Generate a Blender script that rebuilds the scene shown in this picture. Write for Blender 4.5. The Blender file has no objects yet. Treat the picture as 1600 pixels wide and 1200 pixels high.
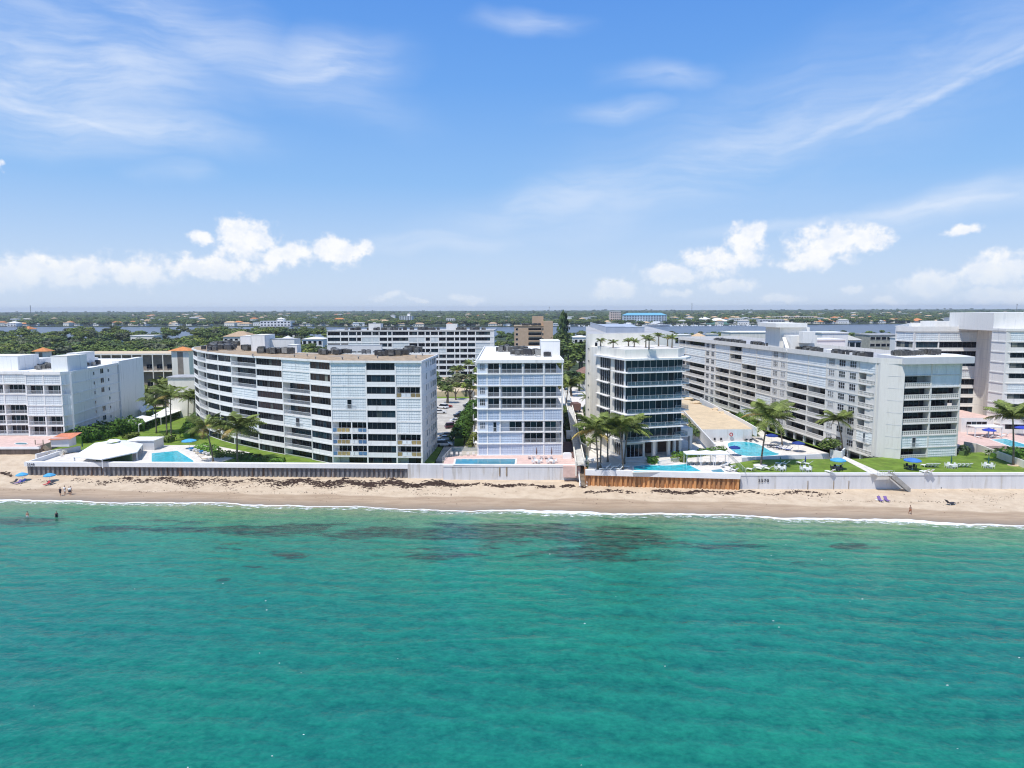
import bpy, bmesh, math, random
from math import radians, sin, cos, pi, atan2, sqrt
from mathutils import Vector, Matrix
random.seed(7)
SC = bpy.context.scene
COL = SC.collection

# ------------------------------------------------------------------ camera
CAM_H = 39.0
PITCH = math.atan(117.9 / 1110.0)
ROLL = -0.0031
cd = bpy.data.cameras.new('camera')
cam = bpy.data.objects.new('camera', cd)
COL.objects.link(cam)
cd.sensor_width = 36.0
cd.lens = 36.0 * 1110.0 / 1600.0
cd.clip_start = 0.5
cd.clip_end = 30000.0
CAM_M = Matrix.Rotation(pi / 2 - PITCH, 3, 'X') @ Matrix.Rotation(ROLL, 3, 'Z')
cam.matrix_world = Matrix.Translation((0, 0, CAM_H)) @ CAM_M.to_4x4()
SC.camera = cam

# ------------------------------------------------------------------ sun, sky, exposure
SUN_DIR = Vector((-0.27, -0.33, 0.90)).normalized()      # towards the sun: high, to the left
SUN_EL = math.asin(SUN_DIR.z)
sd = bpy.data.lights.new('sun', 'SUN')
sd.energy = 3.5
sd.angle = radians(0.53)
sd.color = (1.0, 0.965, 0.91)
sun = bpy.data.objects.new('sun', sd)
COL.objects.link(sun)
sun.rotation_euler = SUN_DIR.to_track_quat('Z', 'Y').to_euler()
SC.view_settings.view_transform = 'Standard'
SC.view_settings.look = 'None'
SC.view_settings.gamma = 1.0
SC.view_settings.use_curve_mapping = False
SC.view_settings.exposure = 0.38
SKY_STRENGTH = 0.098
SC.render.engine = 'CYCLES'
SC.cycles.max_bounces = 5
SC.cycles.diffuse_bounces = 3
SC.cycles.glossy_bounces = 2
SC.cycles.transparent_max_bounces = 8
SC.cycles.transmission_bounces = 2
SC.cycles.volume_bounces = 0
SC.cycles.use_denoising = True
SC.cycles.filter_width = 1.15

# node helpers -------------------------------------------------------
class NT:
    def __init__(s, tree):
        s.t = tree; s.n = tree.nodes; s.l = tree.links
    def new(s, typ, **kw):
        n = s.n.new(typ)
        for k, v in kw.items():
            setattr(n, k, v)
        return n
    def put(s, sock, val):
        if hasattr(val, 'is_output') or isinstance(val, bpy.types.NodeSocket):
            s.l.new(val, sock)
        else:
            sock.default_value = val
    def m(s, op, a, b=None, c=None, clamp=False):
        n = s.n.new('ShaderNodeMath'); n.operation = op; n.use_clamp = clamp
        s.put(n.inputs[0], a)
        if b is not None: s.put(n.inputs[1], b)
        if c is not None: s.put(n.inputs[2], c)
        return n.outputs[0]
    def vm(s, op, a, b=None):
        n = s.n.new('ShaderNodeVectorMath'); n.operation = op
        s.put(n.inputs[0], a)
        if b is not None: s.put(n.inputs[1], b)
        return n.outputs['Value'] if op in ('LENGTH', 'DOT_PRODUCT', 'DISTANCE') else n.outputs[0]
    def comb(s, x, y, z=0.0):
        n = s.n.new('ShaderNodeCombineXYZ')
        s.put(n.inputs[0], x); s.put(n.inputs[1], y); s.put(n.inputs[2], z)
        return n.outputs[0]
    def sep(s, v):
        n = s.n.new('ShaderNodeSeparateXYZ'); s.put(n.inputs[0], v)
        return n.outputs
    def noise(s, vec, scale, detail=3.0, rough=0.55, dist=0.0):
        n = s.n.new('ShaderNodeTexNoise')
        s.put(n.inputs['Vector'], vec); n.inputs['Scale'].default_value = scale
        n.inputs['Detail'].default_value = detail; n.inputs['Roughness'].default_value = rough
        n.inputs['Distortion'].default_value = dist
        return n.outputs['Fac']
    def mapr(s, v, a, b, c=0.0, d=1.0, smooth=True):
        n = s.n.new('ShaderNodeMapRange')
        n.interpolation_type = 'SMOOTHSTEP' if smooth else 'LINEAR'
        s.put(n.inputs[0], v)
        for i, q in enumerate((a, b, c, d)):
            s.put(n.inputs[i + 1], q)
        return n.outputs[0]
    def mix(s, f, a, b, mode='MIX'):
        n = s.n.new('ShaderNodeMix'); n.data_type = 'RGBA'; n.blend_type = mode
        s.put(n.inputs[0], f)
        for i, q in ((6, a), (7, b)):
            if isinstance(q, tuple) and len(q) == 3: q = (*q, 1.0)
            s.put(n.inputs[i], q)
        return n.outputs[2]
    def ramp(s, f, stops):
        n = s.n.new('ShaderNodeValToRGB'); s.put(n.inputs[0], f)
        cr = n.color_ramp
        while len(cr.elements) < len(stops): cr.elements.new(0.5)
        for e, (p, c) in zip(cr.elements, stops):
            e.position = p; e.color = (*c, 1.0)
        return n.outputs[0]

# ------------------------------------------------------------------ world
W = bpy.data.worlds.new('World')
SC.world = W
W.use_nodes = True
wt = NT(W.node_tree)
W.node_tree.nodes.clear()
sky = wt.new('ShaderNodeTexSky', sky_type='NISHITA')
sky.sun_disc = False
sky.sun_elevation = SUN_EL
sky.sun_rotation = atan2(SUN_DIR.x, SUN_DIR.y)
sky.altitude = 30.0
sky.air_density = 1.0
sky.dust_density = 1.2
sky.ozone_density = 2.0
tc = wt.new('ShaderNodeTexCoord').outputs['Generated']
X, Y, Z = wt.sep(tc)
el = wt.m('MULTIPLY', wt.m('ARCSINE', wt.m('MINIMUM', wt.m('MAXIMUM', Z, -0.99), 0.99)), 57.2958)
az = wt.m('MULTIPLY', wt.m('ARCTAN2', X, Y), 57.2958)
SKYV = wt.comb(az, el, 0.0)
def sky_at(u, v):
    d = CAM_M @ Vector(((u - 800) / 1110.0, (600 - v) / 1110.0, -1.0))
    d.normalize()
    return math.degrees(atan2(d.x, d.y)), math.degrees(math.asin(d.z))
def ellipse(vec, u, v, ru, rv, rot=0.0):
    a, e = sky_at(u, v)
    n = wt.new('ShaderNodeMapping'); n.vector_type = 'TEXTURE'
    wt.put(n.inputs[0], vec)
    n.inputs['Location'].default_value = (a, e, 0)
    n.inputs['Rotation'].default_value = (0, 0, rot)
    n.inputs['Scale'].default_value = (ru * 0.0516, rv * 0.0516, 1)
    return wt.mapr(wt.vm('LENGTH', n.outputs[0]), 0.0, 1.0, 1.0, 0.0)
wcol = wt.new('ShaderNodeTexNoise')
wt.put(wcol.inputs['Vector'], SKYV); wcol.inputs['Scale'].default_value = 0.42; wcol.inputs['Detail'].default_value = 7
warp = wt.vm('ADD', SKYV, wt.vm('MULTIPLY', wt.vm('SUBTRACT', wcol.outputs['Color'], (0.5, 0.5, 0.5)), (3.0, 1.7, 0)))
# cumulus heaps along the horizon (centre, half width, half height, all seen as bearings)
heaps = [(20, 425, 75, 36), (110, 428, 110, 28), (225, 420, 75, 36), (310, 372, 26, 18), (385, 375, 66, 48), (345, 420, 110, 30),
         (450, 400, 90, 26), (520, 392, 70, 34), (560, 388, 36, 22), (735, 467, 44, 12), (610, 462, 36, 9), (655, 466, 30, 7),
         (965, 452, 66, 22), (1045, 425, 70, 26), (1110, 408, 76, 30), (1165, 382, 46, 44), (1135, 447, 60, 18), (1290, 382, 76, 44), (1345, 374, 60, 28),
         (1265, 408, 66, 22), (1505, 360, 34, 10), (1445, 445, 62, 26), (1560, 424, 70, 32), (1220, 468, 50, 11), (1335, 452, 30, 10), (1560, 462, 70, 18), (1055, 460, 36, 10), (5, 263, 12, 10), (1390, 470, 40, 8)]
cum = None
for h in heaps:
    e_ = ellipse(warp, h[0], h[1], h[2] * 1.12, h[3] * 1.2)
    cum = e_ if cum is None else wt.m('MAXIMUM', cum, e_)
fine = wt.noise(SKYV, 0.75, 9.0, 0.6)
cden = wt.m('ADD', cum, wt.m('MULTIPLY', wt.m('MULTIPLY', wt.m('SUBTRACT', fine, 0.5), 2.1), wt.m('MINIMUM', wt.m('MULTIPLY', cum, 4.0), 1.0)))
calpha = wt.m('MULTIPLY', wt.mapr(cden, 0.16, 0.80), wt.mapr(el, 0.6, 4.0, 0.28, 0.90))
ccore = wt.mapr(cden, 0.3, 0.85)
# cirrus veils
swarp = wt.vm('ADD', SKYV, wt.vm('MULTIPLY', wt.vm('SUBTRACT', wcol.outputs['Color'], (0.5, 0.5, 0.5)), (1.6, 0.9, 0)))
lw = wt.new('ShaderNodeTexNoise'); wt.put(lw.inputs['Vector'], SKYV); lw.inputs['Scale'].default_value = 0.10; lw.inputs['Detail'].default_value = 3
vwarp = wt.vm('ADD', SKYV, wt.vm('MULTIPLY', wt.vm('SUBTRACT', lw.outputs['Color'], (0.5, 0.5, 0.5)), (9.0, 3.6, 0)))
map2 = wt.new('ShaderNodeMapping'); wt.put(map2.inputs[0], vwarp)
map2.inputs['Rotation'].default_value = (0, 0, radians(-14)); map2.inputs['Scale'].default_value = (0.09, 0.42, 1)
st1 = wt.noise(map2.outputs[0], 1.0, 7.0, 0.62, 0.4)
map3 = wt.new('ShaderNodeMapping'); wt.put(map3.inputs[0], vwarp)
map3.inputs['Rotation'].default_value = (0, 0, radians(-8)); map3.inputs['Scale'].default_value = (0.22, 1.6, 1)
st2 = wt.noise(map3.outputs[0], 1.0, 5.0, 0.6, 0.2)
veils = [(90, 110, 330, 85, 0.10, .95), (180, 190, 240, 42, -0.05, .8), (330, 60, 330, 60, -0.32, .62), (500, 95, 150, 52, 0.1, .75), (120, 30, 260, 60, -.15, .5),
         (1420, 150, 380, 30, 0.33, .55), (1130, 250, 420, 62, 0.30, .62), (900, 310, 260, 44, 0.22, .62), (1035, 118, 120, 24, -0.08, .5), (955, 172, 95, 20, 0, .5),
         (1500, 315, 220, 24, 0.12, .75), (1480, 85, 260, 60, 0.2, .4), (820, 38, 110, 18, 0, .5), (700, 378, 160, 18, 0, .55), (1230, 350, 200, 11, 0.06, .45),
         (260, 266, 80, 18, 0, .4), (100, 215, 160, 30, 0.0, .55), (1250, 190, 460, 110, 0.25, .33), (1510, 125, 220, 13, 0.36, .9), (1320, 192, 230, 14, 0.36, .7), (1120, 262, 240, 14, 0.35, .55), (1480, 318, 210, 12, 0.10, .9), (100, 185, 200, 11, -.12, 1.0), (490, 118, 120, 20, .15, .95)]
vei = None
for (u, v, ru, rv, r, k) in veils:
    e_ = wt.m('MULTIPLY', ellipse(vwarp if rv > 14 else swarp, u, v, ru * 1.15, rv * 1.25, r), k)
    vei = e_ if vei is None else wt.m('MAXIMUM', vei, e_)
streak = wt.m('ADD', wt.m('MULTIPLY', st1, 1.15), wt.m('MULTIPLY', st2, 0.5))
valpha = wt.m('MULTIPLY', vei, wt.mapr(streak, 0.48, 1.10, 0.26, 1.05))
up = wt.mapr(el, -2.0, 14.0)
grad = wt.ramp(wt.m('DIVIDE', el, 60.0), [(0.0, (0.640, 0.745, 0.93)), (0.06, (0.52, 0.67, 0.92)), (0.16, (0.275, 0.510, 0.900)), (0.28, (0.155, 0.385, 0.870)), (0.40, (0.100, 0.300, 0.820)), (0.7, (0.125, 0.290, 0.690)), (1.0, (0.13, 0.28, 0.62))])
grad = wt.mix(1.0, grad, (8.3, 8.3, 8.1), 'MULTIPLY')
sky_c = wt.mix(0.88, wt.mix(1.0, sky.outputs[0], (0.8, 0.95, 1.15), 'MULTIPLY'), grad)
veil_c = wt.mix(1.0, sky_c, (0.0, 0.0, 0.0), 'MIX')
bright_veil = (6.3, 6.9, 7.9, 1.0)
with_veil = wt.mix(wt.m('MULTIPLY', valpha, 0.80), sky_c, bright_veil)
cum_c = wt.mix(wt.m('MULTIPLY', ccore, wt.mapr(wt.noise(SKYV, 0.9, 6.0, 0.6), 0.36, 0.6, 0.3, 1.0)), (6.7, 7.1, 7.9, 1), (8.2, 8.15, 8.05, 1))
sky_all = wt.mix(calpha, with_veil, cum_c)
bg = wt.new('ShaderNodeBackground')
wt.put(bg.inputs['Color'], sky_all); bg.inputs['Strength'].default_value = SKY_STRENGTH
wo = wt.new('ShaderNodeOutputWorld')
wt.l.new(bg.outputs[0], wo.inputs['Surface'])
W.cycles.sampling_method = 'MANUAL'
W.cycles.sample_map_resolution = 512

# ------------------------------------------------------------------ survey: bearing of a point -> place on level z
def G(u, v, z):
    d = CAM_M @ Vector(((u - 800) / 1110.0, (600 - v) / 1110.0, -1.0))
    t = (z - CAM_H) / d.z
    return Vector((d.x * t, d.y * t, z))
def atd(u, y, z=0.0):                       # point at depth y on bearing u
    return Vector(((u - 800) / 1110.0 * y * 1.005, y, z))
def zat(u, v, y):                            # height seen at (u, v) at depth y
    d = CAM_M @ Vector(((u - 800) / 1110.0, (600 - v) / 1110.0, -1.0))
    return CAM_H + d.z * y / d.y

# ------------------------------------------------------------------ materials
MATS = {}
def mat(name, col, rough=0.8, amt=0.12, scale=0.6, streak=False, bump=0.0, metallic=0.0, spec=0.4, obj=False, dirt=None, dscale=0.15, island=0.0, rnd=0.0, sat=None):
    if name in MATS: return MATS[name]
    m = bpy.data.materials.new(name); m.use_nodes = True
    t = NT(m.node_tree); b = m.node_tree.nodes['Principled BSDF']
    geo = t.new('ShaderNodeNewGeometry')
    pos = t.new('ShaderNodeTexCoord').outputs['Object'] if obj else geo.outputs['Position']
    if streak:
        mp = t.new('ShaderNodeMapping'); t.put(mp.inputs[0], pos); mp.inputs['Scale'].default_value = (1.6, 1.6, 0.16); vec = mp.outputs[0]
    else:
        vec = pos
    n = t.noise(vec, scale, 5.0, 0.6)
    dark = tuple(c * (1 - amt * 1.6) for c in col); light = tuple(min(1, c * (1 + amt * 0.7)) for c in col)
    c = t.mix(t.mapr(n, 0.3, 0.7), dark, light)
    if dirt:
        n2 = t.noise(vec, dscale, 6.0, 0.65)
        c = t.mix(t.mapr(n2, 0.52, 0.68), c, dirt)
    if rnd:
        oi = t.new('ShaderNodeObjectInfo')
        c = t.mix(1.0, c, t.mix(oi.outputs['Random'], (1 - rnd,) * 3, (1.0 + rnd * .6, 1.0 + rnd * .5, 1.0)), 'MULTIPLY')
    if island:
        c = t.mix(1.0, c, t.mix(geo.outputs['Random Per Island'], (1 - island,) * 3, (1.0 + island * .7,) * 3), 'MULTIPLY')
    t.put(b.inputs['Base Color'], c)
    b.inputs['Roughness'].default_value = rough
    b.inputs['Metallic'].default_value = metallic
    b.inputs['Specular IOR Level'].default_value = spec
    if bump:
        bp = t.new('ShaderNodeBump'); bp.inputs['Strength'].default_value = bump; bp.inputs['Distance'].default_value = 0.05
        t.put(bp.inputs['Height'], t.noise(pos, scale * 6, 4.0)); t.put(b.inputs['Normal'], bp.outputs[0])
    MATS[name] = m
    return m
def glassy(name, col, rough=0.08, spec=0.32):
    m = mat(name, col, rough, 0.25, 0.35, spec=spec, rnd=0.35)
    return m
WHITE = mat('white_stucco', (0.83, 0.815, 0.79), 0.8, 0.035, 0.5, streak=True, dirt=(0.66, 0.65, 0.63), dscale=0.5)
WHITE2 = mat('white_render', (0.80, 0.775, 0.725), 0.8, 0.05, 0.5, streak=True, dirt=(0.66, 0.65, 0.63), dscale=0.5)
CREAM = mat('cream_stucco', (0.80, 0.765, 0.68), 0.8, 0.05, 0.4, streak=True, dirt=(0.66, 0.63, 0.57), dscale=0.3)
WARMW = mat('warm_grey_render', (0.72, 0.695, 0.65), 0.8, 0.05, 0.5, streak=True, dirt=(0.60, 0.57, 0.52), dscale=0.5)
WARM_SHADE = mat('recess_shade_render', (0.42, 0.39, 0.35), 0.8, 0.06, 0.5, streak=True)  # darker copy of the wall render, recess shade put into the colour
GREYW = mat('grey_stucco', (0.60, 0.60, 0.61), 0.8, 0.04, 0.4, streak=True)
TANW = mat('tan_stucco', (0.56, 0.40, 0.27), 0.8, 0.06, 0.4)
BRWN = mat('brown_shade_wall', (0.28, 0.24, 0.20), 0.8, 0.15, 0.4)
SHUTB = mat('blue_shutter', (0.55, 0.62, 0.73), 0.5, 0.05, 0.5, streak=True, rnd=0.06)
SHUT = mat('storm_shutter', (0.76, 0.79, 0.80), 0.5, 0.05, 0.5, streak=True, rnd=0.05)
SHUTW = mat('pale_shutter', (0.76, 0.785, 0.80), 0.5, 0.05, 0.5, streak=True, rnd=0.05)
FRAME = mat('white_aluminium', (0.74, 0.75, 0.77), 0.45, 0.03)
FRAMED = mat('dark_frame', (0.10, 0.11, 0.12), 0.4, 0.05)
GL0 = glassy('dark_glass', (0.008, 0.011, 0.020))
GL1 = glassy('blue_glass', (0.022, 0.045, 0.07))
GL2 = glassy('curtained_glass', (0.07, 0.09, 0.10), 0.15)
GL3 = glassy('pale_curtain_glass', (0.26, 0.27, 0.25), 0.3)
GL4 = glassy('teal_glass', (0.012, 0.035, 0.055), 0.05)
ROOFW = mat('white_membrane', (0.80, 0.79, 0.76), 0.75, 0.06, 0.5, dirt=(0.66, 0.60, 0.52), dscale=0.25, bump=0.2)
ROOFT = mat('gravel_roof', (0.42, 0.31, 0.20), 0.9, 0.22, 0.9, dirt=(0.30, 0.27, 0.235), dscale=0.09, bump=0.4)
ROOFG = mat('grey_roof', (0.42, 0.42, 0.43), 0.9, 0.12, 0.4, dirt=(0.3, 0.29, 0.28))
TILEO = mat('orange_roof_tile', (0.60, 0.24, 0.09), 0.8, 0.14, 1.2, rnd=0.25)
TILET = mat('tan_roof_tile', (0.56, 0.40, 0.26), 0.8, 0.14, 1.2, rnd=0.2)
TILEG = mat('grey_roof_tile', (0.46, 0.45, 0.44), 0.8, 0.14, 1.2, rnd=0.2)
ACD = mat('dark_air_unit', (0.085, 0.085, 0.095), 0.6, 0.3, 2.0, rnd=0.5)
ACL = mat('grey_air_unit', (0.30, 0.30, 0.31), 0.6, 0.2, 2.0, rnd=0.3)
CONC = mat('concrete', (0.56, 0.55, 0.52), 0.85, 0.10, 0.6, streak=True, dirt=(0.42, 0.38, 0.33), dscale=0.5)
SEAW = mat('seawall_render', (0.66, 0.66, 0.67), 0.85, 0.06, 0.4, streak=True, dirt=(0.50, 0.475, 0.44), dscale=0.5)
CAPM = mat('wall_cap', (0.80, 0.79, 0.785), 0.7, 0.04, 0.6)
PILE = mat('grey_sheet_pile', (0.215, 0.21, 0.215), 0.7, 0.2, 0.5, streak=True, dirt=(0.17, 0.10, 0.06), dscale=0.9)
RUST = mat('rusty_sheet_pile', (0.62, 0.31, 0.14), 0.85, 0.24, 0.8, streak=True, dirt=(0.26, 0.10, 0.05), dscale=1.4, rnd=0.35)
PINK = mat('pink_paving', (0.66, 0.47, 0.41), 0.85, 0.08, 0.9)
PAVE = mat('cream_paving', (0.70, 0.65, 0.59), 0.85, 0.08, 0.8)
PAVEG = mat('pale_concrete_paving', (0.50, 0.46, 0.40), 0.85, 0.14, 0.35, dirt=(0.40, 0.36, 0.31), dscale=0.2)
SANDD = mat('sandy_deck', (0.62, 0.49, 0.33), 0.9, 0.09, 0.5)
ASPH = mat('asphalt', (0.11, 0.11, 0.115), 0.9, 0.15, 0.5)
LAWN = mat('lawn_grass', (0.145, 0.23, 0.022), 0.95, 0.22, 0.35, dirt=(0.19, 0.235, 0.045), dscale=0.6, bump=0.5)
SOIL = mat('scrub_ground', (0.05, 0.075, 0.028), 0.95, 0.3, 0.08, dirt=(0.14, 0.12, 0.08), dscale=0.02)
POOLW = mat('pool_water', (0.03, 0.50, 0.60), 0.08, 0.22, 0.9, spec=0.5, bump=0.35)
POOLD = mat('teal_pool_water', (0.03, 0.24, 0.31), 0.08, 0.12, 0.6, spec=0.5)
POOLT = mat('pool_coping', (0.78, 0.76, 0.73), 0.7, 0.05)
WOOD = mat('weathered_wood', (0.34, 0.27, 0.20), 0.8, 0.2, 2.0)
BROWNR = mat('brown_deck_boards', (0.15, 0.085, 0.075), 0.85, 0.15, 0.8)
FABW = mat('white_canvas', (0.82, 0.82, 0.81), 0.8, 0.04, 0.8)
FABB = mat('blue_canvas', (0.05, 0.26, 0.60), 0.8, 0.08, 0.8)
FABN = mat('navy_canvas', (0.015, 0.04, 0.22), 0.8, 0.08, 0.8)
FABL = mat('sky_blue_canvas', (0.08, 0.36, 0.62), 0.8, 0.08, 0.8)
FABG = mat('dark_green_canvas', (0.02, 0.10, 0.09), 0.8, 0.08, 0.8)
FABP = mat('purple_canvas', (0.20, 0.12, 0.32), 0.8, 0.08, 0.8)
FABK = mat('dark_canvas', (0.03, 0.03, 0.045), 0.8, 0.1, 0.8)
FABR = mat('red_fabric', (0.45, 0.04, 0.05), 0.8, 0.1, 0.8)
FABY = mat('yellow_panel', (0.40, 0.31, 0.15), 0.6, 0.15, 0.8, rnd=0.3)
FABU = mat('blue_panel', (0.10, 0.21, 0.40), 0.6, 0.15, 0.8, rnd=0.3)
SKIN = mat('skin', (0.42, 0.24, 0.16), 0.6, 0.05)
HAIR = mat('dark_hair', (0.03, 0.02, 0.015), 0.7, 0.1)
METAL = mat('pale_metal', (0.55, 0.56, 0.57), 0.4, 0.08, metallic=0.3)
BLACK = mat('black_rubber', (0.02, 0.02, 0.02), 0.7, 0.1)
INK = mat('dark_lettering', (0.03, 0.03, 0.05), 0.6, 0.05)
def leafmat(name, c, isl=0.55):
    m = mat(name, c, 0.65, 0.25, 0.35, spec=0.25, island=isl, rnd=0.42)
    b = m.node_tree.nodes['Principled BSDF']
    try:
        b.inputs['Subsurface Weight'].default_value = 0.0
    except Exception: pass
    return m
LEAF = [leafmat('leaf_mid', (0.150, 0.215, 0.055)), leafmat('leaf_dark', (0.095, 0.155, 0.055)), leafmat('leaf_yellow', (0.20, 0.25, 0.055)), leafmat('leaf_grey', (0.17, 0.195, 0.115)), leafmat('leaf_brown', (0.17, 0.13, 0.06))]
HEDGE = leafmat('hedge_leaf', (0.115, 0.235, 0.035))
PALML = leafmat('palm_frond', (0.19, 0.245, 0.065), 0.4)
PALMY = leafmat('dry_palm_frond', (0.40, 0.31, 0.11), 0.35)
PALMT = mat('palm_trunk', (0.20, 0.165, 0.125), 0.9, 0.2, 3.0)
BARK = mat('bark', (0.14, 0.11, 0.08), 0.9, 0.2, 2.0)
WEED = mat('dry_seaweed', (0.055, 0.03, 0.02), 0.9, 0.4, 3.0)
GLRAIL = bpy.data.materials.new('glass_rail'); GLRAIL.use_nodes = True
_b = GLRAIL.node_tree.nodes['Principled BSDF']
_b.inputs['Base Color'].default_value = (0.16, 0.27, 0.32, 1); _b.inputs['Alpha'].default_value = 0.24; _b.inputs['Roughness'].default_value = 0.08

# ------------------------------------------------------------------ mesh builder
class MB:
    def __init__(s):
        s.v = []; s.f = []; s.mi = []
    def add(s, vs, fs, m=0):
        o = len(s.v); s.v.extend(vs)
        for f in fs:
            s.f.append([i + o for i in f]); s.mi.append(m)
    def box(s, x0, y0, z0, x1, y1, z1, m=0):
        s.add([(x0, y0, z0), (x1, y0, z0), (x1, y1, z0), (x0, y1, z0), (x0, y0, z1), (x1, y0, z1), (x1, y1, z1), (x0, y1, z1)],
              [(0, 3, 2, 1), (4, 5, 6, 7), (0, 1, 5, 4), (1, 2, 6, 5), (2, 3, 7, 6), (3, 0, 4, 7)], m)
        return s
    def quad(s, a, b, c, d, m=0):
        s.add([a, b, c, d], [(0, 1, 2, 3)], m); return s
    def prism(s, poly, z0, z1, m=0, mtop=None):
        n = len(poly)
        area = sum(poly[i][0] * poly[(i + 1) % n][1] - poly[(i + 1) % n][0] * poly[i][1] for i in range(n))
        if area < 0: poly = poly[::-1]
        s.add([(p[0], p[1], z0) for p in poly] + [(p[0], p[1], z1) for p in poly], [tuple(range(n - 1, -1, -1))] + [(i, (i + 1) % n, (i + 1) % n + n, i + n) for i in range(n)], m)
        s.add([(p[0], p[1], z1) for p in poly], [tuple(range(n))], m if mtop is None else mtop)
        return s
    def tube(s, pts, rad, n=6, m=0, cap=True):
        rings = []
        pts = [Vector(p) for p in pts]
        for i, p in enumerate(pts):
            d = (pts[min(i + 1, len(pts) - 1)] - pts[max(i - 1, 0)]).normalized()
            a = d.cross(Vector((0, 0, 1)))
            if a.length < 1e-3: a = Vector((1, 0, 0))
            a.normalize(); b = d.cross(a)
            r = rad[i] if isinstance(rad, (list, tuple)) else rad
            rings.append([tuple(p + a * (r * cos(2 * pi * k / n)) + b * (r * sin(2 * pi * k / n))) for k in range(n)])
        vs = [q for r in rings for q in r]
        fs = [(i * n + k, i * n + (k + 1) % n, (i + 1) * n + (k + 1) % n, (i + 1) * n + k) for i in range(len(pts) - 1) for k in range(n)]
        if cap: fs += [tuple(range(n - 1, -1, -1)), tuple((len(pts) - 1) * n + k for k in range(n))]
        s.add(vs, fs, m); return s
    def mesh(s, name, mats, smooth=False):
        me = bpy.data.meshes.new(name)
        me.from_pydata(s.v, [], s.f)
        for mm in mats: me.materials.append(mm)
        me.polygons.foreach_set('material_index', s.mi)
        if smooth: me.polygons.foreach_set('use_smooth', [True] * len(me.polygons))
        me.update()
        return me
def link(name, data, parent=None, loc=(0, 0, 0), rz=0.0, scale=None, **props):
    o = bpy.data.objects.new(name, data); COL.objects.link(o)
    o.location = loc; o.rotation_euler = (0, 0, rz)
    if scale: o.scale = scale
    if parent is not None: o.parent = parent
    for k, v in props.items(): o[k] = v
    return o
def thing(name, label, cat, loc=(0, 0, 0), rz=0.0, group=None):
    o = link(name, None, None, loc, rz)
    o['label'] = label; o['category'] = cat
    if group: o['group'] = group
    return o
def tag(o, label, cat, group=None):
    o['label'] = label; o['category'] = cat
    if group: o['group'] = group
    return o
def clone(src, loc, rz=None, scale=None, label=None):
    o = src.copy(); COL.objects.link(o); o.location = loc
    if rz is not None: o.rotation_euler = (0, 0, rz)
    if scale is not None: o.scale = scale if isinstance(scale, tuple) else (scale,) * 3
    if label: o['label'] = label
    for ch in src.children:
        c = ch.copy(); COL.objects.link(c); c.parent = o
        for g in ch.children:
            d = g.copy(); COL.objects.link(d); d.parent = c
    return o
def structure(name, me, loc=(0, 0, 0)):
    return link(name, me, None, loc, kind='structure')
def lerp(a, b, t): return a + (b - a) * t
def interp(x, pts):
    if x <= pts[0][0]: return pts[0][1]
    for (x0, y0), (x1, y1) in zip(pts, pts[1:]):
        if x <= x1: return y0 + (y1 - y0) * (x - x0) / (x1 - x0)
    return pts[-1][1]
HAZE = 0.00008
# ================================================================== sea, beach, ground
shore_px = [(-900, 770), (0, 780), (220, 783), (340, 785), (460, 788), (700, 795), (930, 799), (1120, 803), (1340, 810), (1600, 819), (2400, 846)]
wet_px = [(-900, 752), (0, 762), (460, 773), (700, 777), (930, 780), (1120, 785), (1340, 792), (1600, 802), (2400, 826)]
SHORE = [tuple(G(u, v, 0.12).xy) for u, v in shore_px]
WETL = [tuple(G(u, v, 0.5).xy) for u, v in wet_px]
def wob(x, a=1.0):
    return a * (0.55 * sin(x * 0.19 + 1) + 0.35 * sin(x * 0.43 + 2.1) + 0.2 * sin(x * 0.97) + 0.12 * sin(x * 2.3 + 4))
def ysh(x): return interp(x, SHORE) + wob(x, 0.8)
def ywet(x): return interp(x, WETL) + 0.6 * sin(x * 0.23 + 4) + 0.35 * sin(x * 0.61)
def ywall(x):
    return interp(x, [(-400, 176), (-112.2, 176), (-112, 161.4), (-15.7, 157.2), (-15.5, 155.4), (15.6, 154.6), (15.8, 149.6), (48, 145.6), (48.2, 146.6), (110, 145.8), (400, 144)])

# sea: one sheet to the horizon on the near side
sea_m = bpy.data.materials.new('sea_water'); sea_m.use_nodes = True
t = NT(sea_m.node_tree); b = sea_m.node_tree.nodes['Principled BSDF']
pos = t.new('ShaderNodeNewGeometry').outputs['Position']
px, py, pz = t.sep(pos)
shore_line = t.m('ADD', t.m('MULTIPLY', px, -0.095), 138.0)         # mean water line
off = t.m('SUBTRACT', shore_line, py)                                 # metres offshore
big = t.noise(pos, 0.018, 4.0, 0.55)
mid = t.noise(pos, 0.07, 4.0, 0.6)
offn = t.m('ADD', off, t.m('MULTIPLY', t.m('SUBTRACT', mid, 0.5), 12.0))
depthc = t.ramp(t.m('DIVIDE', offn, 60.0), [(0.0, (0.24, 0.25, 0.15)), (0.07, (0.150, 0.235, 0.130)), (0.17, (0.070, 0.215, 0.115)), (0.33, (0.024, 0.195, 0.123)), (0.6, (0.010, 0.176, 0.122)), (1.0, (0.007, 0.158, 0.118))])
tone = t.mix(t.mapr(big, 0.36, 0.64), (0.90, 0.93, 1.0), (1.06, 1.05, 0.98))
depthc = t.mix(1.0, depthc, tone, 'MULTIPLY')
nearb = t.mapr(py, 40.0, 70.0, 1.0, 0.0)
depthc = t.mix(t.m('MULTIPLY', nearb, 0.35), depthc, (0.008, 0.18, 0.125))
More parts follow.
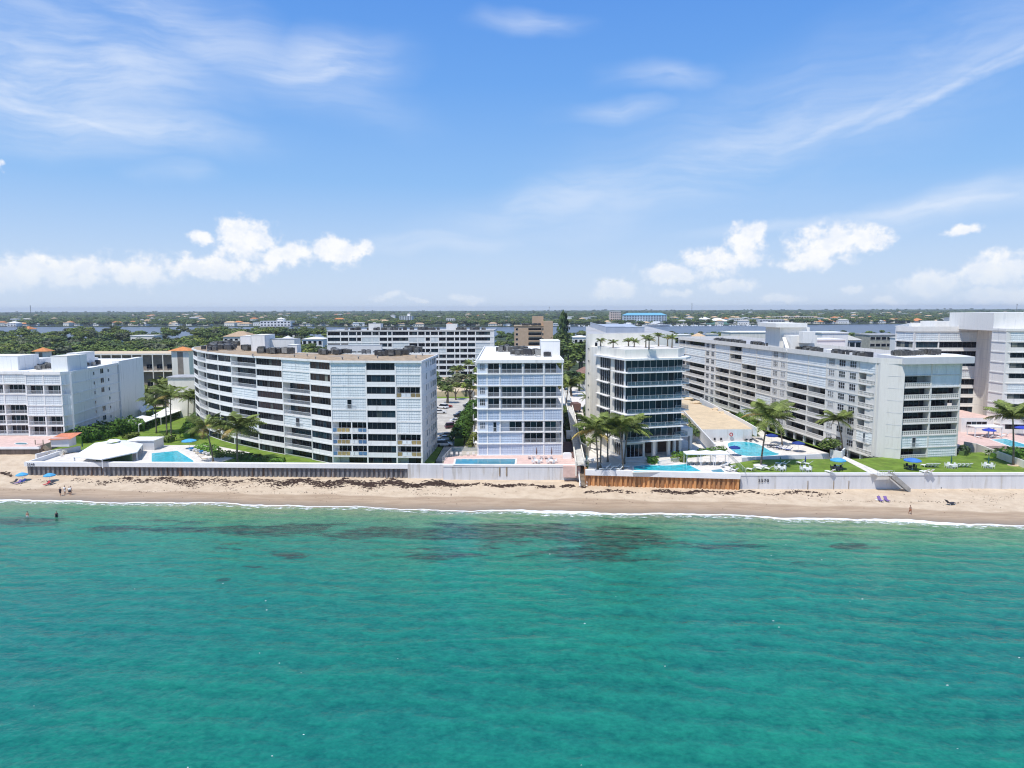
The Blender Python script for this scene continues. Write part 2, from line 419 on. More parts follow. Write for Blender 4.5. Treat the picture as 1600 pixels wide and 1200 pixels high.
# reef and weed beds on the sea floor
mp = t.new('ShaderNodeMapping'); t.put(mp.inputs[0], pos); mp.inputs['Scale'].default_value = (0.45, 1.25, 1)
rn = t.noise(mp.outputs[0], 0.10, 10.0, 0.70, 0.4)
def patch(cx, cy, rx, ry, k=1.0, rot=-0.07):
    m_ = t.new('ShaderNodeMapping'); m_.vector_type = 'TEXTURE'; t.put(m_.inputs[0], pos)
    m_.inputs['Location'].default_value = (cx, cy, 0); m_.inputs['Rotation'].default_value = (0, 0, rot); m_.inputs['Scale'].default_value = (rx, ry, 1000)
    return t.m('MULTIPLY', t.mapr(t.vm('LENGTH', m_.outputs[0]), 0.15, 1.0, 1.0, 0.0), k)
reef = None
for (u, v, ru, rv, k) in [(470, 829, 200, 13, 1.0), (640, 832, 190, 15, 1.1), (800, 836, 190, 18, 1.15), (960, 839, 190, 18, 1.05), (1090, 850, 130, 15, .95), (720, 858, 190, 18, .8), (900, 866, 170, 14, .8), (350, 856, 70, 14, .65), (440, 866, 60, 9, .55),
                          (1290, 883, 70, 7, .6), (1340, 856, 50, 7, .6), (350, 905, 20, 6, .6), (60, 815, 160, 8, .75), (230, 824, 180, 11, .85), (400, 886, 40, 5, .45), (1440, 845, 60, 4, .5), (1290, 835, 90, 4, .5)]:
    c = G(u, v, 0); e1 = G(u + ru, v, 0); e2 = G(u, v - rv, 0)
    q = patch(c.x, c.y, abs(e1.x - c.x) * 1.15, abs(e2.y - c.y) * 1.5, k)
    reef = q if reef is None else t.m('MAXIMUM', reef, q)
rd = t.mapr(t.m('ADD', t.m('MULTIPLY', reef, 0.8), t.m('MULTIPLY', t.m('SUBTRACT', rn, 0.5), t.m('MULTIPLY', t.m('MINIMUM', t.m('MULTIPLY', reef, 5.0), 1.0), 4.5))), 0.36, 0.74)
fineb = t.noise(mp.outputs[0], 0.9, 7.0, 0.75)
col = t.mix(t.m('MULTIPLY', rd, t.mapr(fineb, 0.38, 0.62, 0.35, 0.98)), depthc, (0.020, 0.038, 0.032))
# swell tones: light and dark sides of the waves painted into the colour
def aniso(rot, sx, sy, sc, det=4.0, dist=0.6):
    m_ = t.new('ShaderNodeMapping'); t.put(m_.inputs[0], pos); m_.inputs['Rotation'].default_value = (0, 0, rot); m_.inputs['Scale'].default_value = (sx, sy, 1)
    return t.noise(m_.outputs[0], sc, det, 0.6, dist)
wm = t.new('ShaderNodeMapping'); t.put(wm.inputs[0], pos); wm.inputs['Rotation'].default_value = (0, 0, 0.16)
wv = t.new('ShaderNodeTexWave'); wv.wave_type = 'BANDS'; wv.bands_direction = 'Y'; t.put(wv.inputs['Vector'], wm.outputs[0])
wv.inputs['Scale'].default_value = 0.085; wv.inputs['Distortion'].default_value = 9.0; wv.inputs['Detail'].default_value = 4.0; wv.inputs['Detail Scale'].default_value = 0.9; wv.inputs['Detail Roughness'].default_value = 0.6
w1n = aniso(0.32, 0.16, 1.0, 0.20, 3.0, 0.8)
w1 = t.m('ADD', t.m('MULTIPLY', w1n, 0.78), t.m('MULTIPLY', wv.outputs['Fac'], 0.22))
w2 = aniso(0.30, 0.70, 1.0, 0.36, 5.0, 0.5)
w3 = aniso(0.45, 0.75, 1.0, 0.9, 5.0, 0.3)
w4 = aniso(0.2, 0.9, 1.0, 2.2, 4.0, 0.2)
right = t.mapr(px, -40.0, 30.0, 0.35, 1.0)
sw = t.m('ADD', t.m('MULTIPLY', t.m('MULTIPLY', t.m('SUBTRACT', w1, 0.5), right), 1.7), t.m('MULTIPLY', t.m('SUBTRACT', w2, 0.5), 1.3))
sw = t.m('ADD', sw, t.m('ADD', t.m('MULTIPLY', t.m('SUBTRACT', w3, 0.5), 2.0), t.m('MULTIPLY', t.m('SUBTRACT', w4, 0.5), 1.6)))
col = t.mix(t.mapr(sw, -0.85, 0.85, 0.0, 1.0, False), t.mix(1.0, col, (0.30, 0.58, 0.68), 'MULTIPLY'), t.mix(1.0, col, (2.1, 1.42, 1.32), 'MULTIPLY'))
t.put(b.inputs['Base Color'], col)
b.inputs['Roughness'].default_value = 0.16
b.inputs['IOR'].default_value = 1.33
b.inputs['Specular IOR Level'].default_value = 0.34
hsum = t.m('ADD', t.m('MULTIPLY', w1, 0.7), t.m('ADD', t.m('MULTIPLY', w2, 0.42), t.m('ADD', t.m('MULTIPLY', w3, 0.20), t.m('MULTIPLY', w4, 0.05))))
bp = t.new('ShaderNodeBump'); bp.inputs['Strength'].default_value = 1.0; bp.inputs['Distance'].default_value = 0.42
t.put(bp.inputs['Height'], hsum); t.put(b.inputs['Normal'], bp.outputs[0])
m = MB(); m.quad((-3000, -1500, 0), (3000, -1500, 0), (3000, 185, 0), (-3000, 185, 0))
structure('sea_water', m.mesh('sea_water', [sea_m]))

# beach sand
sand_m = bpy.data.materials.new('beach_sand'); sand_m.use_nodes = True
t = NT(sand_m.node_tree); b = sand_m.node_tree.nodes['Principled BSDF']
pos = t.new('ShaderNodeNewGeometry').outputs['Position']
at = t.new('ShaderNodeAttribute'); at.attribute_name = 'wet'
n1 = t.noise(pos, 0.5, 6.0, 0.62); n2 = t.noise(pos, 3.0, 4.0, 0.7)
mps = t.new('ShaderNodeMapping'); t.put(mps.inputs[0], pos); mps.inputs['Scale'].default_value = (0.25, 1.6, 1)
n3 = t.noise(mps.outputs[0], 0.8, 5.0, 0.65)
dry = t.mix(t.mapr(n1, 0.3, 0.7), (0.51, 0.39, 0.270), (0.62, 0.495, 0.355))
dry = t.mix(t.mapr(n2, 0.55, 0.75, 0.0, 0.5), dry, (0.36, 0.26, 0.18))
wetc = t.mix(t.mapr(n3, 0.35, 0.65), (0.35, 0.25, 0.165), (0.44, 0.325, 0.22))
wf = t.m('ADD', at.outputs['Fac'], t.m('MULTIPLY', t.m('SUBTRACT', n3, 0.5), 0.35))
c = t.mix(t.mapr(wf, 0.42, 0.62), dry, wetc)
c = t.mix(t.mapr(wf, 1.05, 1.6, 0.0, 1.0), c, (0.27, 0.21, 0.15))
t.put(b.inputs['Base Color'], c)
t.put(b.inputs['Roughness'], t.mapr(wf, 0.6, 1.5, 0.92, 0.45))
bp = t.new('ShaderNodeBump'); bp.inputs['Strength'].default_value = 0.7; bp.inputs['Distance'].default_value = 0.25
t.put(bp.inputs['Height'], t.m('ADD', t.noise(pos, 0.9, 6.0, 0.7), t.m('MULTIPLY', n2, 0.3))); t.put(b.inputs['Normal'], bp.outputs[0])
from mathutils import noise as mnoise
def sand_z(x, y):
    s0, wl = ysh(x), ywet(x)
    if y < s0: return 0.12 - (s0 - y) * 0.10
    yw = 157.0 if x < -112 else ywall(x)
    if y < wl: z = lerp(0.12, 0.62, (y - s0) / (wl - s0))
    else: z = lerp(0.62, 1.08, min(1.0, (y - wl) / max(1.0, yw - wl)))
    if y > yw: z += (y - yw) * 0.11
    rough = min(1.0, max(0.0, (y - wl) / 4.0))
    z += rough * 0.10 * mnoise.noise(Vector((x * 0.45, y * 0.6, 0))) + rough * 0.05 * mnoise.noise(Vector((x * 1.4, y * 1.6, 3)))
    return z
vs, fs, wet = [], [], []
xs = [-420 + i * 12 for i in range(24)] + [-132 + i * 0.75 for i in range(340)] + [123 + i * 12 for i in range(24)]
rows = 44
for x in xs:
    y0 = ysh(x) - 4.0
    y1 = (ywall(x) + 1.2) if x > -112.2 else 178.0
    for j in range(rows):
        y = lerp(y0, y1, j / (rows - 1))
        vs.append((x, y, sand_z(x, y)))
        wl = ywet(x); s0 = ysh(x)
        wet.append(0.5 + (wl - y) / max(2.0, wl - s0) if y < wl else max(0.0, 0.5 - (y - wl) * 0.35))
for i in range(len(xs) - 1):
    for j in range(rows - 1):
        fs.append((i * rows + j, (i + 1) * rows + j, (i + 1) * rows + j + 1, i * rows + j + 1))
me = bpy.data.meshes.new('beach_sand'); me.from_pydata(vs, [], fs); me.materials.append(sand_m)
a_ = me.attributes.new('wet', 'FLOAT', 'POINT'); a_.data.foreach_set('value', wet)
me.polygons.foreach_set('use_smooth', [True] * len(me.polygons)); me.update()
structure('beach_sand', me)

# breaking foam along the water line: a low ragged ridge of white water
foam_m = mat('sea_foam', (0.84, 0.86, 0.86), 0.7, 0.05, 2.0, bump=0.6)
foamt = bpy.data.materials.new('thin_foam'); foamt.use_nodes = True
t = NT(foamt.node_tree); b = foamt.node_tree.nodes['Principled BSDF']
b.inputs['Base Color'].default_value = (0.78, 0.83, 0.82, 1); b.inputs['Roughness'].default_value = 0.6
pos = t.new('ShaderNodeNewGeometry').outputs['Position']
mpf = t.new('ShaderNodeMapping'); t.put(mpf.inputs[0], pos); mpf.inputs['Scale'].default_value = (0.35, 1.0, 1)
t.put(b.inputs['Alpha'], t.mapr(t.noise(mpf.outputs[0], 1.6, 6.0, 0.72), 0.50, 0.62))
m = MB(); mt = MB()
x = -150.0; prev = None; prevt = None
while x < 140:
    s0 = ysh(x)
    hgt = 0.5 + 0.5 * sin(x * 0.071 + 0.4) * sin(x * 0.033 + 2)
    k = max(0.0, mnoise.noise(Vector((x * 0.06, 5, 0))) + 0.62)
    wdt = (0.15 + 1.15 * k * hgt) * (0.75 + 0.5 * mnoise.noise(Vector((x * 0.9, 9, 0)))) * (1.25 if x > 0 else 0.9)
    wdt = max(0.12, wdt)
    ridge = 0.05 + 0.22 * k * hgt
    yc = s0 - 0.55 - 0.3 * k + 0.25 * mnoise.noise(Vector((x * 0.7, 2, 0)))
    cur = [(x, yc - wdt * 0.6, -0.03), (x, yc - wdt * 0.25, ridge * 0.85 + 0.05), (x, yc + wdt * 0.1, ridge + 0.06), (x, yc + wdt * 0.45, 0.05 + sand_z(x, yc + wdt * 0.45)), (x, yc + wdt * 0.6, sand_z(x, yc + wdt * 0.6) - 0.05)]
    curt = [(x, yc - wdt * 0.6 - 1.9, 0.02), (x, yc - wdt * 0.35, 0.05)]
    if prev:
        m.add(prev + cur, [(i, i + 5, i + 6, i + 1) for i in range(4)])
        mt.add(prevt + curt, [(0, 2, 3, 1)])
    prev, prevt = cur, curt
    x += 0.35
link('shore_foam', m.mesh('shore_foam', [foam_m], True), kind='stuff', label='white line of breaking foam along the water edge of the beach')
link('thin_foam', mt.mesh('thin_foam', [foamt]), kind='stuff', label='thin lacy foam on the shallow water beside the breaking line')

m = MB()
for i in range(34):
    x, y = random.uniform(-60, 60), random.uniform(48, 118); r_ = random.uniform(.03, .09); n = 6
    ring = [(x + r_ * random.uniform(1, 2.5) * cos(2 * pi * k / n), y + r_ * random.uniform(.4, 1) * sin(2 * pi * k / n), 0.02) for k in range(n)]
    m.add(ring + [(x, y, .06)], [(k, (k + 1) % n, n) for k in range(n)])  # sea glints painted as small white flecks
link('glint_flecks', m.mesh('glint_flecks', [foam_m]), kind='stuff', label='tiny white flecks painted as sea glints on the open water')
# dry seaweed wrack on the sand
m = MB()
def weed(x, y, r):
    z = sand_z(x, y) + 0.02
    n = random.randint(5, 7); a0 = random.random() * 6.28
    sx = r * random.uniform(1.0, 3.0); sy = r * random.uniform(0.45, 0.9)
    ring = [(x + sx * cos(a0 + 2 * pi * k / n) * random.uniform(0.5, 1.1), y + sy * sin(a0 + 2 * pi * k / n) * random.uniform(0.5, 1.1), z - 0.05) for k in range(n)]
    m.add(ring + [(x, y, z + r * random.uniform(0.3, 0.7))], [(k, (k + 1) % n, n) for k in range(n)])
bands = [(120, 460, 752.5, 3.5, 330, .16), (200, 620, 751, 3.0, 700, .2), (440, 700, 755, 4.5, 950, .22), (250, 700, 758, 5, 500, .12), (560, 860, 757, 2.2, 560, .22), (660, 720, 757, 2.5, 120, .2), (880, 915, 760, 1.8, 80, .22), (920, 1180, 768.5, 2.2, 420, .2), (1170, 1320, 771, 3.0, 160, .14),
         (0, 60, 743, 2.5, 40, .25), (40, 300, 752, 4, 160, .14), (1240, 1280, 768.5, 1.0, 60, .2), (1320, 1500, 782, 1.2, 120, .08), (1420, 1600, 776, 5, 50, .08), (0, 1600, 770, 14, 420, .07), (0, 700, 766, 1.5, 260, .07), (690, 880, 747.5, 1.2, 120, .15)]
for (u0, u1, v, dv, n, r) in bands:
    cl = [random.uniform(u0, u1) for _ in range(max(3, n // 12))]
    for i in range(n):
        u = random.choice(cl) + random.gauss(0, (u1 - u0) * 0.03 + 2); u = min(max(u, u0 - 5), u1 + 5)
        vv = v + (u - (u0 + u1) / 2) * 0.012 + dv * 0.6 * sin(u * 0.09) + random.gauss(0, dv * 0.45)
        p = G(u, vv, 1.0)
        if p.y < ywall(p.x) - 0.2 and p.y > ysh(p.x) + 1.5: weed(p.x, p.y, r * random.uniform(0.5, 1.8))
link('seaweed_wrack', m.mesh('seaweed_wrack', [WEED]), kind='stuff', label='dark dry seaweed strewn over the sand below the seawalls')

# land -----------------------------------------------------------------
def plate(name, poly, ztop, m_, thick=1.0, kind='structure', **kw):
    mb = MB(); mb.prism([(p[0], p[1]) for p in poly], ztop - thick, ztop)
    o = link(name, mb.mesh(name, [m_]), None, (0, 0, 0))
    if kind: o['kind'] = kind
    for k, v in kw.items(): o[k] = v
    return o
plate('island_ground', [(-1500, 178), (-112.6, 178), (-112.2, 162.5), (-15, 158), (15.4, 156), (16.4, 150.6), (48, 147), (400, 147), (1500, 147), (1500, 330), (-1500, 330)], 1.35, SOIL, 2.0)
plate('island_ground', [(-3000, 326), (3000, 326), (3000, 700), (1400, 930), (300, 905), (0, 930), (-140, 880), (-500, 900), (-3000, 900)], 3.0, SOIL, 2.0)
plate('mainland_ground', [(-9000, 1720), (-1500, 1690), (-600, 1560), (-200, 1480), (300, 1520), (900, 1640), (1500, 1500), (9000, 1600), (12000, 12000), (-12000, 12000)], 2.2, SOIL, 2.0)
LAG = mat('lagoon_water', (0.115, 0.125, 0.145), 0.32, 0.12, 0.02, spec=0.45, bump=0.3)
m = MB(); m.quad((-9000, 690, 0.9), (9000, 690, 0.9), (9000, 3300, 0.9), (-9000, 3300, 0.9))
structure('lagoon_water', m.mesh('lagoon_water', [LAG]))

# seawalls -------------------------------------------------------------
def pile_wall(name, label, p0, p1, zb, zt, mat_pile, capm, cap_h, pitch=1.1, dep=0.35, cap_out=0.35):
    root = thing(name, label, 'seawall', (p0[0], p0[1], 0))
    dx, dy = p1[0] - p0[0], p1[1] - p0[1]; L = sqrt(dx * dx + dy * dy); a = atan2(dy, dx)
    n = int(L / pitch)
    pm = MB(); q = L / n
    prof = [(0, 0), (q * 0.28, 0), (q * 0.42, -dep), (q * 0.86, -dep), (q, 0)]
    back = 0.12
    pm.add([(x, y, zb) for x, y in prof] + [(x, y, zt - cap_h) for x, y in prof], [(i, i + 1, i + 6, i + 5) for i in range(4)])
    pm.add([(0, back, zb), (q, back, zb), (0, back, zt - cap_h), (q, back, zt - cap_h)], [(1, 0, 2, 3)])
    me = pm.mesh('sheet_pile', [mat_pile])
    for i in range(n):
        link('sheet_pile', me, root, (cos(a) * q * i, sin(a) * q * i, random.uniform(-0.01, 0.01)), a)
    cm = MB().box(-0.2, -dep - cap_out, zt - cap_h, L + 0.1, 0.55, zt)
    link('wall_cap', cm.mesh('wall_cap', [capm]), root, (0, 0, 0), a)
    return root, a, L
A0 = (-112.0, 161.2); A1 = (-23.6, 157.5); A2 = (-15.6, 157.2)
wallA, aA, LA = pile_wall('seawall', 'long grey sheet pile seawall with white cap below the curved building', A0, A1, -1, 4.25, PILE, CAPM, 1.0)
wb = MB().box(0, -0.72, -1, 8.0, 0.55, 4.25)
link('end_block', wb.mesh('end_block', [SEAW]), wallA, (A1[0] - A0[0] + 0.1, A1[1] - A0[1], 0), aA)
cb = MB().box(0, -0.4, 0, 0.35, 13, 1.25)
link('return_wall', MB().box(-0.2, 0.2, -1, 0.2, 12.5, 4.2).mesh('return_wall', [CAPM]), wallA, (0, 0, 0), aA + 0.06)
def plain_wall(name, label, p0, p1, zb, zt, wm, capm, cap_h=0.35, thick=0.5, out=0.12, joint=None):
    root = thing(name, label, 'seawall', (p0[0], p0[1], 0))
    dx, dy = p1[0] - p0[0], p1[1] - p0[1]; L = sqrt(dx * dx + dy * dy); a = atan2(dy, dx)
    n = joint or max(1, int(L / 6)); q = L / n
    me = MB().box(0.012, 0, zb, q - 0.012, thick, zt - cap_h).mesh('wall_panel', [wm])
    for i in range(n): link('wall_panel', me, root, (cos(a) * q * i, sin(a) * q * i, 0), a)
    link('wall_cap', MB().box(0, -out, zt - cap_h, L, thick + 0.1, zt).mesh('wall_cap', [capm]), root, (0, 0, 0), a)
    return root, a, L
wallB, aB, LB = plain_wall('seawall', 'pale concrete seawall under the narrow pink pool deck, painted with a number', (-15.4, 155.3), (15.0, 154.6), -1, 4.55, SEAW, CAPM, 0.45, joint=5)
wallC, aC, LC = pile_wall('seawall', 'rusty orange sheet pile seawall with pale cap below the glass tower', (15.9, 149.8), (47.6, 145.9), -1, 4.6, RUST, CAPM, 1.15, 0.95, 0.32, 0.3)
link('return_wall', MB().box(-0.2, 0.2, -1, 0.25, 6.5, 4.6).mesh('return_wall', [RUST]), wallC, (0, 0, 0), aC + .12)
wallD, aD, LD = plain_wall('seawall', 'long white seawall with the number 3570 below the lawn', (47.9, 146.2), (200.0, 145.3), -1, 4.5, SEAW, CAPM, 0.5, joint=14)
def number(txt, wall, p, a, size, ch=0.7):
    fc = bpy.data.curves.new('number', 'FONT'); fc.body = txt; fc.size = size; fc.extrude = 0.02; fc.align_x = 'LEFT'; fc.offset = 0.012
    fc.space_character = 1.25
    fc.materials.append(INK)
    tmp = bpy.data.objects.new('tmp', fc); me_ = bpy.data.meshes.new_from_object(tmp); bpy.data.objects.remove(tmp)
    o = bpy.data.objects.new('wall_number', me_); COL.objects.link(o); o.parent = wall
    o.location = Vector(p) - wall.location; o.rotation_euler = (pi / 2, 0, a)
q = G(1184.5, 753.3, 3.0); number('3570', wallD, (q.x * 146.1 / q.y, 146.05, zat(1184, 753.3, 146.05)), aD, 0.95)
number('3546', wallB, (atd(730, 155.2).x, 155.2, zat(730, 733, 155.2)), aB, 0.62)
number('3540', wallA, (atd(32, 160.4).x, 160.42, zat(32, 727.4, 160.4)), aA, 0.75)
# rust-brown stains on the pale walls, built as thin raised strips
def wall_stain(wall, u, v0, v1, y, m_, w=0.12):
    z0, z1 = zat(u, v1, y), zat(u, v0, y)
    x = atd(u, y).x
    link('stain_strip', MB().box(-w, -0.12, z0, w, 0, z1).mesh('stain_strip', [m_]), wall, (x - wall.location.x, y - wall.location.y, 0))
for u in (780, 791, 858): wall_stain(wallB, u, 730, 743.5, 155.0, WOOD, 0.16 if u < 800 else 0.08)
for u in (1269, 1310, 1334): wall_stain(wallD, u, 751, 765, 146.05, WOOD, 0.07)
for u in (1481,): wall_stain(wallD, u, 761, 768, 146.0, BLACK, 0.05)

# left neighbour beach wall and deck
wl = plain_wall('seawall', 'low brown seawall in front of the pink terrace at far left', (-190, 175.0), (-118.3, 175.0), 0, 4.9, mat('brown_wall', (0.13, 0.10, 0.085), .9, .25, .8, streak=True), CAPM, 0.5, joint=12)
plate('terrace_paving', [(-190, 175.3), (-119.5, 175.3), (-121, 192), (-190, 192)], 4.85, PINK, 3.4)

# ground plates of the properties ---------------------------------------
DK = 3.2
plate('pool_terrace', [(-111.6, 161.8), (-70, 160.0), (-66, 176), (-80, 186), (-100, 186), (-108, 181), (-112.5, 172)], DK, PAVE, 2.2)
plate('garden_ground', [(-119.3, 178.4), (-112.4, 178.2), (-108.2, 181.3), (-100, 186.2), (-80, 186.2), (-66, 176.3), (-69.8, 160.2), (-18.4, 158.2), (-18.4, 172), (-17, 330), (-160, 330), (-160, 192.6), (-121.5, 192.6)], 3.0, LAWN, 1.9)
plate('entrance_road', [(-18.2, 166.5), (-8.7, 166.5), (-8.2, 250), (-12, 262), (-17, 262)], 3.0, PAVEG, 1.9)
plate('entrance_road', [(-60, 262.2), (-8, 262.2), (18, 262.2), (18, 285), (-60, 285)], 3.008, PAVEG, 1.9)
plate('car_park', [(-20, 187), (-8.8, 187), (-8.3, 261.8), (-75, 261.8), (-66, 216), (-52, 197), (-43, 190)], 3.03, PAVEG, 0.4)
plate('pool_deck', [(-15.4, 155.9), (13.9, 155.2), (14.2, 165.6), (-8.9, 166.3), (-15.6, 163)], 4.5, PINK, 3.4)
plate('service_yard', [(-8.5, 166.4), (14.2, 165.8), (16.2, 262), (-8.0, 262)], 3.0, PAVEG, 1.9)
plate('tower_terrace', [(16.4, 150.4), (47.6, 146.6), (47.4, 160), (44.5, 200), (22, 200), (19, 172)], 4.5, PAVE, 3.4)
plate('driveway', [(19, 172.3), (22, 200.3), (44.5, 200.3), (42, 330), (16.6, 330), (16.4, 176)], 3.0, PAVE, 1.9)
plate('lawn', [(48.2, 147.2), (200, 146.4), (200, 176), (103, 166.5), (83, 161.5), (80.5, 160.6), (56, 160), (47.8, 155)], 4.42, LAWN, 3.2)
plate('garden_path', [tuple(G(u, v, 4.43).xy) for u, v in ((1311, 714), (1320, 713), (1378, 739), (1362, 741))], 4.45, PAVE, 0.05)
plate('courtyard_paving', [(47.6, 160.3), (56, 160.4), (80.5, 161), (82, 190), (79, 204), (45.2, 204), (47, 165)], 1.7, PAVE, 0.6)
mb_ = MB(); mb_.prism([(46.5, 197.5), (67.5, 197.5), (70.5, 214), (62, 300), (44.0, 300)], 1.0, 5.0, 0, 1); structure('car_park_roof', mb_.mesh('car_park_roof', [SEAW, SANDD]))
plate('side_strip', [(80.6, 161), (84.4, 164), (72, 260), (66, 260), (82.2, 190)], 1.9, LAWN, 0.8)
# ================================================================== building kit
CACHE = {}
def cached(key, fn):
    if key not in CACHE: CACHE[key] = fn()
    return CACHE[key]
def r5(x): return round(x * 20) / 20.0
def window_meshes(w, h, n, variant, fm, glasses):
    def mk():
        rnd = random.Random(hash((w, h, n, variant)) & 0xffff)
        f = MB(); t_ = 0.055
        f.box(0, 0, 0, w, 0.07, t_); f.box(0, 0, h - t_, w, 0.07, h)
        f.box(0, 0, t_, t_, 0.07, h - t_); f.box(w - t_, 0, t_, w, 0.07, h - t_)
        for k in range(1, n): f.box(w * k / n - 0.03, 0.002, t_, w * k / n + 0.03, 0.068, h - t_)
        g = MB()
        base = rnd.choice([0, 0, 0, 0, 1])
        for k in range(n):
            mi = base if rnd.random() < 0.76 else rnd.choice([0, 1, 2, 3] if variant == 0 else [0, 1, 1, 2])
            x0, x1 = w * k / n, w * (k + 1) / n
            g.quad((x0, 0.05, 0.0), (x1, 0.05, 0.0), (x1, 0.05, h), (x0, 0.05, h), mi)
        return f.mesh('window', [fm]), g.mesh('glass', glasses)
    return cached(('win', w, h, n, variant, fm.name, glasses[0].name), mk)
def put(bld, name, me, p, a, dz=0.0):
    return link(name, me, bld, (p[0] - bld.location.x, p[1] - bld.location.y, dz - bld.location.z), a)
def add_window(bld, p, a, z, w, h, n, fm=None, glasses=None, name='window', depth=0.1):
    fm = fm or FRAME; glasses = glasses or [GL0, GL1, GL2, GL3]
    f, g = window_meshes(r5(w), r5(h), n, random.randint(0, 5), fm, glasses)
    q = (p[0] - sin(a) * depth, p[1] + cos(a) * depth)
    o = put(bld, name, f, q, a, z)
    link('glass', g, o, (0, 0, 0))
    return o
def six_pane(bld, p, a, z, w, h):
    def mk():
        f = MB(); t_ = 0.06
        f.box(0, 0, 0, w, 0.07, t_); f.box(0, 0, h - t_, w, 0.07, h); f.box(0, 0, t_, t_, 0.07, h - t_); f.box(w - t_, 0, t_, w, 0.07, h - t_)
        for k in (1, 2): f.box(w * k / 3 - 0.04, 0.002, t_, w * k / 3 + 0.04, 0.068, h - t_)
        f.box(t_, 0.003, h / 2 - 0.035, w - t_, 0.06, h / 2 + 0.035)
        g = MB().quad((0, 0.05, 0), (w, 0.05, 0), (w, 0.05, h), (0, 0.05, h), 0)
        return f.mesh('window', [FRAME]), g.mesh('glass', [GL0]), g.mesh('glass', [GL2])
    f, g0, g1 = cached(('six', r5(w), r5(h)), mk)
    o = put(bld, 'window', f, (p[0] + sin(a) * 0.03, p[1] - cos(a) * 0.03), a, z)
    link('glass', g0 if random.random() < 0.78 else g1, o)
def shutter_mesh(w, h, m_):
    def mk():
        b_ = MB(); n = max(4, int(w / 0.28)); vs = []
        for k in range(n + 1):
            vs.append((w * k / n, 0.02 if k % 2 else 0.07))
        b_.add([(x, y, 0.02) for x, y in vs] + [(x, y, h) for x, y in vs], [(i, i + 1, i + n + 2, i + n + 1) for i in range(n)])
        for zz in (0.55, 1.05, 1.7): 
            if zz < h - .2: b_.box(0.02, -0.02, zz, w - 0.02, 0.03, zz + 0.03, 0)
        b_.box(w * 0.5 - 0.03, -0.022, 0.02, w * 0.5 + 0.03, 0.03, h, 1)
        return b_.mesh('shutter', [m_, FRAME])
    return cached(('shut', r5(w), r5(h), m_.name), mk)
def rail_mesh(w, style):
    def mk():
        b_ = MB()
        if style == 'picket':
            b_.box(0, 0, 1.0, w, 0.06, 1.06); b_.box(0, 0.01, 0.12, w, 0.05, 0.17)
            n = max(2, int(w / 0.22))
            for k in range(n + 1): b_.box(w * k / n - 0.018, 0.015, 0.0, w * k / n + 0.018, 0.045, 1.0)
            return b_.mesh('railing', [FRAME])
        if style == 'glass':
            b_.box(0, 0, 1.05, w, 0.04, 1.08, 0)
            n = max(1, int(w / 1.8))
            for k in range(n + 1): b_.box(w * k / n - 0.018, 0.0, 0.0, w * k / n + 0.018, 0.04, 1.05, 0)
            b_.box(0.02, 0.018, 0.08, w - 0.02, 0.032, 1.0, 1)
            return b_.mesh('railing', [FRAME, GLRAIL])
        if style == 'panel':       # coloured towels and panels
            n = max(2, int(w / 0.95)); rr = random.Random(int(w * 100) + n)
            b_.box(0, 0, 1.0, w, 0.06, 1.06, 0)
            for k in range(n + 1): b_.box(w * k / n - 0.03, 0, 0.0, w * k / n + 0.03, 0.06, 1.0, 0)
            for k in range(n): b_.box(w * k / n + 0.08, 0.02, 0.12, w * (k + 1) / n - 0.08, 0.04, 0.95, rr.choice([1, 2, 2, 3, 1]))
            return b_.mesh('railing', [FRAME, FABY, FABU, SHUT])
        if style == 'block':       # pierced concrete screen
            b_.box(0, 0, 0.92, w, 0.12, 1.1); b_.box(0, 0, 0, w, 0.12, 0.16)
            n = max(2, int(w / 0.5))
            for k in range(n + 1): b_.box(w * k / n - 0.09, 0.01, 0.16, w * k / n + 0.09, 0.11, 0.92)
            b_.box(0, 0.03, 0.5, w, 0.09, 0.58)
            b_.box(0, 0.105, 0.16, w, 0.118, 0.92, 1)  # dark backing sheet stands for the shade behind the openings
            return b_.mesh('railing', [WARMW, WARM_SHADE])
        if style == 'solid':
            b_.box(0, 0, 0, w, 0.14, 1.1)
            return b_.mesh('parapet', [WHITE2])
    return cached(('rail', r5(w), style), mk)
def offset_poly(poly, d):
    """move a CCW polygon's edges outwards by d (inwards when negative)"""
    n = len(poly); out = []
    for i in range(n):
        p0, p1, p2 = Vector(poly[i - 1][:2]), Vector(poly[i][:2]), Vector(poly[(i + 1) % n][:2])
        e1 = (p1 - p0).normalized(); e2 = (p2 - p1).normalized()
        n1 = Vector((e1.y, -e1.x)); n2 = Vector((e2.y, -e2.x))
        k = 1 + n1.dot(n2)
        out.append(tuple(p1 + (n1 + n2) * (d / max(0.35, k))))
    return out
def prism_part(bld, name, poly, z0, z1, mats, mtop=None):
    lx, ly, lz = bld.location
    mb = MB(); mb.prism([(p[0] - lx, p[1] - ly) for p in poly], z0 - lz, z1 - lz, 0, 1 if mtop else None)
    return link(name, mb.mesh(name, mats if not mtop else [mats[0], mtop]), bld)
def box_part(bld, name, p, a, x0, y0, z0, x1, y1, z1, m_):
    return put(bld, name, MB().box(x0, y0, z0, x1, y1, z1).mesh(name, [m_]), p, a, 0)
